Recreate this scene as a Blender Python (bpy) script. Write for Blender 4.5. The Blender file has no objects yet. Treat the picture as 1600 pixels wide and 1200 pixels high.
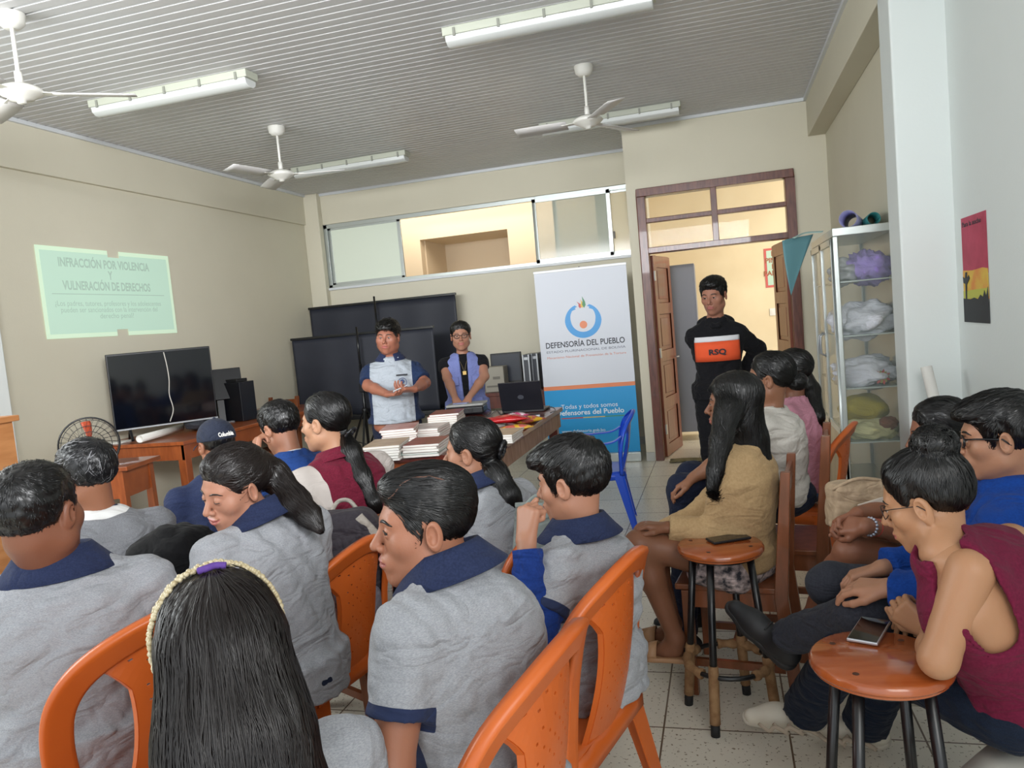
import bpy, bmesh, math, random
import numpy as np
from mathutils import Vector, Matrix

# ---------------------------------------------------------------- camera, light, exposure
SC = bpy.context.scene
COL = SC.collection
CAM_POS = (-0.9056, -7.91, 1.5355)
YAW, PIT, ROL, FPX = 0.2731, 0.0776, -0.0908, 1192.2
_cy, _sy = math.cos(YAW), math.sin(YAW)
C_ = np.array(CAM_POS)
F_ = np.array([-_sy*math.cos(PIT), _cy*math.cos(PIT), -math.sin(PIT)])
_r0 = np.array([_cy, _sy, 0.0]); _u0 = np.cross(_r0, F_)
R_ = _r0*math.cos(ROL) + _u0*math.sin(ROL)
U_ = -_r0*math.sin(ROL) + _u0*math.cos(ROL)
cam = bpy.data.objects.new('camera', bpy.data.cameras.new('camera'))
COL.objects.link(cam)
cam.matrix_world = Matrix(((R_[0], U_[0], -F_[0], C_[0]), (R_[1], U_[1], -F_[1], C_[1]), (R_[2], U_[2], -F_[2], C_[2]), (0, 0, 0, 1)))
cam.data.sensor_fit = 'HORIZONTAL'
cam.data.sensor_width = 36.0
cam.data.lens = 36.0*FPX/1600.0
cam.data.clip_start = 0.05
SC.camera = cam
SC.view_settings.view_transform = 'Standard'
SC.view_settings.look = 'None'
SC.view_settings.exposure = 0.06
SC.view_settings.gamma = 1.0
SC.view_settings.use_curve_mapping = False
w = bpy.data.worlds.new('daylight'); SC.world = w; w.use_nodes = True
w.node_tree.nodes['Background'].inputs[0].default_value = (0.90, 0.96, 1.0, 1)
w.node_tree.nodes['Background'].inputs[1].default_value = 1.5

def area(name, loc, target, size, power, color):
    l = bpy.data.lights.new(name, 'AREA'); l.shape = 'RECTANGLE'; l.size, l.size_y = size
    l.energy = power; l.color = color
    o = bpy.data.objects.new(name, l); COL.objects.link(o); o.location = loc
    o.rotation_euler = (Vector(target)-Vector(loc)).to_track_quat('-Z', 'Y').to_euler()
    return o
area('window_light_left', (-5.75, -6.4, 2.35), (-0.6, -5.4, .5), (3.4, 1.3), 130, (0.93, 0.98, 1.0))
rear = area('rear_window_fill', (-2.8, -9.4, 2.85), (-3.2, 1.0, 2.2), (5.2, .9), 42, (0.97, 0.98, 1.0))  # rear daylight boosted: narrow beam over the heads to brighten the front wall
rear.data.spread = math.radians(52)
side = area('left_wall_fill', (0.15, -8.4, 2.7), (-5.95, -2.2, 2.2), (1.8, .9), 40, (0.97, 0.98, 1.0))  # added fill lamp, aimed above the heads to brighten left wall and ceiling
side.data.spread = math.radians(58)
area('window_light_right', (0.1, -7.95, 2.2), (-0.9, -5.1, 0.0), (1.3, 1.1), 20, (1.0, 0.97, 0.92))
area('hall_daylight', (1.3, 1.6, 2.6), (-1.2, 2.6, 0.8), (1.6, 1.6), 66, (1.0, 0.95, 0.86))
area('hall_daylight_far', (-3.9, 1.5, 3.3), (-3.8, 3.0, 2.3), (3.6, 0.5), 30, (1.0, 0.92, 0.80))

# ---------------------------------------------------------------- pixel <-> place helpers (the survey of the room)
def ray(x, y): return F_ + R_*(x-800)/FPX + U_*(600-y)/FPX
def D(x, y, d): return C_ + ray(x, y)*d
def atZ(x, y, z):
    v = ray(x, y); return C_ + v*((z-C_[2])/v[2])
def atY(x, y, Y):
    v = ray(x, y); return C_ + v*((Y-C_[1])/v[1])
def atX(x, y, X):
    v = ray(x, y); return C_ + v*((X-C_[0])/v[0])
V = lambda *a: np.array(a, float)
def nrm(v):
    v = np.asarray(v, float); return v/(np.linalg.norm(v)+1e-12)
rng = np.random.default_rng(7)
random.seed(7)

# ---------------------------------------------------------------- materials
def lin(c):
    if isinstance(c, str): c = [int(c[i:i+2], 16)/255 for i in (0, 2, 4)]
    return tuple(x/12.92 if x <= .04045 else ((x+.055)/1.055)**2.4 for x in c) + (1,)
MATS = {}
def mat(name, col, rough=.6, metal=0, spec=.5, col2=None, scale=8, stretch=(1, 1, 1), bump=0, bscale=None, emit=None, estr=1, alpha=1, trans=0, coat=0, sheen=0, sub=0, detail=4, thr=None, wr=0):
    if name in MATS: return MATS[name]
    m = bpy.data.materials.new(name); m.use_nodes = True; nt = m.node_tree; b = nt.nodes['Principled BSDF']
    b.inputs['Base Color'].default_value = lin(col); b.inputs['Roughness'].default_value = rough
    b.inputs['Metallic'].default_value = metal; b.inputs['Specular IOR Level'].default_value = spec
    b.inputs['Alpha'].default_value = alpha; b.inputs['Transmission Weight'].default_value = trans
    b.inputs['Coat Weight'].default_value = coat; b.inputs['Sheen Weight'].default_value = sheen
    if sub: b.inputs['Subsurface Weight'].default_value = sub; b.inputs['Subsurface Radius'].default_value = (.012, .004, .002); b.inputs['Subsurface Scale'].default_value = .6
    if emit: b.inputs['Emission Color'].default_value = lin(emit); b.inputs['Emission Strength'].default_value = estr
    if col2 or bump:
        tc = nt.nodes.new('ShaderNodeTexCoord'); mp = nt.nodes.new('ShaderNodeMapping'); mp.inputs['Scale'].default_value = stretch
        nt.links.new(tc.outputs['Object'], mp.inputs[0])
    if col2:
        n = nt.nodes.new('ShaderNodeTexNoise'); n.inputs['Scale'].default_value = scale; n.inputs['Detail'].default_value = detail
        nt.links.new(mp.outputs[0], n.inputs[0])
        r = nt.nodes.new('ShaderNodeValToRGB'); a, c = (thr or (.35, .65))
        r.color_ramp.elements[0].position = a; r.color_ramp.elements[1].position = c
        r.color_ramp.elements[0].color = lin(col); r.color_ramp.elements[1].color = lin(col2)
        nt.links.new(n.outputs[0], r.inputs[0]); nt.links.new(r.outputs[0], b.inputs['Base Color'])
    if bump:
        n2 = nt.nodes.new('ShaderNodeTexNoise'); n2.inputs['Scale'].default_value = bscale or scale; n2.inputs['Detail'].default_value = 3
        nt.links.new(mp.outputs[0], n2.inputs[0]); bp = nt.nodes.new('ShaderNodeBump'); bp.inputs['Strength'].default_value = bump
        bp.inputs['Distance'].default_value = .01
        nt.links.new(n2.outputs[0], bp.inputs['Height']); nt.links.new(bp.outputs[0], b.inputs['Normal'])
    if wr:                                              # soft creases in cloth
        n3 = nt.nodes.new('ShaderNodeTexNoise'); n3.inputs['Scale'].default_value = 5.5; n3.inputs['Detail'].default_value = 2.5; n3.inputs['Distortion'].default_value = 1.2
        mp3 = nt.nodes.new('ShaderNodeMapping'); mp3.inputs['Scale'].default_value = (1, 1, 2.4); mp3.inputs['Rotation'].default_value = (.5, .35, .2)
        nt.links.new(tc.outputs['Object'], mp3.inputs[0]); nt.links.new(mp3.outputs[0], n3.inputs[0])
        ma = nt.nodes.new('ShaderNodeMath'); ma.operation = 'SUBTRACT'; ma.inputs[1].default_value = .5; mb = nt.nodes.new('ShaderNodeMath'); mb.operation = 'ABSOLUTE'
        nt.links.new(n3.outputs[0], ma.inputs[0]); nt.links.new(ma.outputs[0], mb.inputs[0]); b3 = nt.nodes.new('ShaderNodeBump'); b3.inputs['Strength'].default_value = wr; b3.inputs['Distance'].default_value = .05
        nt.links.new(mb.outputs[0], b3.inputs['Height']); nt.links.new(b3.outputs[0], bp.inputs['Normal'])
    MATS[name] = m; return m
def twotone(m1, m2):
    """first cloth, with the second where the garment's 'reg' value is positive"""
    n = m1.name+'_and_'+m2.name
    if n in MATS: return MATS[n]
    m = m1.copy(); m.name = n; nt = m.node_tree; b = nt.nodes['Principled BSDF']; inp = b.inputs['Base Color']
    src = inp.links[0].from_socket if inp.links else None; c2 = m2.node_tree.nodes['Principled BSDF'].inputs['Base Color'].default_value
    at = nt.nodes.new('ShaderNodeAttribute'); at.attribute_name = 'reg'; cmp_ = nt.nodes.new('ShaderNodeMath'); cmp_.operation = 'GREATER_THAN'; cmp_.inputs[1].default_value = 0
    mx = nt.nodes.new('ShaderNodeMixRGB'); nt.links.new(at.outputs['Fac'], cmp_.inputs[0]); nt.links.new(cmp_.outputs[0], mx.inputs[0])
    if src: nt.links.new(src, mx.inputs[1])
    else: mx.inputs[1].default_value = inp.default_value
    mx.inputs[2].default_value = c2; nt.links.new(mx.outputs[0], inp); MATS[n] = m; return m
def glassy(name, tint, op=.12, rough=.02):
    if name in MATS: return MATS[name]
    m = bpy.data.materials.new(name); m.use_nodes = True; nt = m.node_tree; nt.nodes.clear()
    o = nt.nodes.new('ShaderNodeOutputMaterial'); mx = nt.nodes.new('ShaderNodeMixShader'); t = nt.nodes.new('ShaderNodeBsdfTransparent')
    g = nt.nodes.new('ShaderNodeBsdfPrincipled'); g.inputs['Base Color'].default_value = lin(tint); g.inputs['Roughness'].default_value = rough
    mx.inputs[0].default_value = op; nt.links.new(t.outputs[0], mx.inputs[1]); nt.links.new(g.outputs[0], mx.inputs[2]); nt.links.new(mx.outputs[0], o.inputs[0])
    MATS[name] = m; return m

# ---------------------------------------------------------------- mesh builder
def frame(z, x=None):
    z = nrm(z); x = np.array(x if x is not None else ((1, 0, 0) if abs(z[0]) < .9 else (0, 1, 0)), float)
    x = nrm(x - z*(x@z)); return x, np.cross(z, x), z
def rotz(a): c, s = math.cos(a), math.sin(a); return np.array([[c, -s, 0], [s, c, 0], [0, 0, 1.]])
def rotx(a): c, s = math.cos(a), math.sin(a); return np.array([[1, 0, 0], [0, c, -s], [0, s, c]])
def roty(a): c, s = math.cos(a), math.sin(a); return np.array([[c, 0, s], [0, 1, 0], [-s, 0, c]])
class G:
    def __init__(s): s.v = []; s.f = []; s.m = []; s.n = 0; s.mi = 0
    def add(s, v, f):
        v = np.asarray(v, float).reshape(-1, 3); s.v.append(v)
        for q in f: s.f.append([int(i)+s.n for i in q]); s.m.append(s.mi)
        s.n += len(v); return s
    def box(s, c, d, R=None):
        c = np.array(c, float); d = np.array(d, float)/2
        p = np.array([[x, y, z] for x in (-1, 1) for y in (-1, 1) for z in (-1, 1)])*d
        if R is not None: p = p@np.array(R).T
        return s.add(p+c, [(0, 1, 3, 2), (4, 6, 7, 5), (0, 4, 5, 1), (2, 3, 7, 6), (0, 2, 6, 4), (1, 5, 7, 3)])
    def b2(s, a, b):
        a, b = np.array(a, float), np.array(b, float); return s.box((a+b)/2, abs(b-a))
    def bar(s, a, b, wd, th, up=(0, 0, 1)):
        a, b = np.array(a, float), np.array(b, float); z = nrm(b-a); u = np.array(up, float)
        if abs(z@u) > .98: u = np.array([0, 1., 0])
        x = nrm(np.cross(z, u)); y = np.cross(z, x)
        return s.box((a+b)/2, (wd, th, np.linalg.norm(b-a)), np.stack([x, y, z], 1))
    def tube(s, pts, r, n=10, cap=True, flat=1.0, up=None):
        pts = np.array(pts, float); k = len(pts); r = np.broadcast_to(np.array(r, float), (k,))
        T = np.gradient(pts, axis=0); T /= np.linalg.norm(T, axis=1)[:, None]+1e-12
        x, y, _ = frame(T[0], up); vs = []
        for i in range(k):
            t = T[i]; x = nrm(x-t*(x@t)); y = np.cross(t, x)
            a = np.arange(n)*2*math.pi/n
            vs.append(pts[i]+r[i]*(np.cos(a)[:, None]*x+flat*np.sin(a)[:, None]*y))
        f = [(i*n+j, i*n+(j+1) % n, (i+1)*n+(j+1) % n, (i+1)*n+j) for i in range(k-1) for j in range(n)]
        if cap: f += [tuple(range(n))[::-1], tuple((k-1)*n+j for j in range(n))]
        return s.add(np.concatenate(vs), f)
    def ribbon(s, pts, wv, th, nv=None):
        """rectangular section swept along pts; wv = half-width vectors, nv = half-thickness vectors"""
        pts = np.array(pts, float); k = len(pts); wv = np.broadcast_to(np.array(wv, float), (k, 3))
        T = np.gradient(pts, axis=0)
        vs = []
        for i in range(k):
            n_ = nrm(np.cross(T[i], wv[i])) if nv is None else nv[i]
            vs += [pts[i]-wv[i]-n_*th/2, pts[i]+wv[i]-n_*th/2, pts[i]+wv[i]+n_*th/2, pts[i]-wv[i]+n_*th/2]
        f = [(i*4+j, i*4+(j+1) % 4, (i+1)*4+(j+1) % 4, (i+1)*4+j) for i in range(k-1) for j in range(4)]
        f += [(3, 2, 1, 0), tuple((k-1)*4+j for j in range(4))]
        return s.add(vs, f)
    def lathe(s, prof, c, axis=(0, 0, 1), n=24, sx=1, sy=1, xdir=None, a0=0, a1=2*math.pi):
        x, y, z = frame(axis, xdir); k = len(prof); full = abs(a1-a0-2*math.pi) < 1e-6; m = n if full else n+1
        vs = []
        for r, h in prof:
            for j in range(m):
                a = a0+(a1-a0)*j/n; vs.append(np.array(c)+x*r*sx*math.cos(a)+y*r*sy*math.sin(a)+z*h)
        f = [(i*m+j, i*m+(j+1) % m, (i+1)*m+(j+1) % m, (i+1)*m+j) for i in range(k-1) for j in range(n)]
        return s.add(vs, f)
    def prism(s, poly, h, o, ex, ey, ez):
        o, ex, ey, ez = [np.array(q, float) for q in (o, ex, ey, ez)]; n = len(poly)
        v = [o+ex*a+ey*b for a, b in poly]+[o+ex*a+ey*b+ez*h for a, b in poly]
        return s.add(v, [tuple(range(n))[::-1], tuple(range(n, 2*n))]+[(i, (i+1) % n, n+(i+1) % n, n+i) for i in range(n)])
    def grid(s, P, close=False):
        P = np.array(P, float); a, b = P.shape[:2]
        return s.add(P.reshape(-1, 3), [(i*b+j, i*b+j+1, (i+1)*b+j+1, (i+1)*b+j) for i in range(a-1) for j in range(b-1)])
    def blob(s, c, r, seed=0, amp=.2, n=12, R=None):
        """lumpy cloth-like ellipsoid"""
        rg = np.random.default_rng(seed); K = rg.normal(size=(5, 3))*3.0; ph = rg.uniform(0, 6, 5)
        vs = []
        for i in range(n+1):
            th = math.pi*i/n
            for j in range(2*n):
                a = math.pi*j/n; d = np.array([math.sin(th)*math.cos(a), math.sin(th)*math.sin(a), math.cos(th)])
                q = 1+amp*np.sum(np.abs(np.sin(K@d+ph)))/2.2-amp
                p = d*q*np.array(r); vs.append((R@p if R is not None else p)+np.array(c))
        m = 2*n
        return s.add(vs, [(i*m+j, (i+1)*m+j, (i+1)*m+(j+1) % m, i*m+(j+1) % m) for i in range(n) for j in range(m)])
    def build(s, name, mats, parent=None, smooth=False, bevel=0, seg=2, sub=0, local=False, solid=0, fix=True):
        me = bpy.data.meshes.new(name); v = np.concatenate(s.v)
        if parent is not None and not local:
            M = np.array(wmat(parent).inverted()); v = v@M[:3, :3].T+M[:3, 3]
        me.from_pydata(v.tolist(), [], s.f)
        mats = mats if isinstance(mats, (list, tuple)) else [mats]
        for m in mats: me.materials.append(m)
        if len(mats) > 1: me.polygons.foreach_set('material_index', s.m)
        if fix:
            bm = bmesh.new(); bm.from_mesh(me); bmesh.ops.remove_doubles(bm, verts=bm.verts, dist=1e-5); bmesh.ops.recalc_face_normals(bm, faces=bm.faces); bm.to_mesh(me); bm.free()
        if smooth: me.shade_smooth() if hasattr(me, 'shade_smooth') else me.polygons.foreach_set('use_smooth', [True]*len(me.polygons))
        o = bpy.data.objects.new(name, me); COL.objects.link(o)
        if parent is not None: o.parent = parent
        if bevel:
            b = o.modifiers.new('bevel', 'BEVEL'); b.width = bevel; b.segments = seg; b.limit_method = 'ANGLE'; b.angle_limit = .7
            if smooth is False and seg > 1:
                me.polygons.foreach_set('use_smooth', [True]*len(me.polygons)); b.harden_normals = True
        if solid:
            b = o.modifiers.new('solid', 'SOLIDIFY'); b.thickness = solid; b.offset = 0
        if sub:
            b = o.modifiers.new('sub', 'SUBSURF'); b.levels = b.render_levels = sub
        return o
def wmat(o):
    M = o.matrix_basis.copy()
    while o.parent is not None:
        o = o.parent; M = o.matrix_basis @ M
    return M
def thing(name, label, cat, loc=(0, 0, 0), rz=0, group=None):
    o = bpy.data.objects.new(name, None); COL.objects.link(o); o.empty_display_size = .1
    o.location = tuple(float(q) for q in loc); o.rotation_euler = (0, 0, rz)
    o['label'] = label; o['category'] = cat
    if group: o['group'] = group
    return o
def tag(o, label, cat, group=None, kind=None):
    o['label'] = label; o['category'] = cat
    if group: o['group'] = group
    if kind: o['kind'] = kind
    return o
def struct(o, label=None):
    o['kind'] = 'structure'
    if label: o['label'] = label
    return o
def kids(o): return [c for c in bpy.data.objects if c.parent == o]
def dup(root, loc, rz, label, group=None):
    r = root.copy(); COL.objects.link(r); r.location = tuple(float(q) for q in loc); r.rotation_euler = (0, 0, rz); r['label'] = label
    if group: r['group'] = group
    for ch in kids(root):
        c = ch.copy(); COL.objects.link(c); c.parent = r
        for g in kids(ch):
            d = g.copy(); COL.objects.link(d); d.parent = c
    return r
FONT = [None]
def text(name, s, size, o, ex, ey, m, parent=None, align='CENTER', bold=0.0, ext=.0004, width=None, shear=0):
    """flat lettering as a mesh: baseline origin o, ex = reading direction, ey = up"""
    cu = bpy.data.curves.new(name, 'FONT'); cu.body = s; cu.size = size; cu.align_x = align; cu.extrude = ext; cu.offset = bold; cu.shear = shear
    cu.resolution_u = 3
    tmp = bpy.data.objects.new(name+'_t', cu); COL.objects.link(tmp)
    dg = bpy.context.evaluated_depsgraph_get(); me = bpy.data.meshes.new_from_object(tmp.evaluated_get(dg))
    bpy.data.objects.remove(tmp); me.name = name
    ex, ey = nrm(ex), nrm(ey); ez = np.cross(ex, ey)
    n = len(me.vertices); co = np.empty(n*3); me.vertices.foreach_get('co', co); co = co.reshape(-1, 3)
    if width and n:
        wd = co[:, 0].max()-co[:, 0].min(); co[:, 0] *= width/wd
    p = np.array(o)+co[:, :1]*ex+co[:, 1:2]*ey+co[:, 2:]*ez
    if parent is not None:
        M = np.array(wmat(parent).inverted()); p = p@M[:3, :3].T+M[:3, 3]
    me.vertices.foreach_set('co', p.ravel()); me.materials.clear(); me.materials.append(m)
    ob = bpy.data.objects.new(name, me); COL.objects.link(ob)
    if parent is not None: ob.parent = parent
    return ob
# ================================================================ the room
W, H, DR, BH, CR, XR, SX = 5.95, 3.41, 1.05, 3.05, 3.03, 0.157, -1.744
def wallmat(name, c1, c2, lo=None, zsplit=None):
    m = mat(name, c1, rough=.75, spec=.25, col2=c2, scale=.9, bump=.06, bscale=60, detail=5, thr=(.3, .75))
    return m
M_wall = wallmat('painted_plaster', 'DAD5C2', 'D2CDBA')
M_wallr = wallmat('painted_plaster_pale', 'DCE1DF', 'D6DCDA')
M_dado = wallmat('painted_plaster_grey', 'C3C5C0', 'BBBDB8')
M_hall = mat('hall_paint', 'E6D6B4', rough=.8, col2='DFCDAA', scale=2)
M_trimw = mat('white_trim', 'D9DDE0', rough=.4)
M_alu = mat('satin_aluminium', 'C9D0CE', rough=.32, metal=.55)
M_wood = mat('varnished_door_wood', '6E3A2A', rough=.38, col2='522618', scale=9, stretch=(6, 6, .8), coat=.25)
M_leaf = mat('orange_door_wood', '8A4E38', rough=.38, col2='7A3E28', scale=7, stretch=(5, 5, .6), coat=.25)

# floor: 0.44 m speckled tiles
m = bpy.data.materials.new('speckled_floor_tile'); m.use_nodes = True; nt = m.node_tree; b = nt.nodes['Principled BSDF']
tc = nt.nodes.new('ShaderNodeTexCoord'); mp = nt.nodes.new('ShaderNodeMapping'); mp.inputs['Location'].default_value = (0.77, 4.29+.44*6, 0)
nt.links.new(tc.outputs['Object'], mp.inputs[0])
br = nt.nodes.new('ShaderNodeTexBrick'); br.offset = 0; br.inputs['Scale'].default_value = 1; br.inputs['Brick Width'].default_value = .44; br.inputs['Row Height'].default_value = .44
br.inputs['Mortar Size'].default_value = .0035; br.inputs['Mortar Smooth'].default_value = .1
br.inputs['Color1'].default_value = lin('EAE4D4'); br.inputs['Color2'].default_value = lin('E4DECE'); br.inputs['Mortar'].default_value = lin('6B5742')
nt.links.new(mp.outputs[0], br.inputs[0])
vo = nt.nodes.new('ShaderNodeTexNoise'); vo.inputs['Scale'].default_value = 75; vo.inputs['Detail'].default_value = 2; nt.links.new(mp.outputs[0], vo.inputs[0])
rp = nt.nodes.new('ShaderNodeValToRGB'); rp.color_ramp.elements[0].position = .63; rp.color_ramp.elements[1].position = .67; rp.color_ramp.elements[0].color = (0, 0, 0, 1); rp.color_ramp.elements[1].color = (1, 1, 1, 1)
nt.links.new(vo.outputs[0], rp.inputs[0])
mx = nt.nodes.new('ShaderNodeMixRGB'); nt.links.new(rp.outputs[0], mx.inputs[0]); nt.links.new(br.outputs[0], mx.inputs[1]); mx.inputs[2].default_value = lin('8F8168')
nt.links.new(mx.outputs[0], b.inputs['Base Color']); b.inputs['Roughness'].default_value = .28
M_floor = m
g = G(); g.b2((-W-.3, -9.6, -.06), (XR+.4, DR+3.2, 0)); struct(g.build('floor', M_floor), 'speckled cream floor tiles with brown joints')

# ceiling: white ribbed panels, ribs run along the front wall
g = G(); P = []; x0, x1 = -W-.1, .02
y = -9.4; prof = []
while y < DR+.02:
    prof += [(y, 0), (y+.062, 0), (y+.066, .010), (y+.078, .010), (y+.082, 0)]; y += .082
P = [[(x, yy, H+.0+zz) for x in (x0, x1)] for yy, zz in prof]; g.grid(P)
M_ceil = mat('ribbed_pvc_panel', 'CCCCCC', rough=.42, spec=.4, col2='C4C4C5', scale=.6)
struct(g.build('ceiling', M_ceil, fix=False), 'white ribbed panel ceiling')
g = G(); g.b2((-W-.3, -9.4, H+.02), (.4, DR+.2, H+.1)); struct(g.build('ceiling_slab', M_ceil))

# left wall with a step line, dado and a column at its near end
g = G(); g.b2((-W-.2, -9.4, -.02), (-W, DR+.12, CR)); struct(g.build('wall_left', M_wall), 'pale wall the slide is projected on')
g = G(); g.b2((-W-.2, -9.4, CR), (-W+.035, DR+.12, H)); struct(g.build('wall_left_beam', M_wall, bevel=.008))
g = G(); pc = atX(28, 700, -5.62); g.b2((-W, pc[1]-.45, 0), (-5.62, pc[1], CR)); struct(g.build('wall_left_column', M_wallr, bevel=.01))
g = G(); g.b2((-W, -9.4, 0), (-W+.012, DR, .09)); struct(g.build('baseboard_left', M_dado))
# front wall, recessed part with a long high window
wx0, wx1, wz0, wz1 = -5.75, SX, 2.2, 3.02
g = G()
g.b2((-W, DR, 0), (SX+.1, DR+.15, wz0)); g.b2((-W, DR, wz1), (SX+.1, DR+.15, H)); g.b2((-W, DR, wz0), (wx0, DR+.15, wz1))
struct(g.build('wall_front', M_wall), 'recessed front wall under the high window')
g = G(); g.b2((-W, DR-.03, wz0-.02), (SX, DR+.15, wz0+.012)); struct(g.build('trim_1', M_trimw, bevel=.004))
g = G(); g.b2((-W, DR-.10, 0), (-W+.22, DR, H)); struct(g.build('wall_front_column', M_wall, bevel=.01))
# door wall (stands forward of the recessed part)
dx0, dx1, dH, dT = -1.627, -.168, 2.15, 2.753
g = G()
g.b2((SX, 0, 0), (dx0, .15, dT)); g.b2((dx1, 0, 0), (XR+.1, .15, dT)); g.b2((SX, 0, dT), (XR+.1, .15, H)); g.b2((SX, .15, 0), (SX+.12, DR+.15, H))
struct(g.build('wall_door', M_wall), 'wall around the open double door')
# right wall, beam, column
g = G(); g.b2((XR, -3.35, 0), (XR+.2, .15, H)); struct(g.build('wall_right', M_wall))
g = G(); g.b2((0, -3.35, BH), (XR, 0, H)); struct(g.build('wall_right_beam', M_wall, bevel=.006))
g = G(); g.b2((0, -3.58, 0), (XR+.2, -3.32, H)); struct(g.build('wall_right_column', M_wallr, bevel=.012, seg=3))
g = G(); g.b2((.25, -7.3, 0), (.45, -3.58, H)); struct(g.build('wall_right_near', M_wallr), 'pale right wall with the painting')
g = G(); g.b2((0, -7.3, BH), (.25, -3.58, H)); struct(g.build('wall_right_near_beam', M_wallr))
# cornice trims
g = G(); g.b2((-W+.035, -9.4, H-.03), (-W+.06, DR, H)); g.b2((-W, DR-.025, H-.03), (SX, DR, H)); g.b2((SX, -.025, H-.03), (0, 0, H)); g.b2((-.025, -9.4, H-.03), (0, 0, H)); g.b2((SX-.025, -.025, H-.03), (SX, DR, H))
struct(g.build('trim_2', M_trimw), 'white strip where the ceiling meets the walls')
g = G(); g.b2((SX, -.012, 0), (dx0-.03, 0, .09)); g.b2((dx1, -.012, 0), (XR, 0, .09)); struct(g.build('baseboard_door', M_dado))
g = G(); g.b2((-W, DR-.012, 0), (SX, DR, .09)); struct(g.build('baseboard_front', M_dado))

# the high window: frame, frosted pane left, open middle, sliding clear panes right
wf = thing('window_1', 'long high aluminium window over the projection screens', 'window', (0, DR, 0)); wf['kind'] = 'structure'
fy = DR+.06
g = G()
for a, b_ in (((wx0, wz1-.05), (wx1+.1, wz1)), ((wx0, wz0), (wx1+.1, wz0+.05)), ((wx0, wz0), (wx0+.05, wz1))):
    g.b2((a[0], fy-.03, a[1]), (b_[0], fy+.03, b_[1]))
g.build('window_frame', M_alu, wf, bevel=.003)
def sash(xa, xb, y, mt, name):
    g = G()
    for p in (((xa, wz0+.03), (xa+.045, wz1-.03)), ((xb-.045, wz0+.03), (xb, wz1-.03)), ((xa, wz0+.03), (xb, wz0+.075)), ((xa, wz1-.075), (xb, wz1-.03))):
        g.b2((p[0][0], y-.012, p[0][1]), (p[1][0], y+.012, p[1][1]))
    s = g.build(name, M_alu, wf, bevel=.002)
    g = G(); g.b2((xa+.04, y-.003, wz0+.07), (xb-.04, y+.003, wz1-.07)); g.build('pane', mt, s)
    return s
M_frost = mat('frosted_green_glass', 'D9E2D2', rough=.5, emit='D4DFCE', estr=.12, trans=.0)
M_tint = glassy('clear_pane', 'CBD3C6', .38, .08)
sash(wx0+.05, -4.69, fy-.005, M_frost, 'window_sash')
sash(-2.98, -2.05, fy-.02, M_tint, 'window_sash')
sash(-2.74, SX+.05, fy+.02, M_tint, 'window_sash')
g = G(); g.b2((-2.04, fy-.06, 2.42), (-2.02, fy-.03, 2.5)); g.build('window_latch', mat('dark_metal', '3A3835', rough=.4, metal=.6), wf)

# the room behind the high window and the hall behind the door
g = G()
# passage wall with a niche (seen through the window)
yN = 2.15
nx0, nx1, nz0, nz1 = -5.3, -3.95, 2.0, 2.93
a = atY(656, 375, yN); b_ = atY(792, 354, yN); nx0, nz1, nx1 = a[0], a[2], b_[0]
g.b2((-7.4, yN, 0), (nx0, yN+.15, 3.9)); g.b2((nx1, yN, 0), (SX-.6, yN+.15, 3.9)); g.b2((nx0, yN, nz1), (nx1, yN+.15, 3.9)); g.b2((nx0, yN, 0), (nx1, yN+.15, 1.7))
g.b2((nx0-.3, yN+.95, 0), (nx1+.3, yN+1.0, 3.9)); g.b2((nx0, yN+.15, 1.6), (nx0+.02, yN+.95, nz1+.3)); g.b2((nx1-.02, yN+.15, 1.6), (nx1, yN+.95, nz1+.3)); g.b2((nx0-.1, yN+.15, nz1), (nx1+.1, yN+1.0, nz1+.05))
struct(g.build('wall_passage', mat('passage_paint', 'D8C6AC', rough=.8)))
g = G(); hy = 3.1
g.b2((SX-.6, hy, 0), (3.2, hy+.15, 3.9)); struct(g.build('wall_hall', M_hall), 'cream hall wall behind the doorway')
g = G(); g.b2((SX-.5, DR+.15, 0), (SX-.35, hy, 3.9)); struct(g.build('wall_hall_side', M_hall))
g = G(); g.b2((1.6, .4, 0), (1.7, hy, 3.9)); struct(g.build('wall_hall_end', M_hall))
g = G(); g.b2((SX, hy-.012, 0), (2.0, hy, .1)); struct(g.build('baseboard_hall', mat('cream_tile', 'D9CDB4', rough=.3)))
g = G(); g.b2((-7.4, DR+.15, 3.6), (3.2, 3.6, 3.7)); struct(g.build('ceiling_hall', mat('hall_ceiling', 'E5DCC8', rough=.8)))
g = G(); g.b2((dx0, -.0, -.001), (dx1, .16, .004)); struct(g.build('trim_3', M_floor))

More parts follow.
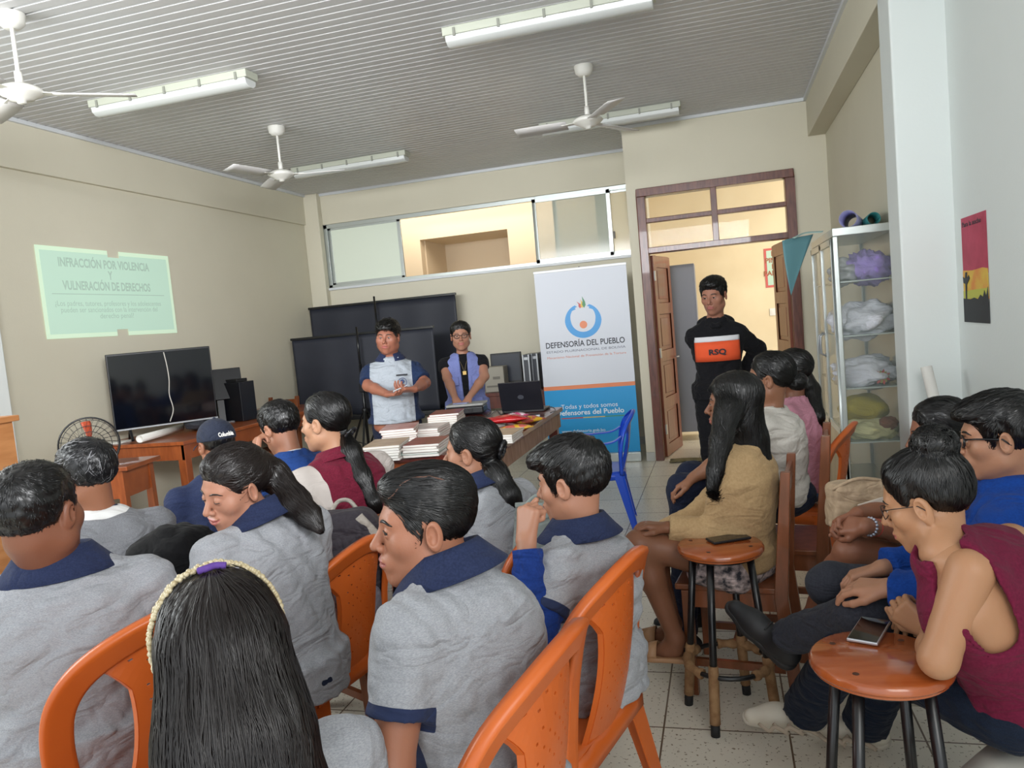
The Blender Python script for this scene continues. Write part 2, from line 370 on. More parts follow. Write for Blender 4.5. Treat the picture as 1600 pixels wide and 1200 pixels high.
# door frame with a four-light transom
df = thing('door_1', 'brown wooden double doorway with four transom lights', 'door', (dx0, 0, 0)); df['kind'] = 'structure'
g = G(); t = .065
g.b2((dx0-.02, -.03, 0), (dx0+t, .13, dT-.06)); g.b2((dx1-t, -.03, 0), (dx1+.02, .13, dT-.06)); g.b2((dx0-.02, -.03, dT-.06), (dx1+.02, .13, dT+.02))
g.b2((dx0, -.025, dH-.03), (dx1, .13, dH+.03)); mz = (dH+dT)/2
g.b2((dx0, -.02, mz-.025), (dx1, .06, mz+.02)); mxx = (dx0+dx1)/2; g.b2((mxx-.03, -.022, dH), (mxx+.03, .06, dT))
g.build('door_frame', M_wood, df, bevel=.006)
g = G(); g.b2((dx0+t, .02, dH+.02), (dx1-t, .024, dT-.05)); g.build('transom_pane', glassy('transom_glass', 'E8DEC0', .08), df)
def leaf(name, hinge, ang, wd, label):
    """panelled leaf hinged at (x,y), opening into the hall"""
    L = thing(name, label, 'door', (hinge[0], hinge[1], 0), ang); L['kind'] = 'structure'
    g = G(); h = dH-.04
    g.b2((0, -.02, .01), (.10, .02, h)); g.b2((wd-.10, -.02, .01), (wd, .02, h))
    for z in (.01, .5, 1.0, 1.5, h-.12): g.b2((.1, -.02, z), (wd-.1, .02, z+.12))
    g.build('door_stiles', M_leaf, L, bevel=.004, local=True)
    for z in (.13, .62, 1.12, 1.62):
        g = G(); g.b2((.1, -.008, z), (wd-.1, .008, z+.38)); g.b2((.15, -.014, z+.04), (wd-.15, .014, z+.34)); g.build('door_panel', M_leaf, L, bevel=.006, local=True)
    for z in (.25, 1.05, 1.85):
        g = G(); g.b2((-.012, -.034, z), (.018, -.02, z+.1)); g.build('hinge', mat('hinge_metal', 'C8C8C4', rough=.35, metal=.5), L, local=True)
    g = G(); g.tube([(wd-.05, -.02, 1.02), (wd-.05, -.06, 1.02), (wd-.14, -.06, 1.02)], .007, 8); g.build('door_handle', mat('hinge_metal', 'C8C8C4'), L, local=True, smooth=True)
    return L
leaf('door_2', (dx0+.07, .13), math.radians(79), .66, 'left wooden door leaf opened into the hall')
leaf('door_3', (dx1-.07, .13), math.radians(97), .66, 'right wooden door leaf opened into the hall')
# ================================================================ implicit shapes for bodies, clothes and hair
f4 = np.float32
def smin(a, b, k):
    h = np.clip(.5+.5*(b-a)/k, 0, 1); return b+(a-b)*h-k*h*(1-h)
def smax(a, b, k): return -smin(-a, -b, k)
def cap(P, a, b, ra, rb=None):
    rb = ra if rb is None else rb
    a = np.asarray(a, f4); b = np.asarray(b, f4); ab = b-a; q = P-a
    t = np.clip((q@ab)/max(float(ab@ab), 1e-9), 0, 1)
    return np.linalg.norm(q-t[:, None]*ab, axis=1)-(ra+(rb-ra)*t)
def chain(P, pts, rs, k=.02):
    d = None
    for i in range(len(pts)-1):
        e = cap(P, pts[i], pts[i+1], rs[i], rs[i+1]); d = e if d is None else smin(d, e, k)
    return d
def ell(P, c, r, R=None):
    q = P-np.asarray(c, f4)
    if R is not None: q = q@np.asarray(R, f4)
    r = np.asarray(r, f4); k0 = np.linalg.norm(q/r, axis=1); k1 = np.linalg.norm(q/(r*r), axis=1)+1e-6
    return k0*(k0-1)/k1
def sph(P, c, r): return np.linalg.norm(P-np.asarray(c, f4), axis=1)-r
def waves(P, seed, freq, amp, stretch=None):
    """smooth irregular folds"""
    rg = np.random.default_rng(seed); Q = P*freq
    if stretch is not None: Q = Q*np.asarray(stretch, f4)
    d = np.zeros(len(P), f4)
    K = rg.normal(size=(4, 3)).astype(f4); ph = rg.uniform(0, 6.28, 4)
    wv = [np.sin(Q@K[i]+ph[i]) for i in range(4)]
    for i in range(3):
        k2 = rg.normal(size=3).astype(f4)*1.6
        d += 1-2*np.abs(np.sin(Q@k2*.8+1.3*wv[i]+.8*wv[(i+1) % 4]+ph[i]))
    return (amp*d/3).astype(f4)
CORN = np.array([[i, j, k] for i in (0, 1) for j in (0, 1) for k in (0, 1)])
EDG = [(a, b) for a in range(8) for b in range(a+1, 8) if np.abs(CORN[a]-CORN[b]).sum() == 1]
def surf(f, lo, hi, h):
    """quads on the zero level of f inside the box (naive surface nets on sparse blocks)"""
    lo = np.asarray(lo, float)-h; hi = np.asarray(hi, float)+h; B = 5
    nb = np.maximum(1, np.ceil((hi-lo)/(h*B)).astype(int)); n = nb*B
    I = np.stack(np.meshgrid(*[np.arange(q) for q in nb], indexing='ij'), -1).reshape(-1, 3)
    cen = (lo+(I*B+(B-1)/2)*h).astype(f4); c = f(cen)
    act = np.abs(c) < B*h*1.35+.008
    vals = np.repeat(np.repeat(np.repeat(np.where(c < 0, -1., 1.).astype(f4).reshape(nb), B, 0), B, 1), B, 2)
    A = I[act]
    off = np.stack(np.meshgrid(*[np.arange(B)]*3, indexing='ij'), -1).reshape(-1, 3)
    idx = (A[:, None, :]*B+off[None]).reshape(-1, 3)
    P = (lo+idx*h).astype(f4); out = np.empty(len(P), f4)
    for s in range(0, len(P), 400000): out[s:s+400000] = f(P[s:s+400000])
    vals[idx[:, 0], idx[:, 1], idx[:, 2]] = out
    vals[0], vals[-1] = 1, 1; vals[:, 0], vals[:, -1] = 1, 1; vals[:, :, 0], vals[:, :, -1] = 1, 1
    s = vals < 0
    cnt = sum(s[i:n[0]-1+i, j:n[1]-1+j, k:n[2]-1+k].astype(np.int8) for i, j, k in CORN)
    cells = np.argwhere((cnt > 0) & (cnt < 8))
    cv = np.stack([vals[cells[:, 0]+i, cells[:, 1]+j, cells[:, 2]+k] for i, j, k in CORN], 1)
    acc = np.zeros((len(cells), 3)); w_ = np.zeros(len(cells))
    for a, b in EDG:
        va, vb = cv[:, a], cv[:, b]; m = (va < 0) != (vb < 0)
        t = np.where(m, va/np.where(m, va-vb, 1), 0)
        acc += m[:, None]*(CORN[a]+t[:, None]*(CORN[b]-CORN[a])); w_ += m
    vtx = lo+(cells+acc/w_[:, None])*h
    vid = -np.ones(n, np.int64); vid[cells[:, 0], cells[:, 1], cells[:, 2]] = np.arange(len(cells))
    quads = []
    for ax in range(3):
        u, v = (ax+1) % 3, (ax+2) % 3
        sl0 = [slice(1, n[q]-1) for q in range(3)]; sl1 = list(sl0); sl0[ax] = slice(0, n[ax]-1); sl1[ax] = slice(1, n[ax])
        a_, b_ = s[tuple(sl0)], s[tuple(sl1)]; ch = np.argwhere(a_ != b_)
        if len(ch) == 0: continue
        base = ch+np.array([0 if q == ax else 1 for q in range(3)])
        neg = a_[tuple(ch.T)]
        def vv(du, dv):
            c2 = base.copy(); c2[:, u] -= du; c2[:, v] -= dv; return vid[tuple(c2.T)]
        q = np.stack([vv(0, 0), vv(1, 0), vv(1, 1), vv(0, 1)], 1)
        q[~neg] = q[~neg][:, ::-1]; quads.append(q)
    q = np.concatenate(quads)
    return vtx, q[(q >= 0).all(1)]
def join(parts):
    vs, qs, n = [], [], 0
    for v, q in parts: vs.append(v); qs.append(q+n); n += len(v)
    return np.concatenate(vs), np.concatenate(qs)
def qmesh(name, v, q, mats, parent=None, mi=None, smooth=True, reg=None):
    if parent is not None:
        M = np.array(wmat(parent).inverted()); v = v@M[:3, :3].T+M[:3, 3]
    me = bpy.data.meshes.new(name); k = q.shape[1]
    me.vertices.add(len(v)); me.vertices.foreach_set('co', v.astype(f4).ravel())
    me.loops.add(len(q)*k); me.loops.foreach_set('vertex_index', q.astype(np.int32).ravel())
    me.polygons.add(len(q)); me.polygons.foreach_set('loop_start', np.arange(0, len(q)*k, k, dtype=np.int32))
    try: me.polygons.foreach_set('loop_total', np.full(len(q), k, np.int32))
    except Exception: pass
    for m in (mats if isinstance(mats, (list, tuple)) else [mats]): me.materials.append(m)
    if mi is not None: me.polygons.foreach_set('material_index', mi.astype(np.int32))
    me.update(calc_edges=True); me.validate()
    if reg is not None:
        at = me.attributes.new('reg', 'FLOAT', 'POINT'); at.data.foreach_set('value', np.clip(reg, -1, 1).astype(f4))
    if smooth: me.polygons.foreach_set('use_smooth', np.ones(len(me.polygons), bool))
    o = bpy.data.objects.new(name, me); COL.objects.link(o)
    if parent is not None: o.parent = parent
    return o
def grad(f, P, e=.002):
    d0 = f(P); g = np.stack([f(P+np.eye(3, dtype=f4)[i]*f4(e))-d0 for i in range(3)], 1)
    return d0, g/(np.linalg.norm(g, axis=1)[:, None]+1e-9)
def strands(f, roots, dirf, L, steps, r, lift=.002, seed=0, wob=.25):
    """combed locks: walk from each root along dirf while staying on the hair's surface"""
    rg = np.random.default_rng(seed); P = roots.astype(f4).copy(); n = len(P)
    Ls = L*rg.uniform(.6, 1.15, n)[:, None]/steps; jit = rg.normal(size=(n, 3))*wob
    hh = lift*rg.uniform(-.35, 1.0, n); path = [P.copy()]
    for i in range(steps):
        d0, g = grad(f, P); d = dirf(P); d = d/(np.linalg.norm(d, axis=1)[:, None]+1e-9)+jit*(.4+.6*i/steps)
        d = d-g*np.sum(d*g, 1)[:, None]; d /= np.linalg.norm(d, axis=1)[:, None]+1e-9
        P = (P+d*Ls).astype(f4); d0, g = grad(f, P); P = (P-g*np.clip(d0-hh, -.02, .02)[:, None]).astype(f4); path.append(P.copy())
    A = np.stack(path, 1)                                   # n, steps+1, 3
    T = np.gradient(A, axis=1); T /= np.linalg.norm(T, axis=2)[..., None]+1e-9
    _, g = grad(f, A.reshape(-1, 3)); N = g.reshape(A.shape); S = np.cross(T, N); S /= np.linalg.norm(S, axis=2)[..., None]+1e-9
    k = steps+1; prof = np.sin(np.linspace(.12, 1, k)*math.pi*.93)**.5; rr = (r*rg.uniform(.6, 1.3, n))[:, None, None]*prof[None, :, None]
    ring = np.stack([A+S*rr*1.3, A+N*rr, A-S*rr*1.3], 2)     # n,k,3,3
    v = ring.reshape(-1, 3); b = (np.arange(n)[:, None]*k+np.arange(k-1)[None])*3
    q = [np.stack([b+j, b+(j+1) % 3, b+3+(j+1) % 3, b+3+j], -1).reshape(-1, 4) for j in range(2)]
    return v, np.concatenate(q)

# ================================================================ heads, hands, figures
def lf(P, c, Rm, s=1.0): return ((P-np.asarray(c, f4))@np.asarray(Rm, f4))/f4(s)
def head_f(P, o):
    fem = o.get('fem', 0); jw = o.get('jaw', 1.0); fat = o.get('fat', 0)
    Q = P.copy(); Q[:, 0] = np.abs(Q[:, 0])
    d = ell(P, (0, -.012, .033), (.073, .093, .078))
    d = smin(d, ell(P, (0, .024, -.028), (.062*jw+fat*.01, .061, .081)), .035)
    d = smin(d, cap(Q, (.044*jw+fat*.008, .0, -.062), (.010, .057, -.097), .025+fat*.004, .018), .034)
    d = smin(d, sph(P, (0, .0665, -.098), .0175), .02)
    d = smin(d, sph(Q, (.043, .050, -.022), .024+fat*.006), .02)
    d = smin(d, cap(Q, (0, .077, .020), (.036, .068, .022), .0125-.003*fem), .016)
    d = smax(d, -sph(Q, (.030, .102, .001), .0185), .014)
    nl = o.get('nose', 1.0)
    d = smin(d, cap(Q, (0, .082, .010), (0, .082+.024*nl, -.030), .0068, .0105), .010)
    d = smin(d, sph(Q, (.0118, .0935, -.0345), .0078), .006)
    d = smax(d, -sph(Q, (.0062, .1035, -.0425), .0028), .003)
    d = smin(d, ell(P, (0, .075, -.064), (.031, .021, .024)), .014)
    sm = o.get('smile', 0); zc = Q[:, 0]*Q[:, 0]*(9*sm); L = P.copy(); L[:, 2] -= zc
    d = smin(d, ell(L, (0, .0915, -.0592), (.022+.004*sm, .0080, .0058)), .004)
    d = smin(d, ell(L, (0, .0905, -.0702), (.020+.004*sm, .0084, .0070)), .004)
    op = o.get('open', .0016); LQ = L.copy(); LQ[:, 0] = np.abs(LQ[:, 0])
    d = smax(d, -cap(LQ, (0, .0990, -.0648), (.021+.004*sm, .088, -.0645), op, .0012), .002)
    ey = sph(Q, (.030, .0735, .001), .0142); lu = o.get('lid', .0038); ex = np.sqrt(np.clip(1-((Q[:, 0]-.030)/.0122)**2, 0, 1)); zz = P[:, 2]-.001
    lid = np.maximum(ey, np.where(zz > 0, (lu+.0002)*ex-zz-.0004, zz+.0040*ex-.0002) if lu > 0 else np.where(zz > -.0020, -1.0, zz+.0034*ex-.0002))
    d = smin(d, lid, .003)
    R1 = rotz(-.35)@rotx(-.12)
    e = ell(Q, (.077+.003*jw, -.008, -.006), (.0085, .0185, .0315), R1)
    e = smax(e, -ell(Q, (.087, -.003, -.003), (.0075, .0105, .020), R1), .004)
    e = smin(e, cap(Q, (.076, .004, -.012), (.080, .003, -.006), .004), .004)
    return smin(d, e, .005)
def skull_f(P, o):
    fem = o.get('fem', 0)
    d = ell(P, (0, -.012, .033), (.073, .093, .078))
    return smin(d, ell(P, (0, .020, -.020), (.060, .062, .078)), .03)
HL = dict(short=([-.2, -.085, -.06, -.03, -.012, .010, .016, .034, .050, .066, .082, .2], [-.078, -.078, -.070, -.040, .016, .016, -.020, -.016, .030, .050, .058, .060]),
          tied=([-.2, -.085, -.06, -.03, -.012, .012, .024, .040, .056, .070, .084, .2], [-.080, -.080, -.072, -.030, .016, .018, -.006, .012, .038, .054, .062, .063]),
          long=([-.2, -.085, -.0, .020, .034, .048, .060, .072, .084, .2], [-.16, -.16, -.15, -.11, -.04, .010, .040, .055, .062, .064]))
def hair_cap(P, o, st):
    """P in the head's own frame"""
    kind = {'short': 'short', 'buzz': 'short', 'mess': 'short', 'pony': 'tied', 'bun': 'tied', 'long': 'long'}[st['style']]
    ys, zs = HL[kind]
    th = st.get('thick', .010); tt = st.get('top', .016); zt = np.clip((P[:, 2]-.03)/.07, 0, 1)
    zl = np.interp(P[:, 1], ys, zs).astype(f4)+st.get('line', 0); tp_ = np.clip((P[:, 2]-zl)/.060, .10, 1) if kind != 'long' else 1.0
    base = skull_f(P, o)-(th+(tt-th)*zt)*tp_
    if kind == 'long': base = smin(base, ell(P, (0, -.03, -.06), (.078, .062, .09)), .03)
    if st.get('ears'): base = smin(base, ell(P, (0, -.012, -.02), (.088, .05, .085)), .02)
    fr = st.get('fringe')
    if fr: base = smin(base, ell(P, (0, .048, .070), (.062, .052+fr, .040)), .02)
    q = st.get('quiff')
    base0 = base
    if q: base = smin(base, ell(P, (-.012*q, .040, .086), (.052, .050, .028)), .02)
    cut = (np.interp(P[:, 1], ys, zs).astype(f4)+st.get('line', 0)-P[:, 2])*.75
    base = base+waves(P, 3, st.get('wf', 60), st.get('wa', .0025))
    d = smax(base, cut, .006)
    return d
def hand(W, d, n, s=1.0, curl=.5, side=1, spread=.0, thumb=.5, curls=None):
    """W wrist, d finger direction, n palm normal (out of the palm); side=+1: thumb on d x n"""
    d = nrm(d); n = nrm(np.asarray(n)-d*(np.asarray(n)@d)); x = np.cross(d, n)*side; prims = []
    offs = [.029, .010, -.009, -.027]; ln = [.070, .078, .072, .057]
    for i in range(4):
        a = W+x*offs[i]*.55*s; k = W+(d*(.084-.004*abs(i-1))+x*offs[i])*s; prims.append((a, k, .0145*s, .0112*s))
        p = k; c = curls[i] if curls is not None else curl*(1+.10*i); ang = 0; dd = nrm(d+x*spread*(1.5-i)*.3)
        for j, fr_ in enumerate((.46, .30, .24)):
            ang += c*(.95, 1.15, .75)[j]; v = dd*math.cos(ang)+n*math.sin(ang)
            e = p+v*ln[i]*fr_*s; prims.append((p, e, (.0094-.0010*j)*s, (.0086-.0011*j)*s)); p = e
    t0 = W+(d*.022+x*.024+n*.004)*s; t1 = t0+(d*.034+x*.030*(1-thumb*.5)+n*.022*thumb)*s
    t2 = t1+(d*.032+x*.008*(1-2*thumb)+n*.022*thumb)*s; t3 = t2+(d*.024-x*.016*thumb+n*.014*thumb)*s
    prims += [(W+x*.006*s, t1, .016*s, .0115*s), (t1, t2, .0108*s, .0096*s), (t2, t3, .0095*s, .0078*s)]
    return prims
def prims_f(prims, k):
    def f(P):
        d = None
        for a, b, ra, rb in prims:
            e = cap(P, a, b, ra, rb); d = e if d is None else smin(d, e, k)
        return d
    return f
def bbox(prims):
    A = np.array([p[0] for p in prims]+[p[1] for p in prims]); r = max(max(p[2], p[3]) for p in prims)
    return A.min(0)-r-.01, A.max(0)+r+.01
class Torso:
    def __init__(s, Pp, Nb, rt0, rt1, bend=.0, wp=None, dp=None, bw=1, bd=1, belly=0, ts=None):
        K = 11; t = np.linspace(0, 1, K); up = nrm(Nb-Pp); fw = nrm(np.cross(up, nrm(rt0+rt1)))
        M = (Pp+Nb)/2-fw*bend
        s.pts = np.array([(1-a)**2*Pp+2*a*(1-a)*M+a*a*Nb for a in t]); s.fw = fw
        s.rt = np.array([nrm(rt0*(1-a)+rt1*a) for a in t]); T = np.gradient(s.pts, axis=0); s.T = T/np.linalg.norm(T, axis=1)[:, None]
        s.rt = np.array([nrm(r-q*(r@q)) for r, q in zip(s.rt, s.T)]); s.fr = np.cross(s.T, s.rt)
        tk = [0, .12, .32, .6, .80, .92, 1.0]
        s.w = np.interp(t, tk, wp or [.150, .150, .132, .155, .160, .120, .068])*bw
        s.d = np.interp(t, tk, dp or [.115, .112, .100, .112, .100, .085, .060])*bd
        s.off = np.interp(t, tk, [0, .0, .0, 0, -.005, -.006, 0]); s.belly = belly
        s.w[:5] += belly*.35; s.d[:5] += belly; s.off[:5] += belly*.4
    def f(s, P, g=0.0):
        best = np.full(len(P), 1e9, f4); out = np.zeros(len(P), f4); K = len(s.pts)
        for i in range(K-1):
            a, b = s.pts[i].astype(f4), s.pts[i+1].astype(f4); ab = b-a
            t = (P-a)@ab/float(ab@ab); tc = np.clip(t, 0, 1); q = P-(a+tc[:, None]*ab)
            L = np.linalg.norm(q, axis=1)
            tt = tc[:, None]; rt = (s.rt[i]*(1-tt)+s.rt[i+1]*tt); fr = (s.fr[i]*(1-tt)+s.fr[i+1]*tt)
            w_ = s.w[i]*(1-tc)+s.w[i+1]*tc+g; d_ = s.d[i]*(1-tc)+s.d[i+1]*tc+g; of = s.off[i]*(1-tc)+s.off[i+1]*tc
            x = np.sum(q*rt, 1); y = np.sum(q*fr, 1)-of; tv = s.T[i]*(1-tt)+s.T[i+1]*tt; z = np.sum(q*tv, 1)
            e = (np.power(np.power(np.abs(x/w_), 2.3)+np.power(np.abs(y/d_), 2.3), 1/2.3)-1)*np.minimum(w_, d_)
            if i == 0: e = np.where(t < 0, np.sqrt(np.maximum(e+.04, 0)**2+z*z)-.04, e)
            if i == K-2: e = np.where(t > 1, np.sqrt(np.maximum(e+.03, 0)**2+z*z)-.03, e)
            m = L < best; best = np.where(m, L, best).astype(f4); out = np.where(m, e, out).astype(f4)
        return out
    def bb(s, m=.08):
        r = max(s.w.max(), s.d.max())+m; return s.pts.min(0)-r, s.pts.max(0)+r
# ================================================================ one figure from a pose
def skinm(tone): return mat('skin_'+tone, tone, rough=.45, spec=.35, sub=.12, col2=tone, bump=.05, bscale=260)
M_hair = mat('black_hair', '090808', rough=.33, spec=.5)
M_hairb = mat('brown_black_hair', '17100E', rough=.33, spec=.5)
M_hairg = mat('greying_hair', '111113', rough=.34, spec=.5)
M_greyl = mat('grey_hair_lock', '77777A', rough=.45)
M_scalp = mat('scalp_part', '5A3A2C', rough=.6)
M_lip = mat('lips', 'A8625A', rough=.38, spec=.5)
M_lip2 = mat('lips_brown', '9A5850', rough=.38, spec=.5)
M_white = mat('eye_white', 'C4BAB0', rough=.2, spec=.6)
M_iris = mat('dark_iris', '1A0E0A', rough=.08, spec=.8)
def cloth(name, c, c2=None, rough=.85, scale=160, bump=.1, stretch=(1, 1, 1), wr=.55):
    return mat(name, c, rough=rough, spec=.15, sheen=.04, col2=c2 or c, scale=scale, bump=bump, bscale=scale*1.5, stretch=stretch, wr=wr)
M_polo = cloth('heather_grey_jersey', 'A3A5A9', '8D8F94', scale=230, stretch=(1, 1, 3))
M_polod = cloth('dark_heather_jersey', '85868A', '6E7074', scale=230, stretch=(1, 1, 3))
M_navy = cloth('navy_rib', '2A3350', '222A45', scale=220)
PEOPLE = []
def person(label, head, yaw, byaw=None, pitch=0, roll=0, s=1.0, o=None, hair=None, tone='9A6A50', shirt=None, pants=None, lean=.0, bend=.03,
           arms=None, legs=None, build=1.0, deep=None, pelvis=None, nape=None, seat=.5, res=1.0, shw=.178, lipm=None, stand=False, extra=None, bodyneck=None, torso_kw=None, shd=(0, 0)):
    o = o or {}; byaw = yaw if byaw is None else byaw; deep = build if deep is None else deep
    ya, ba = math.radians(yaw), math.radians(byaw)
    Rh = rotz(ya)@rotx(math.radians(pitch))@roty(math.radians(roll)); Rb = rotz(ba); rt, fw = Rb[:, 0], Rb[:, 1]; up = V(0, 0, 1)
    Hc = D(*head)
    Nb = Hc-fw*.030*s-up*.172*s if nape is None else (D(*nape))
    if bodyneck is not None: Nb = Nb+Rb@np.array(bodyneck)
    if pelvis is None:
        Pp = Nb-fw*lean-up*.47*s; Pp[2] = max(Pp[2], seat+.02) if not stand else Pp[2]
        if not stand: Pp[2] = seat+.05
    else: Pp = D(*pelvis)
    root = thing('person', label, 'person', (Pp[0], Pp[1], 0), ba)
    T = Torso(Pp, Nb, rt, rt, bend, bw=build*s, bd=deep*s, **(torso_kw or {}))
    up2 = nrm(Nb-Pp)
    Sx = {}; Ex = {}; Wx = {}
    arms = arms or {}
    for k, sg in (('L', -1), ('R', 1)):
        S = Nb-up2*(.062+shd[0 if sg < 0 else 1])*s+rt*sg*shw*s*build**.5+T.fw*(-.005); A = arms.get(k, {})
        if 'S' in A: S = D(*A['S'])
        E = D(*A['E']) if 'E' in A else S-up*.265*s+rt*sg*.035+fw*.05
        Wq = D(*A['W']) if 'W' in A else E+nrm(fw*.95-rt*sg*.35-up*.12)*.225*s
        Sx[k], Ex[k], Wx[k] = S, E, Wq
    # ---------------- skin
    Rh4 = Rh.astype(f4); h = o.get('h', .0036)*res
    nbl = (Rh.T@(Nb-Hc))/s; nbl2 = (Rh.T@(Nb-up2*.03-Hc))/s; nr = .050-.006*o.get('fem', 0)+o.get('fat', 0)*.008
    def hf(P): return smin(head_f(P, o), chain(P, [(0, -.022, -.045), nbl, nbl2], [nr, nr+.004, nr+.018], .03), .028)
    lo = np.minimum((-.10, -.115, -.13), nbl2-.075); hi = np.maximum((.10, .125, .125), nbl2+.075)
    v, q = surf(hf, lo, hi, h)
    fc = v[q].mean(1); lipi = ((np.abs(fc[:, 0]) < .026) & (fc[:, 1] > .078) & (np.abs(fc[:, 2]+.0645-9*o.get('smile', 0)*fc[:, 0]**2) < .0115*(1-(np.abs(fc[:, 0])/.027)**2)+.0004)).astype(int)
    parts = [((v*s)@Rh.T+Hc, q)]; mis = [lipi]
    r = s*build**.35
    for k, sg in (('L', -1), ('R', 1)):
        A = arms.get(k, {})
        S, E, Wq = Sx[k], Ex[k], Wx[k]
        pr = [(S, E, .050*r, .038*r), (E, E+(Wq-E)*.35, .039*r, .038*r), (E+(Wq-E)*.35, Wq, .038*r, .0245*r)]
        d = A.get('d'); d = nrm(Wq-E) if d is None else nrm(Rb@np.array(d) if not A.get('world') else np.array(d))
        n = A.get('n'); n = nrm(-up) if n is None else nrm(Rb@np.array(n) if not A.get('world') else np.array(n))
        hp = hand(Wq, d, n, s*A.get('hs', 1.0), A.get('curl', .45), side=A.get('side', -sg), thumb=A.get('thumb', .5), curls=A.get('curls'), spread=A.get('spread', 0))
        if A.get('bare', 0) or (shirt or {}).get('sleeve', .62) <= 1:
            pr0 = pr
        else: pr0 = pr[1:]
        fa = prims_f(pr0, .018); b0, b1 = bbox(pr0); parts.append(surf(fa, b0, b1, .006*res)); mis.append(np.zeros(len(parts[-1][1]), int))
        hh = A.get('h', .0042); hpr = [(E+(Wq-E)*.8, Wq, .028*r, .0245*r)]+hp
        def fh(P, hpr=hpr): return np.minimum(smin(prims_f(hpr[:9:4] if False else [p for i, p in enumerate(hpr) if i == 0 or (i-1) % 4 == 0 and i < 17], .012)(P), prims_f(hpr[17:], .006)(P), .010), prims_f(hpr, .0025)(P))
        b0, b1 = bbox(hpr); parts.append(surf(fh, b0, b1, hh)); mis.append(np.zeros(len(parts[-1][1]), int))
    if torso_kw is None or not torso_kw.get('noskin'):
        tf = lambda P: smin(smin(T.f(P, -.006), cap(P, Nb-up2*.010, Sx['L'], .038*s, .040*r), .03), cap(P, Nb-up2*.010, Sx['R'], .038*s, .040*r), .03)
        b0, b1 = T.bb(.06); parts.append(surf(tf, b0, b1, .010)); mis.append(np.zeros(len(parts[-1][1]), int))
    # ---------------- legs
    lg = legs or {}; hipz = Pp+up*(-.02)
    LG = {}
    for k, sg in (('L', -1), ('R', 1)):
        A = lg.get(k, {}); Hh = Pp+rt*sg*.085*s+up*(-.015)
        if stand: Kd, Ad = Hh-up*.42*s+fw*.01, Hh-up*.83*s
        else: Kd = Hh+fw*.41*s+rt*sg*.045; Kd[2] = seat+.01; Ad = Kd+fw*.04-up*(Kd[2]-.09)
        K_ = D(*A['K']) if 'K' in A else Kd; A_ = D(*A['A']) if 'A' in A else (K_+fw*.04-up*(K_[2]-.09) if 'K' in A else Ad)
        fd = A.get('f'); fd = fw if fd is None else nrm(np.array(fd)); LG[k] = (Hh, K_, A_, fd)
    if pants is None or pants.get('bare'):
        for k in 'LR':
            Hh, K_, A_, fd = LG[k]; pr = [(Hh, K_, .078*r, .052*r), (K_, K_+(A_-K_)*.35, .050*r, .050*r), (K_+(A_-K_)*.35, A_, .050*r, .032*r)]
            if pants.get('foot', 1): pr += [(A_, A_-up*.045+fd*.04, .032, .03), (A_-up*.05, A_-up*.062+fd*.16, .026, .018)]
            b0, b1 = bbox(pr); parts.append(surf(prims_f(pr, .03), b0, b1, .008)); mis.append(np.zeros(len(parts[-1][1]), int))
    v, q = join(parts); mi = np.concatenate(mis)
    body = qmesh('body', v, q, [skinm(tone), lipm or (M_lip if o.get('fem') else M_lip2)], root, mi)
    # ---------------- eyes and brows
    if o.get('face', 1):
        for sg in (-1, 1):
            g = G(); c = V(.030*sg, .0735, .001); gz = nrm(V(*o.get('gaze', (0, 1, 0)))); xx, yy, zz = frame(gz)
            for a0, a1, mi_ in ((0, .56, 1), (.56, math.pi, 0)):
                g.mi = mi_; k = 6; g.lathe([(.0122*math.sin(a0+(a1-a0)*i/k), .0122*math.cos(a0+(a1-a0)*i/k)) for i in range(k+1)], c, zz, 16)
            g.v = [(vv*s)@Rh.T+Hc for vv in g.v]; g.build('eye', [M_white, M_iris], root, smooth=True)
            lu = o.get('lid', .0038); xs_ = np.linspace(-1, 1, 9); ze = (.001+lu*np.sqrt(1-xs_**2) if lu > 0 else .001-.0022-.0012*(1-xs_**2)); g = G()
            g.tube([V(.030*sg+x*.0120, .0735+math.sqrt(max(1e-6, .0146**2-(x*.0120)**2-(z_-.001)**2)), z_) for x, z_ in zip(xs_, ze)], .0009 if lu > 0 else .0011, 6)
            g.v = [(vv*s)@Rh.T+Hc for vv in g.v]; g.build('eyelashes', M_hair, root, smooth=True)
            g = G(); bz = o.get('browz', .0); pts = [(.013*sg, .0865, .021+bz), (.026*sg, .0875, .0255+bz), (.040*sg, .0795, .0245+bz), (.049*sg, .069, .018+bz)]
            ppt = []; 
            for i in range(3):
                for t in (0, .5): ppt.append(np.array(pts[i])*(1-t)+np.array(pts[i+1])*t)
            ppt.append(np.array(pts[3])); ppt = np.array(ppt)
            for it in range(4):
                dd, gg = grad(lambda P: head_f(P, o), ppt.astype(f4)); ppt = ppt-gg*(dd-.0004)[:, None]
            th = .0034 if not o.get('fem') else .0024
            g.tube(ppt, np.array([.5, .9, 1, 1, .9, .7, .3])*th, 6, flat=1.0); g.v = [(vv*s)@Rh.T+Hc for vv in g.v]
            g.build('eyebrow', M_hair, root, smooth=True)
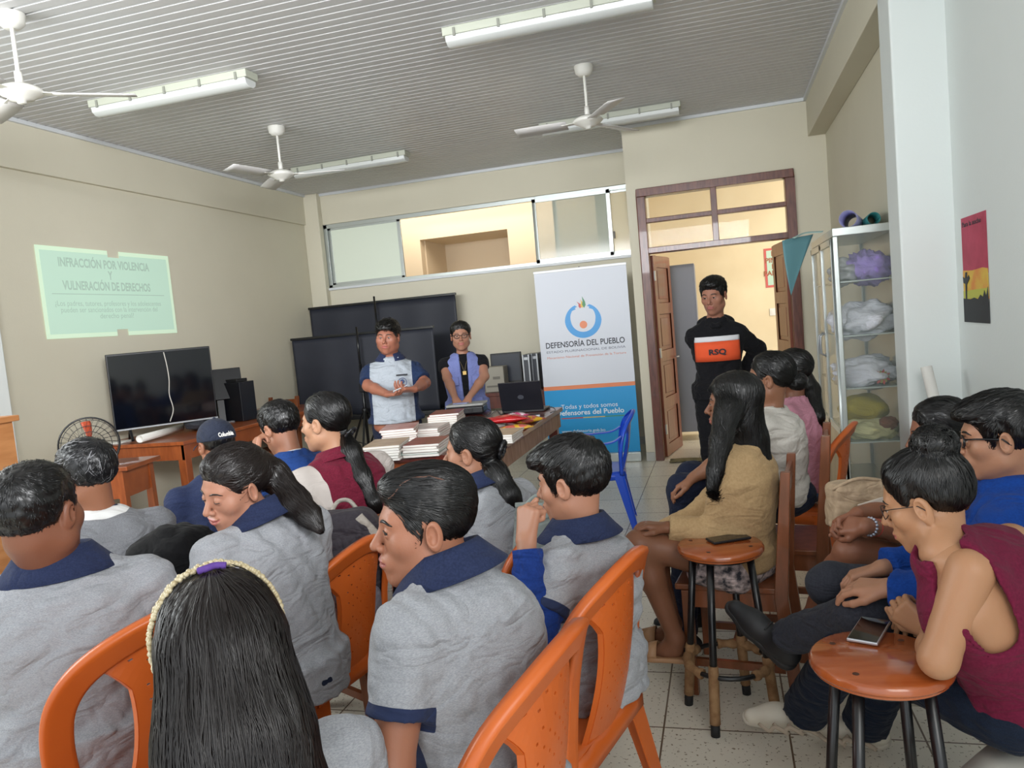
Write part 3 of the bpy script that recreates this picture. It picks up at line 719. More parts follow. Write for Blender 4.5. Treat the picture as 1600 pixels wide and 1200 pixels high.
    # ---------------- hair
    if hair:
        st = hair; tail = None; mh = st.get('mat', M_hair)
        capf = lambda P: hair_cap(lf(P, Hc, Rh, s), o, st)*s
        lo, hi = Hc-.17, Hc+.17
        tl = st.get('tail')
        if tl:
            tp = np.array([(D(*p[:3]) if st.get('px', 1) else Hc+Rh@np.array(p[:3])*s) for p in tl]); tr = [p[3] for p in tl]
            fl = st.get('flat')
            def tailf(P):
                d = chain(P, tp, tr, .03); return d+waves(P, 5, 45, .003)
            lo = np.minimum(lo, tp.min(0)-max(tr)-.02); hi = np.maximum(hi, tp.max(0)+max(tr)+.02)
            kk = st.get('k', .025); lk = st.get('lock')
            hf0 = lambda P: smin(capf(P), tailf(P), kk)
            if lk:
                lp = np.array([D(*p[:3]) for p in lk]); lr = [p[3] for p in lk]; lo = np.minimum(lo, lp.min(0)-.04); hi = np.maximum(hi, lp.max(0)+.04)
                hf2 = lambda P: smin(hf0(P), chain(P, lp, lr, .02)+waves(P, 6, 60, .003), .025)
            else: hf2 = hf0
        else: hf2 = capf
        bun = st.get('bun')
        if bun is not None:
            bc = Hc+Rh@np.array(bun[:3])*s; prev = hf2
            hf2 = lambda P: smin(prev(P), ell(P, bc, (bun[3], bun[3], bun[3]*.85))+waves(P, 9, 55, .004), .008)
            lo = np.minimum(lo, bc-.08); hi = np.maximum(hi, bc+.08)
        if st.get('clear', 1) and tl:
            prev2 = hf2; hf2 = lambda P: prev2(P)
        v, q = surf(hf2, lo, hi, st.get('h', .005)*res)
        ho = qmesh('hair', v, q, mh, root)
        ns = st.get('n', 1200)
        if ns:
            rg = np.random.default_rng(len(PEOPLE)+11); idx = rg.integers(0, len(v), ns); Lq = lf(v, Hc, Rh, s)[idx]
            wh = np.array(st.get('whorl', (0.01, -.055, .10)), f4); tie = np.array(st.get('tie', (0, -.105, .02)), f4)
            sweep = np.array(st.get('sweep', (0, .6, 0)), f4)
            if st['style'] in ('short', 'buzz', 'mess'):
                def df(P):
                    Q = lf(P, Hc, Rh, s); d = (Q-wh); d = d/(np.linalg.norm(d, axis=1)[:, None]+1e-6)+sweep*np.clip((Q[:, 2:3]-.03)/.05, 0, 1)+np.array((0, 0, -.5), f4)*np.clip((.06-Q[:, 2:3])/.05, 0, 1)
                    return d@Rh4.T
                L = st.get('L', .035)
            else:
                ax = (tp if tl else None); grav = np.array((0, 0, -1), f4)
                def df(P):
                    Q = lf(P, Hc, Rh, s); dc = (tie-Q)
                    if st['style'] == 'long':
                        dc = Q*np.array((1.4, .25, 0), f4)-np.array((0, .01, 0), f4); dc[:, 2] -= .06; dc[:, 1] -= .02
                    dc = dc/(np.linalg.norm(dc, axis=1)[:, None]+1e-6)@Rh4.T
                    if ax is None: return dc
                    bd_ = np.full(len(P), 1e9); bt = np.zeros((len(P), 3), f4)
                    for i in range(len(ax)-1):
                        a, b = ax[i].astype(f4), ax[i+1].astype(f4); ab = b-a; t = np.clip((P-a)@ab/float(ab@ab), 0, 1)
                        dd = np.linalg.norm(P-a-t[:, None]*ab, axis=1)-tr[i]; m = dd < bd_; bd_ = np.where(m, dd, bd_); bt[m] = nrm(ab).astype(f4)
                    cd = capf(P); w_ = np.clip((cd-bd_)/.03+.5, 0, 1)[:, None]
                    return dc*(1-w_)+bt*w_
                L = st.get('L', .16)
            sv, sq = strands(hf2, v[idx], df, L, st.get('steps', 7), st.get('r', .0008), st.get('lift', .003), seed=len(PEOPLE), wob=st.get('wob', .18))
            smat = [mh, st['mat2']] if 'mat2' in st else mh
            mi2 = None
            if 'mat2' in st: mi2 = (np.random.default_rng(5).random(len(sq)//1) < 0).astype(int); per = ns; ids = (sq[:, 0]//(3*(st.get('steps', 7)+1))); mi2 = (np.random.default_rng(5).random(ns) < st.get('frac', .2))[ids].astype(int)
            qmesh('hair_locks', sv, sq, smat, ho, mi2)
    # ---------------- shirt
    sh = shirt or {}
    g0 = sh.get('g', .012); sl = sh.get('sleeve', .62); sr = sh.get('sr', .060)*r; hem = sh.get('hem', .0)
    seed = len(PEOPLE)*3+1; wa = sh.get('wa', .006)
    pdown = nrm(Pp-T.pts[1])
    def sf(P, part=None):
        d = T.f(P, g0)
        for k in 'LR':
            d = smin(d, cap(P, Nb-up2*.004, Sx[k], .046*s, .052*r), .045)
        if sh.get('skirt'):   # untucked bottom below the hips
            Q = (P-Pp.astype(f4))@Rb.astype(f4); a = .186*build*s+sh.get('flare', 0)*.2; b = (.152*deep)*s+sh.get('bell', 0)
            e = (np.sqrt((Q[:, 0]/a)**2+((Q[:, 1]-sh.get('bell', 0)*.3)/b)**2)-1)*b; e = np.maximum(np.maximum(e, -Q[:, 2]-sh['skirt']), Q[:, 2]-.05); d = smin(d, e, .03)
        wv_ = waves(P, seed, sh.get('wf', 16), wa, sh.get('wst'))+waves(P, seed+7, sh.get('wf', 16)*2.3, wa*.35)
        d = d+wv_
        arm = None
        for k in 'LR':
            S, E, Wq = Sx[k], Ex[k], Wx[k]
            if sl <= 0: break
            if sl <= 1:
                e = cap(P, S, S+(E-S)*(sl+.15), sr, sr*sh.get('sflare', 1.0))+wv_; ax_ = nrm(E-S).astype(f4)
                e = np.maximum(e, (P-(S+(E-S)*sl).astype(f4))@ax_)
            else:
                Wc = E+(Wq-E)*(sl-1); e = smin(cap(P, S, E, sr, sr*.92), cap(P, E, Wc, sr*.92, sr*.72), .02)+wv_*1.3
                ax_ = nrm(Wq-E).astype(f4); e = np.maximum(e, (P-Wc.astype(f4))@ax_)
            arm = e if arm is None else np.minimum(arm, e)
        if arm is not None: d = smin(d, arm, sh.get('ak', .035))
        if sl <= 0:                                     # sleeveless: cut the arm holes
            for k, sg in (('L', -1), ('R', 1)): d = smax(d, -cap(P, Sx[k]+up2*.10+rt*sg*.035, Sx[k]-up2*.13+rt*sg*.05, .062*s), .01)
        if 'hemz' in sh: d = np.maximum(d, (Pp[2]+sh['hemz']-P[:, 2]))
        hn = sh.get('neck', .058)*s
        d = smax(d, -cap(P, Nb+up2*sh.get('nz', .03), Nb+up2*.2+T.fw*.05, hn, hn+.02), .006)
        if sh.get('v'): d = smax(d, -cap(P, Nb+up2*.01+T.fw*.09, Nb-up2*sh['v']+T.fw*.13, .03, .004), .004)
        return d
    if sh:
        b0, b1 = T.bb(.09); A_ = np.array(list(Sx.values())+list(Ex.values())+(list(Wx.values()) if sl > 1 else [])); b0 = np.minimum(b0, A_.min(0)-.09); b1 = np.maximum(b1, A_.max(0)+.09)
        if sh.get('skirt'): b0[2] = min(b0[2], Pp[2]-sh['skirt']-.03)
        v, q = surf(sf, b0, b1, sh.get('h', .009)*res)
        reg = np.full(len(v), -1.0); m2 = None
        if 'cuff' in sh:
            m2 = sh['cuff']
            for k in 'LR':
                S, E, Wq = Sx[k], Ex[k], Wx[k]; a, b = (S, E) if sl <= 1 else (E, Wq); L_ = np.linalg.norm(b-a); t = (v-a)@(b-a)/L_**2
                end = sl if sl <= 1 else sl-1; rad = np.linalg.norm(v-a-t[:, None]*(b-a), axis=1)
                reg = np.maximum(reg, np.minimum(np.minimum((t-end)*L_+sh.get('cuffw', .024), sr*1.16-rad), end+.1-t))
        if 'panel' in sh:                               # side panels under the arms
            m2 = sh['panelm']; Q = (v-Pp)@Rb; tt = (v-Pp)@up2/np.linalg.norm(Nb-Pp); yc = np.interp(tt, np.linspace(0, 1, 11), (T.pts-Pp)@fw)
            for k, sg in (('L', -1), ('R', 1)):
                S, E = Sx[k], Ex[k]; t = np.clip((v-S)@(E-S)/np.sum((E-S)**2), 0, sl); rad = np.linalg.norm(v-S-t[:, None]*(E-S), axis=1)
                reg = np.maximum(reg, np.minimum.reduce([sh['panel']-.01-np.abs(Q[:, 1]-yc-.01), Q[:, 0]*sg-.07, rad-sr*1.14, (sh.get('ptop', .68)-tt), (tt-.14), np.abs(Q[:, 0])-1.6*np.abs(Q[:, 1]-yc)]))
        if 'yoke' in sh:
            m2 = sh['yokem']; reg = sh['yoke'](v, dict(Nb=Nb, Pp=Pp, rt=rt, fw=fw, up=up2, S=Sx, E=Ex, W=Wx))
        so = qmesh('shirt', v, q, twotone(sh['mat'], m2) if m2 is not None else sh['mat'], root, None, reg=reg if m2 is not None else None)
    # ---------------- collar
    co = sh.get('collar')
    if co is not None:
        ax_ = nrm(up2*.8+nrm(Hc-Nb)*.4); xx = nrm(rt-ax_*(rt@ax_)); yy = np.cross(ax_, xx); c = Nb+ax_*co.get('z', .032)*s-T.fw*.002
        g = G(); gap = co.get('gap', .35); n = 36; rows = []
        r0 = co.get('r', .070)*s; fl = co.get('fall', .046)*s; hh_ = co.get('h', .036)*s
        for j in range(n+1):
            a = math.pi/2+gap+(2*math.pi-2*gap)*j/n; back = .5-.5*math.sin(a); dx = math.cos(a)*xx+math.sin(a)*yy*.92; hb = hh_*(.55+.5*back)
            pts = [(r0-.006, -.02), (r0-.006, hb*.7), (r0, hb), (r0+.006, hb+.001), (r0+.013, hb-.008), (r0+.020+fl*.35, hb-.012-fl*.5), (r0+.022+fl*.75, hb-.010-fl)]
            rows.append([c+dx*p_+ax_*z_ for p_, z_ in pts])
        g.grid(rows); g.build('collar', co.get('mat', M_navy), root, smooth=True, solid=.003)
        if co.get('band'):
            g = G(); rows = []
            for j in range(n+1):
                a = math.pi/2+gap+(2*math.pi-2*gap)*j/n; dx = math.cos(a)*xx+math.sin(a)*yy*.92; rows.append([c+dx*(r0+.024+fl*.80)+ax_*(hh_-.014-fl*z_) for z_ in (.9, 1.05)])
            g.grid(rows); g.build('collar_edge', co['band'], root, smooth=True, solid=.004)
    rb = sh.get('rib')
    if rb:
        ax_ = nrm(up2*.85+nrm(Hc-Nb)*.3); rr = rb.get('r', .060)*s; a = np.arange(33)*2*math.pi/32; x_, y_, _ = frame(ax_)
        g = G(); g.tube([Nb+ax_*(rb.get('z', .022)*s)+(x_*math.cos(t)+y_*math.sin(t))*rr for t in a], rb.get('t', .007), 8, cap=False); g.build('neckband', rb['mat'], root, smooth=True)
    # ---------------- trousers or shorts
    if pants:
        sp = pants.get('short', 0); mp_ = pants['mat']; pr_ = pants.get('r', 1.0)
        def pf(P):
            d = ell(P, Pp-up*.01, V(.155*build, .130*build, .105)*s)
            for k in 'LR':
                Hh, K_, A_, fd = LG[k]
                if sp: e = cap(P, Hh, Hh+(K_-Hh)*(sp+.15), .100*pr_*r, .088*pr_*r); e = np.maximum(e, (P-(Hh+(K_-Hh)*sp).astype(f4))@nrm(K_-Hh).astype(f4))
                else:
                    e = smin(cap(P, Hh, K_, .094*pr_*r, .068*pr_*r), cap(P, K_, A_, .064*pr_*r, pants.get('ank', .052)*r), .03); e = np.maximum(e, (P-A_.astype(f4))@nrm(A_-K_).astype(f4))
                d = smin(d, e, .03)
            return d+waves(P, seed+1, 20, .005)
        A_ = np.array([x for k in 'LR' for x in LG[k][:3]]); v, q = surf(pf, np.minimum(A_.min(0)-.13, Pp-.2), np.maximum(A_.max(0)+.13, Pp+.2), .010*res)
        qmesh(pants.get('name', 'trousers'), v, q, mp_, root)
    shm = (pants or {}).get('shoe')
    if shm:
        for k in 'LR':
            Hh, K_, A_, fd = LG[k]; fn = nrm(fd); sd = nrm(np.cross(fn, K_-A_)); un = np.cross(sd, fn)
            shoe(root, A_, fn, sd, un, shm, lg.get(k, {}))
    info = dict(root=root, Hc=Hc, Rh=Rh, s=s, Nb=Nb, Pp=Pp, S=Sx, E=Ex, W=Wx, L=LG, T=T, rt=rt, fw=fw, up=up2, Rb=Rb)
    PEOPLE.append(info); return info
def shoe(root, A_, fn, sd, un, m, o):
    if un[2] < 0: un = -un; sd = -sd
    base = A_-un*.085
    def f(P):
        d = smin(cap(P, base+fn*-.035+un*.035, base+fn*.10+un*.028, .038, .036), cap(P, base+fn*.09+un*.028, base+fn*.165+un*.022, .037, .026), .03)
        d = smin(d, cap(P, A_+un*.005, base+un*.04, .040, .036), .03)
        d = smax(d, -((P-base.astype(f4))@un.astype(f4)-.004), .004)
        return smax(d, -cap(P, A_-un*.01, A_+un*.1, .031), .004)
    v, q = surf(f, base-.26, base+.26, .0055); so = qmesh('shoe', v, q, m, root)
    def f2(P):
        Q = P.copy(); d = smin(cap(P, base+fn*-.035+un*.008, base+fn*.10+un*.008, .040, .040), cap(P, base+fn*.10+un*.008, base+fn*.170+un*.010, .040, .028), .02)
        h_ = (P-base.astype(f4))@un.astype(f4); return smax(smax(d, h_-.020, .004), -h_-.004, .003)
    v, q = surf(f2, base-.26, base+.26, .0055); qmesh('sole', v, q, mat('shoe_sole', 'BDB6A8', rough=.7) if o.get('sole', 1) else mat('black_rubber', '1B1B1C', rough=.7), so)
    g = G()
    for i in range(5):
        c = base+fn*(.035+.022*i)+un*(.075-.008*i); g.tube([c-sd*.022, c+un*.004, c+sd*.022], .003, 6)
    g.build('laces', mat('lace_cream', 'CFC8B8', rough=.9) if o.get('sole', 1) else mat('black_rubber', '1B1B1C'), so, smooth=True)
# ================================================================ the people
def Zt(x, y, z):
    v = ray(x, y); return (x, y, (z-C_[2])/v[2])
M_white_rib = mat('white_rib', 'D8D8D6', rough=.9)
M_sole = mat('shoe_dark', '17181B', rough=.6)
M_jean = cloth('dark_denim', '1B2536', '141C2B', scale=300)
M_jeanl = cloth('blue_denim', '4E78A8', '3E6493', scale=260)
M_slack = cloth('charcoal_slacks', '34363E', '2C2E36')
M_navyt = cloth('navy_trousers', '20263A', '1B2032')
polo = dict(mat=M_polo, cuff=M_navy, collar={}, panel=.040, panelm=M_navy, skirt=.07)
def pol(**k): d = dict(polo); d.update(k); return d
nav = dict(mat=M_navyt, shoe=M_sole)

# --- front left block, seen from behind
p_big = person('large student with cropped black hair and grey polo, leftmost of the near row', (58, 803, 2.00), 14, 34, hair=dict(style='buzz', n=2600, L=.022, thick=.010, top=.014, r=.0006, wob=.35), tone='7A4E3A', s=1.14, build=1.14, deep=1.1, nape=(92, 893, 2.08),
    o=dict(fat=1, h=.004), shirt=pol(wa=.008, wf=13, h=.008, panel=.0, ptop=-9, collar=dict(r=.074, fall=.055)), pants=nav, lean=.06, bend=.05)
p_grey = person('student with greying tousled hair, dark grey t-shirt with a white and navy neckband', (136, 744, 2.70), 82, 58, pitch=-8, hair=dict(style='mess', n=1500, L=.05, top=.024, thick=.014, mat=M_hairg, mat2=M_greyl, frac=.10, wob=.5, r=.0010), tone='8A5C44', nape=(158, 812, 2.72),
    shirt=dict(mat=M_polod, wa=.005, yoke=lambda c, b: .098-np.linalg.norm(c-b['Nb'], axis=1), yokem=M_white_rib, rib=dict(mat=M_navy, r=.058, z=.034)), pants=nav, lean=.12, bend=.05)
p_cap = person('student in a dark blue baseball cap and navy jacket beside the television table', (338, 694, 3.75), 62, 60, hair=dict(style='short', n=300, top=.008, thick=.006), tone='8E5E46', nape=(333, 752, 3.72),
    shirt=dict(mat=M_navy, sleeve=.9, yoke=lambda c, b: (c-b['Pp'])@b['rt']-.06, yokem=M_polod), pants=nav, lean=.1, res=1.3)
p_smile = person('smiling girl with a long dark ponytail looking over her shoulder, grey polo with navy collar', (366, 762, 2.28), 158, 72, pitch=-14, roll=-6, hair=dict(style='pony', mat=M_hairb, tie=(.0, -.10, .055), tail=[(408, 722, 2.33, .026), (428, 742, 2.36, .036), (462, 785, 2.32, .034), (484, 806, 2.28, .024), (500, 828, 2.25, .006)], n=5200, L=.15, r=.0008, lift=.007, wob=.2), tone='A87862', nape=(408, 814, 2.33),
    o=dict(fem=1, smile=1.2, lid=-.0035, h=.0028, gaze=(0, 1, -.5)), shirt=pol(wa=.008, wf=15, h=.007), pants=nav, lean=.06, bend=.04)
p_bluej = person('boy with black hair in a blue jacket resting his cheek on his hand', (437, 669, 3.62), 74, 58, pitch=-18, hair=dict(style='short', n=1300, L=.04, top=.022, thick=.013, r=.0010, wob=.4), tone='A07058', nape=(455, 718, 3.6),
    shirt=dict(mat=cloth('royal_blue_jersey', '2A4A8A', '24427E'), sleeve=1.95, rib=dict(mat=M_white_rib, r=.060, t=.005, z=.03)), pants=nav, lean=.14,
    arms=dict(L=dict(E=(400, 765, 3.35), W=(400, 713, 3.42), d=(.3, .3, .8), n=(.5, 0, 0), curl=.8)), res=1.25)
p_maroon = person('woman with a long low ponytail, maroon vest over pale grey sleeves, at the front left', (508, 660, 3.25), 88, 64, hair=dict(style='pony', tie=(0, -.10, -.035), tail=[(540, 680, 3.25, .022), (549, 706, 3.2, .036), (565, 745, 3.15, .034), (585, 785, 3.12, .022), (595, 800, 3.12, .008)], n=2000, L=.13, r=.0010), tone='B08468', nape=(527, 720, 3.25), s=1.03, build=1.12,
    o=dict(fem=1), shirt=dict(mat=cloth('maroon_jersey', '6A1C30', '5C1729'), sleeve=.66, wa=.005, yoke=lambda c, b: np.abs((c-b['Nb'])@b['rt'])-.150, yokem=cloth('beige_grey_sleeve', 'B4ACA6', 'A69E98'), collar=dict(mat=cloth('maroon_jersey', '6A1C30'), h=.02, fall=.035)),
    pants=nav, lean=.10, bend=.05, arms=dict(L=dict(E=(482, 828, 3.0), W=(450, 850, 3.2))))
p_long = person('girl with long loose dark hair and a beaded headband, seen from behind', (344, 1008, 1.27), 44, 42, pitch=-6, hair=dict(style='long', px=0, mat=M_hairb, thick=.012, top=.018, tail=[(0, -.055, .0, .098), (-.005, -.105, -.13, .108), (-.005, -.135, -.26, .118), (0, -.15, -.38, .110), (0, -.14, -.47, .05)], n=7500, L=.34, steps=12, r=.00065, lift=.006, wob=.17, h=.0045), tone='9A6A50',
    o=dict(fem=1), shirt=pol(h=.008), pants=nav, lean=.05, bend=.03)
p_boy = person('boy in profile with combed-back parted black hair and grey polo, centre of near row', (664, 820, 1.57), 119, 58, pitch=1, hair=dict(style='short', quiff=.5, n=7000, L=.055, thick=.0035, top=.019, r=.0006, sweep=(-.25, -1.1, 0), whorl=(.0, .10, .09), wob=.12, wa=.0015, h=.0035), tone='A06C54', nape=(705, 902, 1.57), s=1.0, build=1.04,
    o=dict(h=.0024, open=.0032, nose=.95, jaw=1.04, lid=.0048, gaze=(-.5, 1, -.05)), shirt=pol(wa=.007, wf=14, h=.0058, ptop=.55, panel=.05), pants=nav, lean=.05, bend=.03,
    arms=dict(L=dict(S=(640, 985, 1.44), E=(612, 1205, 1.38), W=(560, 1260, 1.55)), R=dict(S=(788, 948, 1.72))))
p_wavy = person('girl with long wavy half-tied hair, grey polo with navy collar, just behind the book table', (737, 706, 2.78), 90, 62, hair=dict(style='pony', tie=(0, -.10, .01), tail=[(766, 712, 2.8, .030), (773, 742, 2.74, .042), (795, 775, 2.70, .034), (817, 803, 2.68, .012)], n=2600, L=.14, r=.0008, wob=.3), tone='9E7058', nape=(752, 766, 2.78),
    o=dict(fem=1), shirt=pol(h=.008, wa=.007), pants=nav, lean=.13, bend=.06)
p_hand = person('boy with straight black hair, grey polo over blue sleeves, hand at his mouth', (893, 752, 2.16), 78, 52, pitch=-6, hair=dict(style='short', n=4000, L=.06, thick=.014, top=.024, r=.0008, fringe=.022, wob=.16, line=-.006, sweep=(0, .3, -.2)), tone='A87860', nape=(905, 838, 2.15), build=1.0,
    o=dict(h=.003), shirt=pol(h=.0065, wa=.008, panel=.05, ptop=.5), pants=nav, lean=-.02, bend=.05,
    arms=dict(L=dict(S=(872, 885, 2.02), E=(836, 1003, 1.93), W=(822, 846, 1.99), d=(.28, .10, .85), n=(.75, .1, -.3), curl=1.15, thumb=.8, h=.003), R=dict(S=(955, 868, 2.30), E=(965, 990, 2.42), W=(870, 1000, 2.35))))
for k in 'L':   # blue long sleeve under the polo
    b = p_hand; S, E, Wq = b['S'][k], b['E'][k], b['W'][k]
    def bs(P):
        e = smin(cap(P, S+(E-S)*.45, E, .050, .047), cap(P, E, E+(Wq-E)*.92, .047, .037), .02)+waves(P, 77, 34, .006)
        return np.maximum(e, (P-(E+(Wq-E)*.92).astype(f4))@nrm(Wq-E).astype(f4))
    A_ = np.array([S, E, Wq]); v, q = surf(bs, A_.min(0)-.08, A_.max(0)+.08, .006); qmesh('undershirt_sleeve', v, q, cloth('royal_blue_sleeve', '1E3A80', '1A3372'), b['root'])

# --- right block, wooden chairs
M_tan = cloth('tan_fleece', 'B79A72', 'AC8F68', scale=120, wr=.3)
p_tan = person('girl with very long straight black hair in a tan sweater on a wooden chair', (1147, 630, 2.95), 80, 76, hair=dict(style='long', px=1, ears=1, tail=[(1152, 628, 2.97, .088), (1166, 690, 2.97, .078), (1180, 730, 2.95, .060), (1196, 770, 2.93, .016)], lock=[(1137, 640, 2.87, .050), (1126, 690, 2.82, .038), (1117, 735, 2.77, .026), (1113, 762, 2.76, .020)], lift=.0012, n=4200, L=.34, steps=10, r=.0008, wob=.10), tone='7E543E', nape=(1160, 702, 2.96),
    o=dict(fem=1), shirt=dict(mat=M_tan, sleeve=1.97, sr=.060, wa=.006, g=.016, skirt=.02), lean=.02, bend=.02, pelvis=(1155, 866, 3.06),
    pants=dict(bare=1, short=.42, mat=cloth('floral_print', 'D8C6C4', '3A3A40', scale=38), name='floral_shorts', r=1.12, foot=1),
    arms=dict(L=dict(S=(1156, 726, 2.90), E=(1116, 832, 2.96), W=(1043, 824, 2.98)), R=dict(E=(1090, 810, 3.15), W=(1035, 830, 3.1))),
    legs=dict(L=dict(K=(998, 850, 2.98), A=(1056, 998, 3.02), f=(-1, .1, 0)), R=dict(K=(1010, 836, 3.14), A=(1052, 975, 3.2), f=(-1, .1, 0))))
p_white = person('woman with her hair in a low bun, white t-shirt, on the second wooden chair', (1203, 592, 3.48), 78, 80, hair=dict(style='bun', tie=(0, -.09, -.01), bun=(0.03, -.115, -.02, .045), n=1500, L=.10, r=.0009), tone='8E624A', nape=(1205, 648, 3.48), build=1.08,
    o=dict(fem=1), shirt=dict(mat=cloth('white_cotton', 'CFCAC2', 'C6C1B9'), sleeve=.6, wa=.008, wst=(.4, .4, 2)), pants=dict(mat=M_navyt, shoe=M_sole), pelvis=(1215, 770, 3.5), bend=.03,
    arms=dict(L=dict(S=(1192, 668, 3.36), E=(1128, 722, 3.28), W=(1085, 745, 3.3))), legs=dict(L=dict(K=(1068, 765, 3.35), f=(-1, 0, 0)), R=dict(K=(1080, 745, 3.6), f=(-1, 0, 0))), res=1.2)
p_pink = person('girl in a pink top with a long black ponytail, beside the cabinet', (1238, 580, 4.05), 66, 70, hair=dict(style='pony', tie=(0, -.10, .02), tail=[(1256, 578, 4.1, .03), (1266, 610, 4.08, .045), (1272, 650, 4.0, .045), (1273, 688, 4.0, .03)], n=1200, L=.14, r=.0010), tone='7A503C', nape=(1242, 628, 4.05), s=.95,
    o=dict(fem=1), shirt=dict(mat=cloth('pink_cotton', 'C98FA0', 'BE8496'), sleeve=.6), pants=dict(mat=M_jeanl, shoe=M_sole), res=1.4)
p_yel = person('girl in a yellow top with clasped hands and a tan bag on her lap', (1468, 676, 2.66), 84, 74, pitch=-8, hair=dict(style='pony', tie=(0, -.10, .0), tail=[(1505, 690, 2.70, .03), (1512, 730, 2.72, .028), (1510, 760, 2.7, .015)], n=1500, L=.12), tone='8A5A44', nape=(1492, 738, 2.66), s=.98,
    o=dict(fem=1), shirt=dict(mat=cloth('yellow_cotton', 'CDBD4A', 'C2B142'), sleeve=0), pelvis=(1530, 880, 2.7), bend=.06,
    pants=dict(bare=1, short=.5, mat=cloth('denim_shorts', '3A5E8A', '325480'), name='shorts'),
    arms=dict(L=dict(E=(1425, 832, 2.50), W=(1352, 822, 2.42), d=(.35, .9, -.1), n=(.6, 0, -.5), curl=.75, bare=1, h=.0032, hs=.92), R=dict(E=(1408, 792, 2.62), W=(1340, 803, 2.50), d=(-.5, .8, -.25), n=(-.4, -.2, -.8), curl=.8, bare=1, h=.0032, hs=.92)),
    legs=dict(L=dict(K=(1330, 862, 2.50), A=(1280, 940, 2.70), f=(-.8, .25, -.45)), R=dict(K=(1350, 850, 2.72), A=(1350, 960, 2.85), f=(-.8, .2, -.3))))
M_blueh = cloth('royal_blue_fleece', '14408E', '113882')
p_blue = person('boy with glasses in a royal blue hooded sweatshirt and grey trousers, legs crossed', (1562, 682, 2.14), 78, 66, pitch=-4, hair=dict(style='short', n=3000, L=.055, thick=.013, top=.022, r=.0008, fringe=.008, wob=.16), tone='A87A60', nape=(1580, 762, 2.16), build=1.05,
    o=dict(), shirt=dict(mat=M_blueh, sleeve=1.93, sr=.066, wa=.009, g=.02), pants=dict(mat=M_slack, shoe=M_sole), pelvis=(1590, 960, 2.12), bend=.05,
    arms=dict(L=dict(S=(1560, 845, 2.02), E=(1478, 935, 1.92), W=(1390, 918, 2.02), d=(.0, .85, -.1), n=(.2, 0, -1), curl=.35, h=.003), R=dict(E=(1480, 880, 2.2), W=(1378, 888, 2.16), d=(-.3, .9, -.3), n=(-.1, 0, -1), curl=.55, h=.003)),
    legs=dict(R=dict(K=(1300, 915, 2.34), A=(1420, 1065, 2.55), f=(-1, .1, 0)), L=dict(K=(1345, 965, 2.10), A=(1228, 995, 2.34), f=(-.72, .35, .62), sole=0)))
p_tank = person('girl with a high bun in a sleeveless maroon top, elbow on the nearer round stool', (1447, 782, 1.82), 66, 46, pitch=-18, hair=dict(style='bun', tie=(0, -.055, .115), bun=(.0, -.066, .125, .050), n=3500, L=.10, r=.0007, wob=.12), tone='A87C5C', nape=(1478, 866, 1.74),
    o=dict(fem=1, h=.003), shirt=dict(mat=cloth('maroon_knit', '6A1A36', '5E1630'), sleeve=0, wa=.004, h=.007), pants=dict(mat=M_jean, r=1.02, ank=.070, shoe=mat('cream_sneaker', 'CFC8B8', rough=.7)), pelvis=(1610, 1080, 1.80), bend=.05, shw=.160,
    arms=dict(L=dict(S=(1516, 893, 1.66), E=(1466, 1030, 1.66), W=(1455, 985, 1.87), d=(-.2, .75, .45), n=(.9, .1, -.1), curl=.8, bare=1, h=.003, hs=.95), R=dict(S=(1580, 850, 1.85), E=(1580, 960, 2.0), W=(1480, 960, 1.98), bare=1)),
    legs=dict(L=dict(K=(1330, 1003, 2.14), A=(1258, 1108, 2.48), f=(-.95, -.05, 0)), R=dict(K=(1400, 1003, 2.22), A=(1352, 1130, 2.5), f=(-.85, .15, 0))))

# --- standing at the front
M_blkt = cloth('black_cotton', '1A1A1E', '151518')
p_man = person('man in a grey and navy polo shirt standing and speaking beside the tripod', (606, 527, 5.85), 188, 200, pitch=-2, roll=-4, hair=dict(style='short', n=1600, L=.035, top=.024, thick=.008, r=.0014, wob=.6, lift=.010, fringe=.004), tone='9A6450', stand=True, s=1.05, build=1.08, deep=1.25, shw=.150, shd=(.02, .02),
    o=dict(fat=1, open=.006, h=.004), shirt=dict(mat=cloth('pale_grey_jersey', 'A9B0B8', 'A0A7AF'), sleeve=.80, sr=.062, skirt=.05, hemz=.03, bell=.04, flare=.02, wa=.006, yoke=lambda c, b: np.abs((c-b['Nb'])@b['rt'])-.158, yokem=cloth('navy_cotton', '22304E', '1D2A46'), collar=dict(r=.064, fall=.04), g=.016),
    pants=dict(mat=M_navyt, shoe=M_sole), torso_kw=dict(belly=.035), bend=-.01,
    arms=dict(R=dict(E=(575, 603, 5.78), W=(606, 616, 5.58), d=(-.75, .6, .0), n=(-.2, .2, .9), curl=.5, hs=1.1), L=dict(E=(664, 598, 5.82), W=(648, 608, 5.56), d=(.8, .4, .05), n=(0, -.3, .9), curl=.55, hs=1.1)))
p_wom = person('woman with glasses in a lilac-blue utility vest over a black t-shirt standing at the table', (720, 525, 6.5), 198, 200, hair=dict(style='bun', tie=(0, -.10, -.04), bun=(0, -.115, -.05, .035), n=900, L=.10, r=.0013, thick=.013, top=.018), tone='A87A64', stand=True, shw=.155, s=1.02, build=.96,
    o=dict(fem=1, smile=.8, h=.004), shirt=dict(mat=M_blkt, sleeve=.42, sr=.058, wa=.004), pants=dict(mat=M_jeanl, shoe=M_sole),
    arms=dict(R=dict(E=(699, 590, 6.45), W=(712, 624, 6.25), d=(-.3, .5, -.5), n=(0, -.3, -.9), curl=.3), L=dict(E=(757, 588, 6.45), W=(732, 622, 6.25), d=(.4, .5, -.5), n=(0, -.3, -.9), curl=.3)))
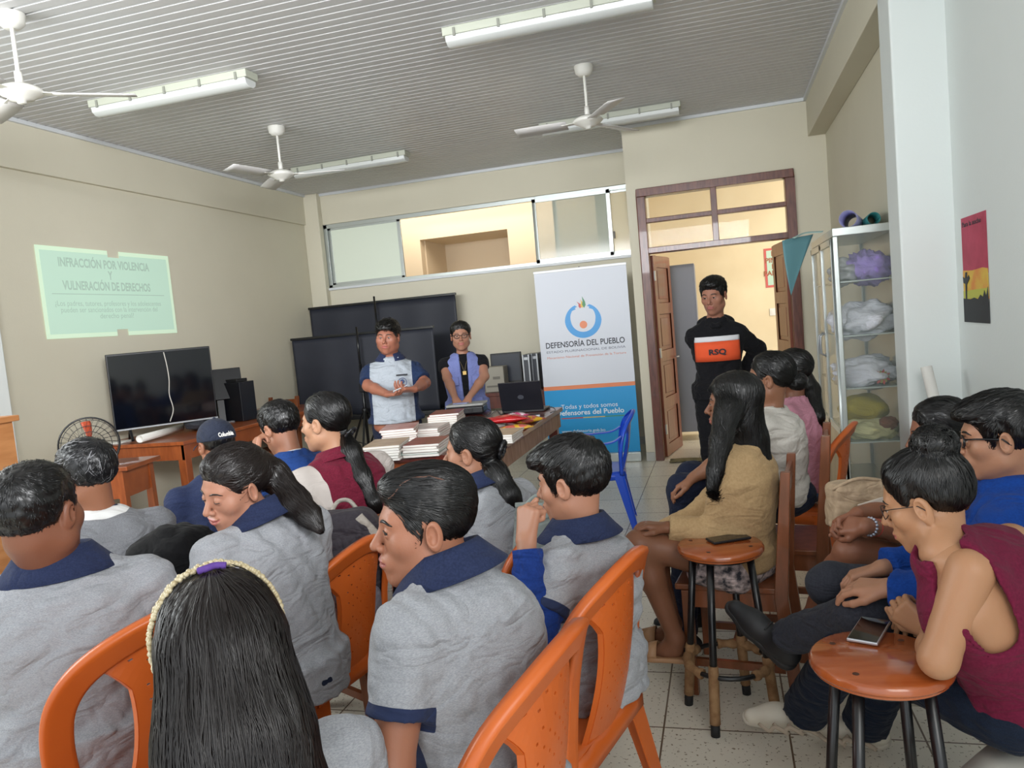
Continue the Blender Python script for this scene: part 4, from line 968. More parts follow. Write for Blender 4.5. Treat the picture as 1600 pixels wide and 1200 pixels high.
p_door = person('man in a black hooded top with an orange band, standing in the doorway', (1115, 462, 5.25), 160, 180, pitch=-10, hair=dict(style='short', n=1200, L=.045, top=.024, thick=.009, r=.0013, wob=.3, quiff=1), tone='9E6E5A', stand=True, s=1.03, build=.98, shw=.142, shd=(.03, .03),
    o=dict(h=.004), shirt=dict(mat=M_blkt, sleeve=1.97, sr=.058, g=.014, skirt=.06, hemz=-.05, wa=.006), pants=dict(mat=M_blkt, shoe=M_sole),
    arms=dict(R=dict(E=(1099, 548, 5.36), W=(1120, 585, 5.48)), L=dict(E=(1184, 546, 5.36), W=(1160, 585, 5.48))))
# ================================================================ furniture and things
M_or = mat('orange_plastic', 'CC6426', rough=.34, spec=.5, col2='C05A20', scale=5, sub=0)
M_bl = mat('blue_plastic', '2350C8', rough=.3, spec=.5)
M_wh = mat('white_plastic', 'DAD8CE', rough=.4)
M_blk = mat('black_plastic', '17181B', rough=.4)
M_blkm = mat('black_metal_tube', '101114', rough=.3, spec=.6)
M_tbl = mat('red_brown_table_wood', '6A2C20', rough=.28, col2='552018', scale=5, stretch=(6, 1, 1), coat=.3)
M_tblo = mat('orange_table_wood', 'A4562A', rough=.3, col2='8A4420', scale=6, stretch=(6, 1, 1), coat=.35)
M_raw = mat('worn_raw_wood', 'A68670', rough=.6, col2='86644E', scale=9, stretch=(1, 6, 1))
M_ltw = mat('light_orange_wood', 'C68A58', rough=.4, col2='B67A4A', scale=6, stretch=(1, 1, 5))
M_chw = mat('brown_chair_wood', '8A4E2E', rough=.35, col2='74401F', scale=7, stretch=(4, 4, 1), coat=.3)
M_seatw = mat('round_stool_wood', 'A9592C', rough=.22, col2='96481F', scale=5, stretch=(1, 6, 1), coat=.6)
M_card = mat('peeling_brown_wrap', 'A07C56', rough=.85, col2='866240', scale=30, bump=.5, bscale=60)
M_silver = mat('silver_plastic', 'AEB2B6', rough=.3, metal=.5)
M_paper = mat('white_paper', 'E4E2DC', rough=.8)
M_screen = mat('glossy_dark_screen', '0A0C12', rough=.07, spec=.7)

def catmull(pts, k=6):
    P = np.array(pts, float); P = np.vstack([2*P[0]-P[1], P, 2*P[-1]-P[-2]]); out = []
    for i in range(1, len(P)-2):
        for t in np.arange(k)/k:
            a, b, c, d = P[i-1], P[i], P[i+1], P[i+2]
            out.append(.5*((2*b)+(-a+c)*t+(2*a-5*b+4*c-d)*t*t+(-a+3*b-3*c+d)*t**3))
    out.append(P[-2]); return np.array(out)

# ---- monobloc chairs
def mono_chair(name, label, m, cat='chair', loc=(0, 0, 0), rz=0, group=None, arms=False):
    r = thing(name, label, cat, loc, rz, group)
    # seat: dished panel with a rolled lip
    g = G(); rows = []
    for v in np.linspace(-1, 1, 11):
        row = []
        for u in np.linspace(-1, 1, 13):
            hw = .215+.02*v; x = u*hw; y = -.205+.22*(v+1)*1.0; z = .425-.012*(1-u*u)*(1-abs(v)**3)+.004
            if abs(u) == 1: z -= .0
            row.append((x, y, z-(.02 if v == 1 else 0)))
        rows.append(row)
    g.grid(rows)
    for sg in (-1, 1):
        g.grid([[(sg*(.215+.02*v), -.205+.22*(v+1), .429), (sg*(.222+.02*v), -.205+.22*(v+1), .40), (sg*(.222+.02*v), -.205+.22*(v+1), .375)] for v in np.linspace(-1, 1, 9)])
    for yy, hw in ((.235, .235), (-.205, .195)):
        g.grid([[(u*hw, yy, .429-(.02 if yy > 0 else 0)), (u*hw, yy+(.008 if yy > 0 else -.008), .40), (u*hw, yy+(.008 if yy > 0 else -.008), .375-.0*abs(u))] for u in np.linspace(-1, 1, 9)])
    g.build('seat', m, r, smooth=True, solid=.005, local=True)
    # back rim: a broad arched band
    half = [(-.222, -.185, .41), (-.243, -.185, .52), (-.250, -.195, .62), (-.238, -.215, .70), (-.195, -.245, .765), (-.11, -.285, .815), (0, -.305, .838)]
    path = catmull(half+[(-x, y, z) for x, y, z in half[-2::-1]], 5)
    T = np.gradient(path, axis=0); T /= np.linalg.norm(T, axis=1)[:, None]
    ctr = np.array([0, -.235, .52]); wv, nv = [], []
    for p_, t_ in zip(path, T):
        w0 = ctr-p_; w0 -= t_*(w0@t_); w0 = nrm(w0); n0 = nrm(np.cross(t_, w0)); wv.append(w0); nv.append(n0 if n0[1] < 0 else -n0)
    wv, nv = np.array(wv), np.array(nv); g = G(); rows = []
    for p_, w0, n0 in zip(path, wv, nv):
        rows.append([p_+w0*.0-n0*.016, p_-w0*.004-n0*.004, p_-w0*.004+n0*.006, p_+w0*.003+n0*.009, p_+w0*.012+n0*.004, p_+w0*.045, p_+w0*.052-n0*.004, p_+w0*.053-n0*.012])
    g.grid(rows); g.build('back_rim', m, r, smooth=True, solid=.004, local=True)
    # perforated centre panel
    g = G(); nx, nz = 10, 22
    def ps(u, v):
        hw = .088+.030*abs(2*v-1)**2+(.045*max(0, v-.72)/.28 if v > .72 else 0); x = u*hw; top = .838-.10*(x/.12)**2*.28-.03; z = .415+(top-.415)*v
        y = -.205-.075*v+.035*(x/.12)**2*(.4+.6*v)-.012*math.sin(v*math.pi); return np.array([x, y, z])
    for i in range(nx):
        for j in range(nz):
            u0, u1, v0, v1 = -1+2*i/nx, -1+2*(i+1)/nx, j/nz, (j+1)/nz
            c = [ps(u0, v0), ps(u1, v0), ps(u1, v1), ps(u0, v1)]
            if 0 < i < nx-1 and 2 < j < nz-2 and (i+j) % 2 == 0 and (j % 6 != 5):
                m_ = sum(c)/4; q = [m_+(k-m_)*.30 for k in c]; g.add(c+q, [(0, 1, 5, 4), (1, 2, 6, 5), (2, 3, 7, 6), (3, 0, 4, 7)])
            else: g.add(c, [(0, 1, 2, 3)])
    for sg in (-1, 1): g.grid([[ps(sg, v), ps(sg, v)+V(sg*.003, .012, 0)] for v in np.linspace(0, .93, 14)])
    g.build('back_panel', m, r, smooth=False, solid=.004, local=True)
    for sx_, sy_ in ((-1, 1), (1, 1), (1, -1), (-1, -1)):
        g = G(); tp = V(sx_*(.222 if sy_ > 0 else .205), .225 if sy_ > 0 else -.195, .42); bt = V(sx_*.245, .235 if sy_ > 0 else -.27, 0.0)
        rows = []
        for t in np.linspace(0, 1, 7):
            c = tp*(1-t)+bt*t; w_ = .058*(1-t)+.030*t
            rows.append([c+V(-sx_*w_*1.25, 0, 0), c, c+V(sx_*.004, -sy_*w_*.3, 0), c+V(0, -sy_*w_*1.25, 0)])
        g.grid(rows); g.build('leg', m, r, smooth=False, solid=.005, local=True)
    if arms:
        for sg in (-1, 1):
            g = G(); p = catmull([(sg*.235, .20, .40), (sg*.262, .19, .55), (sg*.268, .14, .635), (sg*.266, .0, .645), (sg*.258, -.13, .655), (sg*.245, -.20, .69)], 5)
            g.ribbon(p, [(.026, 0, 0)]*len(p), .010, nv=[nrm(np.cross((1, 0, 0), t)) for t in np.gradient(p, axis=0)])
            g.build('armrest', m, r, local=True, bevel=.003)
    return r
def pk(px, py, yaw, k=1.0):
    a = math.radians(yaw); q = atZ(px, py, .838*k); return (q[0]-math.sin(a)*.305*k, q[1]+math.cos(a)*.305*k, 0)
ch0 = mono_chair('plastic_chair', 'orange plastic chair behind the large cropped-haired student, bottom left', M_or, loc=pk(285, 948, 64, 1.13), rz=math.radians(64), group='orange plastic chairs'); ch0.scale = (1.14, 1.1, 1.13)
_c = dup(ch0, pk(574, 842, 80, 1.05), math.radians(80), 'orange plastic chair with a pink bag on it, beside the smiling girl', 'orange plastic chairs'); _c.scale = (1.05, 1.05, 1.05)
_c = dup(ch0, pk(910, 966, 80, 1.19), math.radians(80), 'orange plastic chair behind the boy in profile, lowest at centre', 'orange plastic chairs'); _c.scale = (1.15, 1.1, 1.15)
_c = dup(ch0, pk(1004, 850, 76, 1.15), math.radians(76), 'orange plastic chair of the boy with his hand at his mouth', 'orange plastic chairs'); _c.scale = (1.12, 1.08, 1.12)
_c = dup(ch0, pk(885, 798, 70, 1.05), math.radians(70), 'orange plastic chair of the wavy-haired girl with a grey-green bag on its back', 'orange plastic chairs'); _c.scale = (1.05, 1.05, 1.05)
_c = dup(ch0, (p_pink['Pp'][0]-.03, p_pink['Pp'][1], 0), math.radians(72), 'orange plastic chair of the girl in the pink top by the cabinet', 'orange plastic chairs'); _c.scale = (1.05, 1.05, 1.05)
_c = dup(ch0, (-2.12, -6.86, 0), math.radians(60), 'orange plastic chair of the girl with the beaded headband', 'orange plastic chairs'); _c.scale = (1.05, 1.05, 1.05)
mono_chair('blue_chair', 'empty blue plastic armchair in front of the roll-up banner', M_bl, loc=(-1.86, -2.42, 0), rz=math.radians(98), arms=True)

# ---- white plastic seat under the girl in maroon
r = thing('white_chair', 'white plastic chair under the girl in the sleeveless maroon top', 'chair', (-.22, -6.12, 0), math.radians(50))
g = G(); g.grid([[(u*.22, v*.22, .43-.01*(1-u*u)*(1-v*v)) for u in np.linspace(-1, 1, 9)] for v in np.linspace(-1, 1, 9)])
for a in range(4):
    Rm = rotz(a*math.pi/2); arch = [(u*.22, .22, .43-(.0)) for u in np.linspace(-1, 1, 11)]
    low = [(u*.225, .228, .43-.035-.05*abs(u)**3) for u in np.linspace(-1, 1, 11)]
    g.grid([[Rm@np.array(p), Rm@np.array(q)] for p, q in zip(arch, low)])
g.build('seat', M_wh, r, smooth=True, solid=.006, local=True)
for sx_, sy_ in ((-1, -1), (1, -1), (1, 1), (-1, 1)):
    g = G(); rows = []
    for t in np.linspace(0, 1, 7):
        c = V(sx_*(.22+.02*t), sy_*(.22+.02*t), .42*(1-t)); w_ = .075*(1-t)**1.5+.035; rows.append([c+V(-sx_*w_, 0, 0), c, c+V(0, -sy_*w_, 0)])
    g.grid(rows); g.build('leg', M_wh, r, smooth=False, solid=.006, local=True)

# ---- round stools
def stool(label, loc, wraps, rz):
    r = thing('round_stool', label, 'stool', loc, rz, 'round bar stools'); h = .66 if wraps else .68
    g = G(); g.lathe([(0, h), (.148, h), (.153, h-.004), (.157, h-.012), (.157, h-.020), (.150, h-.026), (.150, h-.032), (0, h-.032)], (0, 0, 0), n=48); s = g.build('seat', M_seatw, r, smooth=False, bevel=.002, local=True)
    for a in range(4):
        g = G(); t = a*math.pi/2+.785; g.lathe([(0, h+.0008), (.0075, h+.0008), (.0075, h-.002)], (.115*math.cos(t), .115*math.sin(t), 0), n=12); g.build('screw_plug', mat('dark_plug', '4A2A1A', rough=.6), s, local=True)
    g = G(); g.lathe([(.10, h-.032), (.128, h-.032), (.128, h-.044), (.10, h-.044), (.10, h-.032)], (0, 0, 0), n=32); g.build('seat_ring', M_blkm, r, local=True)
    for a in range(4):
        t = a*math.pi/2+.785; tp = V(.108*math.cos(t), .108*math.sin(t), h-.034); bt = V(.172*math.cos(t), .172*math.sin(t), .0)
        g = G(); g.tube([tp, bt+(tp-bt)*.05], .0135, 14); l = g.build('leg', M_blkm, r, smooth=True, local=True)
        g = G(); g.tube([bt, bt+(tp-bt)*.07], .0165, 14); g.build('rubber_foot', mat('black_rubber', '0F0F10', rough=.8), l, smooth=True, local=True)
        if wraps:
            g = G(); zz = np.linspace(.07, .40, 9); g.tube([bt+(tp-bt)*z for z in zz], [.0195, .0185, .0195, .019, .0188, .0195, .0186, .019, .0175], 12); g.build('peeling_wrap', M_card, l, smooth=True, local=True)
    zr = .21
    ring = [V(.150*math.cos(t), .150*math.sin(t), zr) for t in np.linspace(0, 2*math.pi, 33)]
    g = G(); g.tube(ring, .009, 10, cap=False); fr = g.build('foot_ring', M_blkm, r, smooth=True, local=True)
    if wraps:
        for a0, a1 in ((.2, 1.4), (2.0, 3.6), (4.9, 5.9)):
            g = G(); n_ = 10; g.tube([V(.150*math.cos(t), .150*math.sin(t), zr) for t in np.linspace(a0, a1, n_)], [.017+.004*math.sin(i*2.3) for i in range(n_)], 10); g.build('loose_wrap', M_card, fr, smooth=True, local=True)
    return r
stool('round wooden bar stool with peeling brown wrap on its legs, a phone on top', (-.965, -5.05, 0), True, math.radians(25))
stool('nearer round wooden bar stool with plain black legs, under an elbow and a phone', (-.60, -6.02, 0), False, math.radians(10))
def phone(label, c, rz, m_edge):
    r = thing('phone', label, 'phone', c, rz, 'phones on the stools')
    g = G(); g.b2((-.036, -.076, 0), (.036, .076, .0085)); g.build('case', m_edge, r, bevel=.003, seg=3, local=True)
    g = G(); g.b2((-.033, -.073, .0085), (.033, .073, .0092)); g.build('screen', M_screen, r, bevel=.0003, local=True)
    return r
c = atZ(1138, 843, .662); phone('black phone lying face up on the stool with wrapped legs', c, math.radians(-62), M_blk)
c = atZ(1358, 988, .682); phone('phone with a silver edge on the nearer round stool', c, math.radians(-22), mat('silver_edge', 'C9CCD2', rough=.25, metal=.7))

# ---- wooden chairs
def wood_chair(label, loc, rz, top=.98):
    r = thing('wooden_chair', label, 'chair', loc, rz, 'brown wooden chairs')
    g = G(); g.b2((-.20, -.19, .43), (.20, .22, .455)); g.build('seat', M_chw, r, bevel=.006, local=True)
    g = G(); g.b2((-.185, .175, .36), (.185, .195, .43)); g.b2((-.185, -.18, .36), (.185, -.16, .43)); g.b2((-.19, -.17, .36), (-.17, .19, .43)); g.b2((.17, -.17, .36), (.19, .19, .43)); g.build('seat_frame', M_chw, r, local=True)
    for sg in (-1, 1):
        g = G(); g.b2((sg*.185-.018, .155, 0), (sg*.185+.018, .195, .43)); g.build('leg', M_chw, r, bevel=.003, local=True)
        g = G(); g.prism([(-.245, 0), (-.195, 0), (-.155, .42), (-.205, top), (-.240, top), (-.205, .42)], .034, (sg*.185-.017, 0, 0), (0, 1, 0), (0, 0, 1), (1, 0, 0)); g.build('back_post', M_chw, r, bevel=.003, local=True)
        g = G(); g.b2((sg*.185-.01, -.18, .12), (sg*.185+.01, .17, .15)); g.build('stretcher', M_chw, r, local=True)
    g = G(); g.b2((-.17, -.01, .20), (.17, .01, .235)); g.build('stretcher', M_chw, r, local=True)
    for z in (.62, .78, top-.09):
        g = G(); yy = -.18-.045*(z-.42)/(top-.42); g.b2((-.17, yy-.009, z), (.17, yy+.009, z+.06)); g.build('back_slat', M_chw, r, bevel=.003, local=True)
    return r
wood_chair('brown wooden chair of the girl in the tan sweater', (p_tan['Pp'][0]-.01, p_tan['Pp'][1]+.06, 0), math.radians(82), top=.90)
wood_chair('brown wooden chair of the woman in the white t-shirt', (p_white['Pp'][0], p_white['Pp'][1], 0), math.radians(82), top=.95)
wood_chair('brown wooden chair at the middle left with the dark backpack hung on it', (-2.20, -4.92, 0), math.radians(60), top=.88)
wood_chair('wooden chair by the left wall beyond the computer tower', (*D(420, 622, 8.1)[:2], 0), math.radians(170), top=.98)
wood_chair('brown wooden chair of the woman in the maroon vest', (p_maroon['Pp'][0], p_maroon['Pp'][1], 0), math.radians(64), top=.8)
wood_chair('wooden chair of the large cropped-haired student by the left edge', (-3.35, -6.0, 0), math.radians(75), top=.8)
# ---- book table
TX0, TX1, TY0, TY1, TZ = -2.98, -2.18, -3.92, -1.92, .84
r = thing('book_table', 'large red-brown wooden table covered with stacks of booklets', 'table', ((TX0+TX1)/2, (TY0+TY1)/2, 0))
g = G(); g.b2((TX0, TY0, TZ-.035), (TX1, TY1, TZ)); g.build('table_top', M_tbl, r, bevel=.005)
g = G(); g.b2((TX0+.05, TY0+.04, TZ-.155), (TX1-.04, TY0+.06, TZ-.035)); g.b2((TX0+.05, TY1-.06, TZ-.155), (TX1-.04, TY1-.04, TZ-.035)); g.b2((TX0+.05, TY0+.05, TZ-.155), (TX0+.07, TY1-.05, TZ-.035)); g.build('apron', M_tblo, r)
g = G(); g.b2((TX1-.045, TY0+.03, TZ-.155), (TX1-.02, TY1-.03, TZ-.035)); g.build('side_apron', M_raw, r)
for a in (TX0+.08, TX1-.07):
    for b in (TY0+.08, TY1-.08):
        g = G(); g.b2((a-.035, b-.035, 0), (a+.035, b+.035, TZ-.035)); g.build('leg', M_tbl, r, bevel=.004)
# booklets in stacks
def book_proto(): 
    return None
BK = {}
def book(label, c, rz, w_, l_, t, mc, group):
    key = (mc.name, round(w_, 3), round(t, 3))
    if key in BK: return dup(BK[key], c, rz, label, group)
    r = thing('booklet', label, 'book', c, rz, group)
    g = G(); g.b2((-w_/2, -l_/2, 0), (w_/2, l_/2, .0012)); g.b2((-w_/2, -l_/2, t-.0012), (w_/2, l_/2, t)); g.b2((-w_/2-.001, -l_/2, 0), (-w_/2+.001, l_/2, t)); g.build('cover', mc, r, local=True)
    g = G(); g.b2((-w_/2+.002, -l_/2+.002, .0012), (w_/2-.002, l_/2-.002, t-.0012)); g.build('pages', M_paper, r, local=True)
    BK[key] = r; return r
cov = dict(pink=mat('pink_cover', 'C9A39A', col2='B5766C', scale=14, rough=.35), red=mat('red_brown_cover', '8E3A2E', col2='6A2A22', scale=16, rough=.35), grey=mat('grey_cover', 'A8A6A0', col2='8E8C88', scale=10, rough=.4), teal=mat('teal_cover', '6FA89C', rough=.4), white=mat('pale_cover', 'D6D0CA', col2='BCA8A4', scale=12, rough=.35), tan=mat('tan_cover', 'BBA488', col2='A68A70', scale=12, rough=.35))
def stack(px, py, zt, rz, seq, w_, l_, t, where, top=None):
    c = atZ(px, py, TZ); rg = np.random.default_rng(int(px)); n = len(seq)
    words_ = ['bottom', 'second', 'third', 'fourth', 'fifth', 'sixth', 'seventh', 'eighth', 'ninth']
    for i, k in enumerate(seq):
        nm = {'pink': 'pale pink', 'red': 'red-brown', 'grey': 'grey', 'teal': 'teal', 'white': 'white', 'tan': 'tan'}[k]
        pos = 'topmost' if i == n-1 else (words_[i]+' from below' if i else 'lowest')
        book(f'{nm} booklet, {pos} in the stack {where}', (c[0]+rg.uniform(-.006, .006), c[1]+rg.uniform(-.006, .006), TZ+.0005+i*(t+.0004)), math.radians(rz)+rg.uniform(-.05, .05), w_, l_, t, cov[k], 'booklets on the big table')
stack(606, 714, .85, 12, ['white', 'grey', 'grey', 'white', 'grey', 'tan'], .21, .30, .014, 'at the near left table corner')
stack(668, 707, .85, 6, ['white', 'teal', 'white', 'white', 'red'], .21, .29, .014, 'at the middle of the near table edge')
stack(628, 690, .88, 18, ['pink', 'white', 'pink', 'white', 'pink', 'white', 'pink'], .22, .30, .014, 'with the pale pink covers')
stack(672, 682, .85, 4, ['white', 'pink', 'white', 'pink', 'white'], .21, .30, .014, 'behind the red-brown booklet')
stack(700, 668, .88, 10, ['white', 'pink', 'white', 'white', 'tan', 'white', 'pink', 'red'], .21, .30, .014, 'tallest, nearest the projector')
stack(785, 688, .85, 2, ['white', 'white', 'white', 'tan'], .20, .28, .013, 'near the right table edge')
stack(765, 664, .85, 20, ['white', 'teal', 'pink'], .20, .28, .012, 'under the red snack bag')
# snack bags
def bagm(name, cols, sc_): return mat(name, cols[0], col2=cols[1], scale=sc_, rough=.25, spec=.7, thr=(.48, .54), bump=.3, bscale=30)
M_redb, M_yelb, M_pnkb = bagm('red_foil', ('C41E24', 'B31A20'), 12), bagm('yellow_foil', ('D9A92A', 'C25A4E'), 22), bagm('pink_foil', ('D65A84', 'E0C8D0'), 20)
def snack(label, px, py, rz, m, sz, name='snack_bag', lift=0.02, seed=3):
    c = atZ(px, py, TZ+lift); r = thing(name, label, 'snack bag', (c[0], c[1], c[2]), math.radians(rz), 'snack bags on the table')
    g = G(); rg = np.random.default_rng(seed); rows = []
    for s_ in (1, -1):
        rows = []
        for v in np.linspace(-1, 1, 11):
            rows.append([(u*sz[0]/2*(1-.06*math.cos(v*3)), v*sz[1]/2, s_*sz[2]/2*(1-abs(v)**3)*(1-abs(u)**3)*(1+.2*math.sin(7*u+5*v+seed))+.0) for u in np.linspace(-1, 1, 9)])
        g.grid(rows)
    g.build('pouch', m, r, smooth=True, local=True)
    g = G(); g.b2((-sz[0]/2*.94, sz[1]/2-.012, -.001), (sz[0]/2*.94, sz[1]/2+.006, .001)); g.build('crimp_seal', m, r, local=True)
    return r
snack('shiny red snack bag lying on the booklets', 790, 655, -72, M_redb, (.15, .30, .05), lift=.06)
snack('yellow snack bag with pink print, right of the red bag', 822, 656, -50, M_yelb, (.14, .24, .05), seed=5, lift=.028)
snack('yellow snack bag nearest the right table edge', 806, 668, -76, M_yelb, (.07, .22, .035), seed=8, lift=.02)
snack('pink candy bag behind the red bag', 806, 649, -66, M_pnkb, (.10, .18, .04), seed=9, lift=.022)
c = atZ(833, 651, TZ); r = thing('calculator', 'small grey device near the right table edge', 'device', (c[0], c[1], TZ), .3); g = G(); g.b2((-.05, -.03, .0), (.05, .03, .014)); g.build('case', M_silver, r, bevel=.003, local=True); g = G(); g.b2((-.04, -.02, .014), (.04, .02, .0145)); g.build('screen', M_blk, r, local=True)
# laptop, seen from behind its lid
c = (atZ(787, 645, TZ)+atZ(852, 643, TZ))/2; c[1] -= .03
r = thing('laptop', 'open black laptop with its lid toward us on the book table', 'laptop', (c[0], c[1], TZ), math.radians(0))
g = G(); g.b2((-.17, 0.0, 0.002), (.17, .22, .02)); g.build('base', M_blk, r, bevel=.004, local=True)
Rl = rotx(math.radians(14)); g = G(); g.box(Rl@V(0, 0, .12)+V(0, 0, .018), (.34, .012, .235), Rl); l = g.build('lid', mat('laptop_lid', '14161E', rough=.35), r, bevel=.004, local=True)
g = G(); g.lathe([(0, .001), (.018, .001)], Rl@V(0, -.0068, .115)+V(0, 0, .018), Rl@V(0, -1, 0), 20, sx=1.4); g.build('badge', mat('dim_badge', '44474F', rough=.3), l, local=True)
# projector
c = atZ(737, 645, TZ); c[1] = min(c[1], -2.06); r = thing('projector', 'grey and black projector in front of the woman in the vest', 'projector', (c[0], c[1], TZ), math.radians(8))
g = G(); g.b2((-.15, -.11, .012), (.15, .11, .075)); g.build('body', M_blk, r, bevel=.015, seg=3, local=True)
g = G(); g.b2((-.155, -.115, .075), (.155, .115, .095)); g.build('top_cover', mat('grey_cover_plastic', 'A9ABA8', rough=.5), r, bevel=.01, seg=3, local=True)
g = G(); g.lathe([(0, .02), (.03, .02), (.034, 0), (.034, -.01)], (-.155, .02, .045), (-1, 0, 0), 20); g.build('lens', mat('lens_glass', '20242E', rough=.08), r, local=True, smooth=True)
g = G()
for i in range(6): g.b2((-.10+i*.03, -.113, .03), (-.085+i*.03, -.109, .06))
g.build('vent', M_blkm, r, local=True)
c = atZ(720, 630, TZ+.1); g = G(); c = np.array(r.location); g.b2((c[0]-.10, c[1]-.06, TZ+.0955), (c[0]+.02, c[1]+.05, TZ+.103)); tag(g.build('notebook', mat('lilac_cover', '8E92B8', rough=.4)), 'lilac notebook lying on the projector', 'notebook')
for k, pts in enumerate(([(745, 640), (762, 650), (776, 641), (786, 650), (800, 646)], [(755, 636), (768, 643), (760, 651), (778, 652), (790, 642)], [(852, 640), (862, 636), (868, 641), (860, 645)])):
    P = catmull([atZ(a, b, TZ+.005+.012*(i % 2)) for i, (a, b) in enumerate(pts)], 6); g = G(); g.tube(P, .0035, 6)
    tag(g.build('cable', M_blk, smooth=True), ['black cable looping from the projector to the laptop', 'black cable coiled beside the projector', 'short black cable at the laptop corner'][k], 'cable')
P = catmull([(-2.30, -1.90, .85), (-2.26, -1.86, .6), (-2.22, -1.75, .1), (-2.30, -1.55, .01), (-2.5, -1.5, .01), (-2.75, -1.7, .01)], 6); g = G(); g.tube(P, .006, 6); tag(g.build('power_cable', M_blk, smooth=True), 'black power cable hanging behind the table onto the floor', 'cable')

# ---- portable projection screens, seen from their black backs
M_scr = mat('black_screen_cloth', '2B2E38', rough=.55, spec=.4, col2='262933', scale=3)
def pscreen(label, Yv, tl, tr, h, pole, ptop, tri=True):
    a, b = atY(*tl, Yv), atY(*tr, Yv); zt = (a[2]+b[2])/2; a[2] = b[2] = zt; a[0] = max(a[0], -5.90); wd = b[0]-a[0]; pc = atY(*pole, Yv-.10)
    r = thing('projection_screen', label, 'screen', ((pc[0]), Yv, 0), 0, 'portable projection screens')
    g = G(); P = [[(a[0]+wd*u, Yv+.012*math.sin(u*23)*math.exp(-(1-v)*1.2)+.006*math.sin(u*9+v*3), zt-h*v) for v in np.linspace(0, 1, 14)] for u in np.linspace(0, 1, 70)]
    g.grid(P); g.build('screen_cloth', M_scr, r, smooth=True, solid=.004)
    g = G(); g.b2((a[0]-.01, Yv-.02, zt-.012), (b[0]+.01, Yv+.02, zt+.016)); g.build('top_bar', M_blkm, r, bevel=.004)
    g = G(); g.b2((a[0]-.02, Yv-.04, zt-h-.06), (b[0]+.02, Yv+.04, zt-h)); g.build('roller_case', M_blk, r, bevel=.015, seg=3)
    g = G(); g.tube([(pc[0]+.0, Yv-.10, .25), (pc[0], Yv-.10, 1.25)], .017, 12); g.tube([(pc[0], Yv-.10, 1.2), (pc[0], Yv-.10, atY(*ptop, Yv-.10)[2])], .012, 12); p_ = g.build('pole', M_blkm, r, smooth=True)
    g = G(); g.b2((pc[0]-.03, Yv-.13, .93), (pc[0]+.03, Yv-.05, 1.02)); g.build('clamp', M_blk, p_, bevel=.006)
    for i in range(3):
        t = math.radians(-90+120*i+12); d = V(math.cos(t), math.sin(t), 0)
        g = G(); hub = V(pc[0], Yv-.10, .72); g.bar(hub+d*.02, V(pc[0], Yv-.10, 0.01)+d*.42, .022, .014); g.build('leg', M_blkm, r)
        g = G(); g.bar(V(pc[0], Yv-.10, .32), hub*.0+V(pc[0], Yv-.10, .36)+d*.21, .012, .008); g.build('brace', M_blkm, r)
    g = G(); g.lathe([(.018, .69), (.034, .69), (.036, .74), (.018, .75)], (pc[0], Yv-.10, 0), n=14); g.build('hub', M_blk, r, smooth=True)
    return r
pscreen('taller black-backed projection screen against the front wall', .78, (476, 483), (711, 460), 1.35, (588, 500), (585, 463))
pscreen('nearer black-backed projection screen on a tripod behind the speaking man', .05, (456, 532), (676, 510), .92, (566, 600), (557, 511))

# ---- rear table with old computers
r = thing('rear_table', 'red-brown table against the front wall behind the laptop', 'table', (-3.0, .72, 0))
g = G(); g.b2((-3.95, .35, .74), (-2.0, 1.03, .78)); g.build('table_top', M_tbl, r, bevel=.004)
g = G(); g.b2((-3.9, .38, .60), (-2.05, .40, .74)); g.build('apron', M_tbl, r)
for a in (-3.88, -2.07):
    for b in (.42, .97): g = G(); g.b2((a-.03, b-.03, 0), (a+.03, b+.03, .74)); g.build('leg', M_tbl, r)
def rt(px, py, Yv=.62): return atY(px, py, Yv)
a, b = rt(766, 553), rt(818, 598); r = thing('monitor', 'black flat monitor on the rear table', 'monitor', ((a[0]+b[0])/2, .62, .78))
zb = .86; g = G(); g.b2((a[0], .60, zb), (b[0], .64, a[2])); g.build('case', M_blk, r, bevel=.006); g = G(); g.b2((a[0]+.02, .597, zb+.03), (b[0]-.02, .6, a[2]-.02)); g.build('screen', mat('dull_screen', '2A303C', rough=.3), r)
g = G(); g.b2(((a[0]+b[0])/2-.03, .63, .785), ((a[0]+b[0])/2+.03, .66, .9)); g.b2(((a[0]+b[0])/2-.11, .55, .78), ((a[0]+b[0])/2+.11, .72, .79)); g.build('stand', M_blk, r)
a, b = rt(757, 574, .45), rt(790, 604, .45); r = thing('printer', 'beige printer on the rear table beside the monitor', 'printer', ((a[0]+b[0])/2, .5, .78))
g = G(); g.b2((a[0], .42, .781), (b[0], .66, a[2])); g.build('body', mat('beige_plastic', 'A39E92', rough=.6), r, bevel=.01); g = G(); g.b2((a[0]+.02, .412, .84), (b[0]-.03, .42, .86)); g.b2((a[0]+.1, .412, .93), (b[0]-.05, .42, .96)); g.build('paper_slot', mat('grey_slot', '77736A'), r)
for k, (px0, px1, yv, lb) in enumerate(((815, 830, .50, 'silver and black computer tower beside the monitor'), (829, 843, .60, 'dark computer tower next to the banner'), (843, 849, .7, 'second dark tower half hidden by the banner'))):
    a, b = rt(px0, 549, yv), rt(px1, 592, yv); r = thing('computer_tower', lb, 'computer', ((a[0]+b[0])/2, yv, .78)); zt = .78+.40
    g = G(); g.b2((a[0], yv, .781), (b[0], yv+.35, zt)); g.build('case', mat('dark_grey_case', '3C4048', rough=.4), r, bevel=.004)
    g = G(); g.b2((a[0], yv-.01, .785), (a[0]+.015, yv, zt)); g.b2((b[0]-.015, yv-.01, .785), (b[0], yv, zt)); g.build('silver_trim', M_silver, r)
    g = G(); g.b2((a[0]+.02, yv-.006, zt-.06), (b[0]-.02, yv, zt-.03)); g.build('disc_drive', M_silver, r)

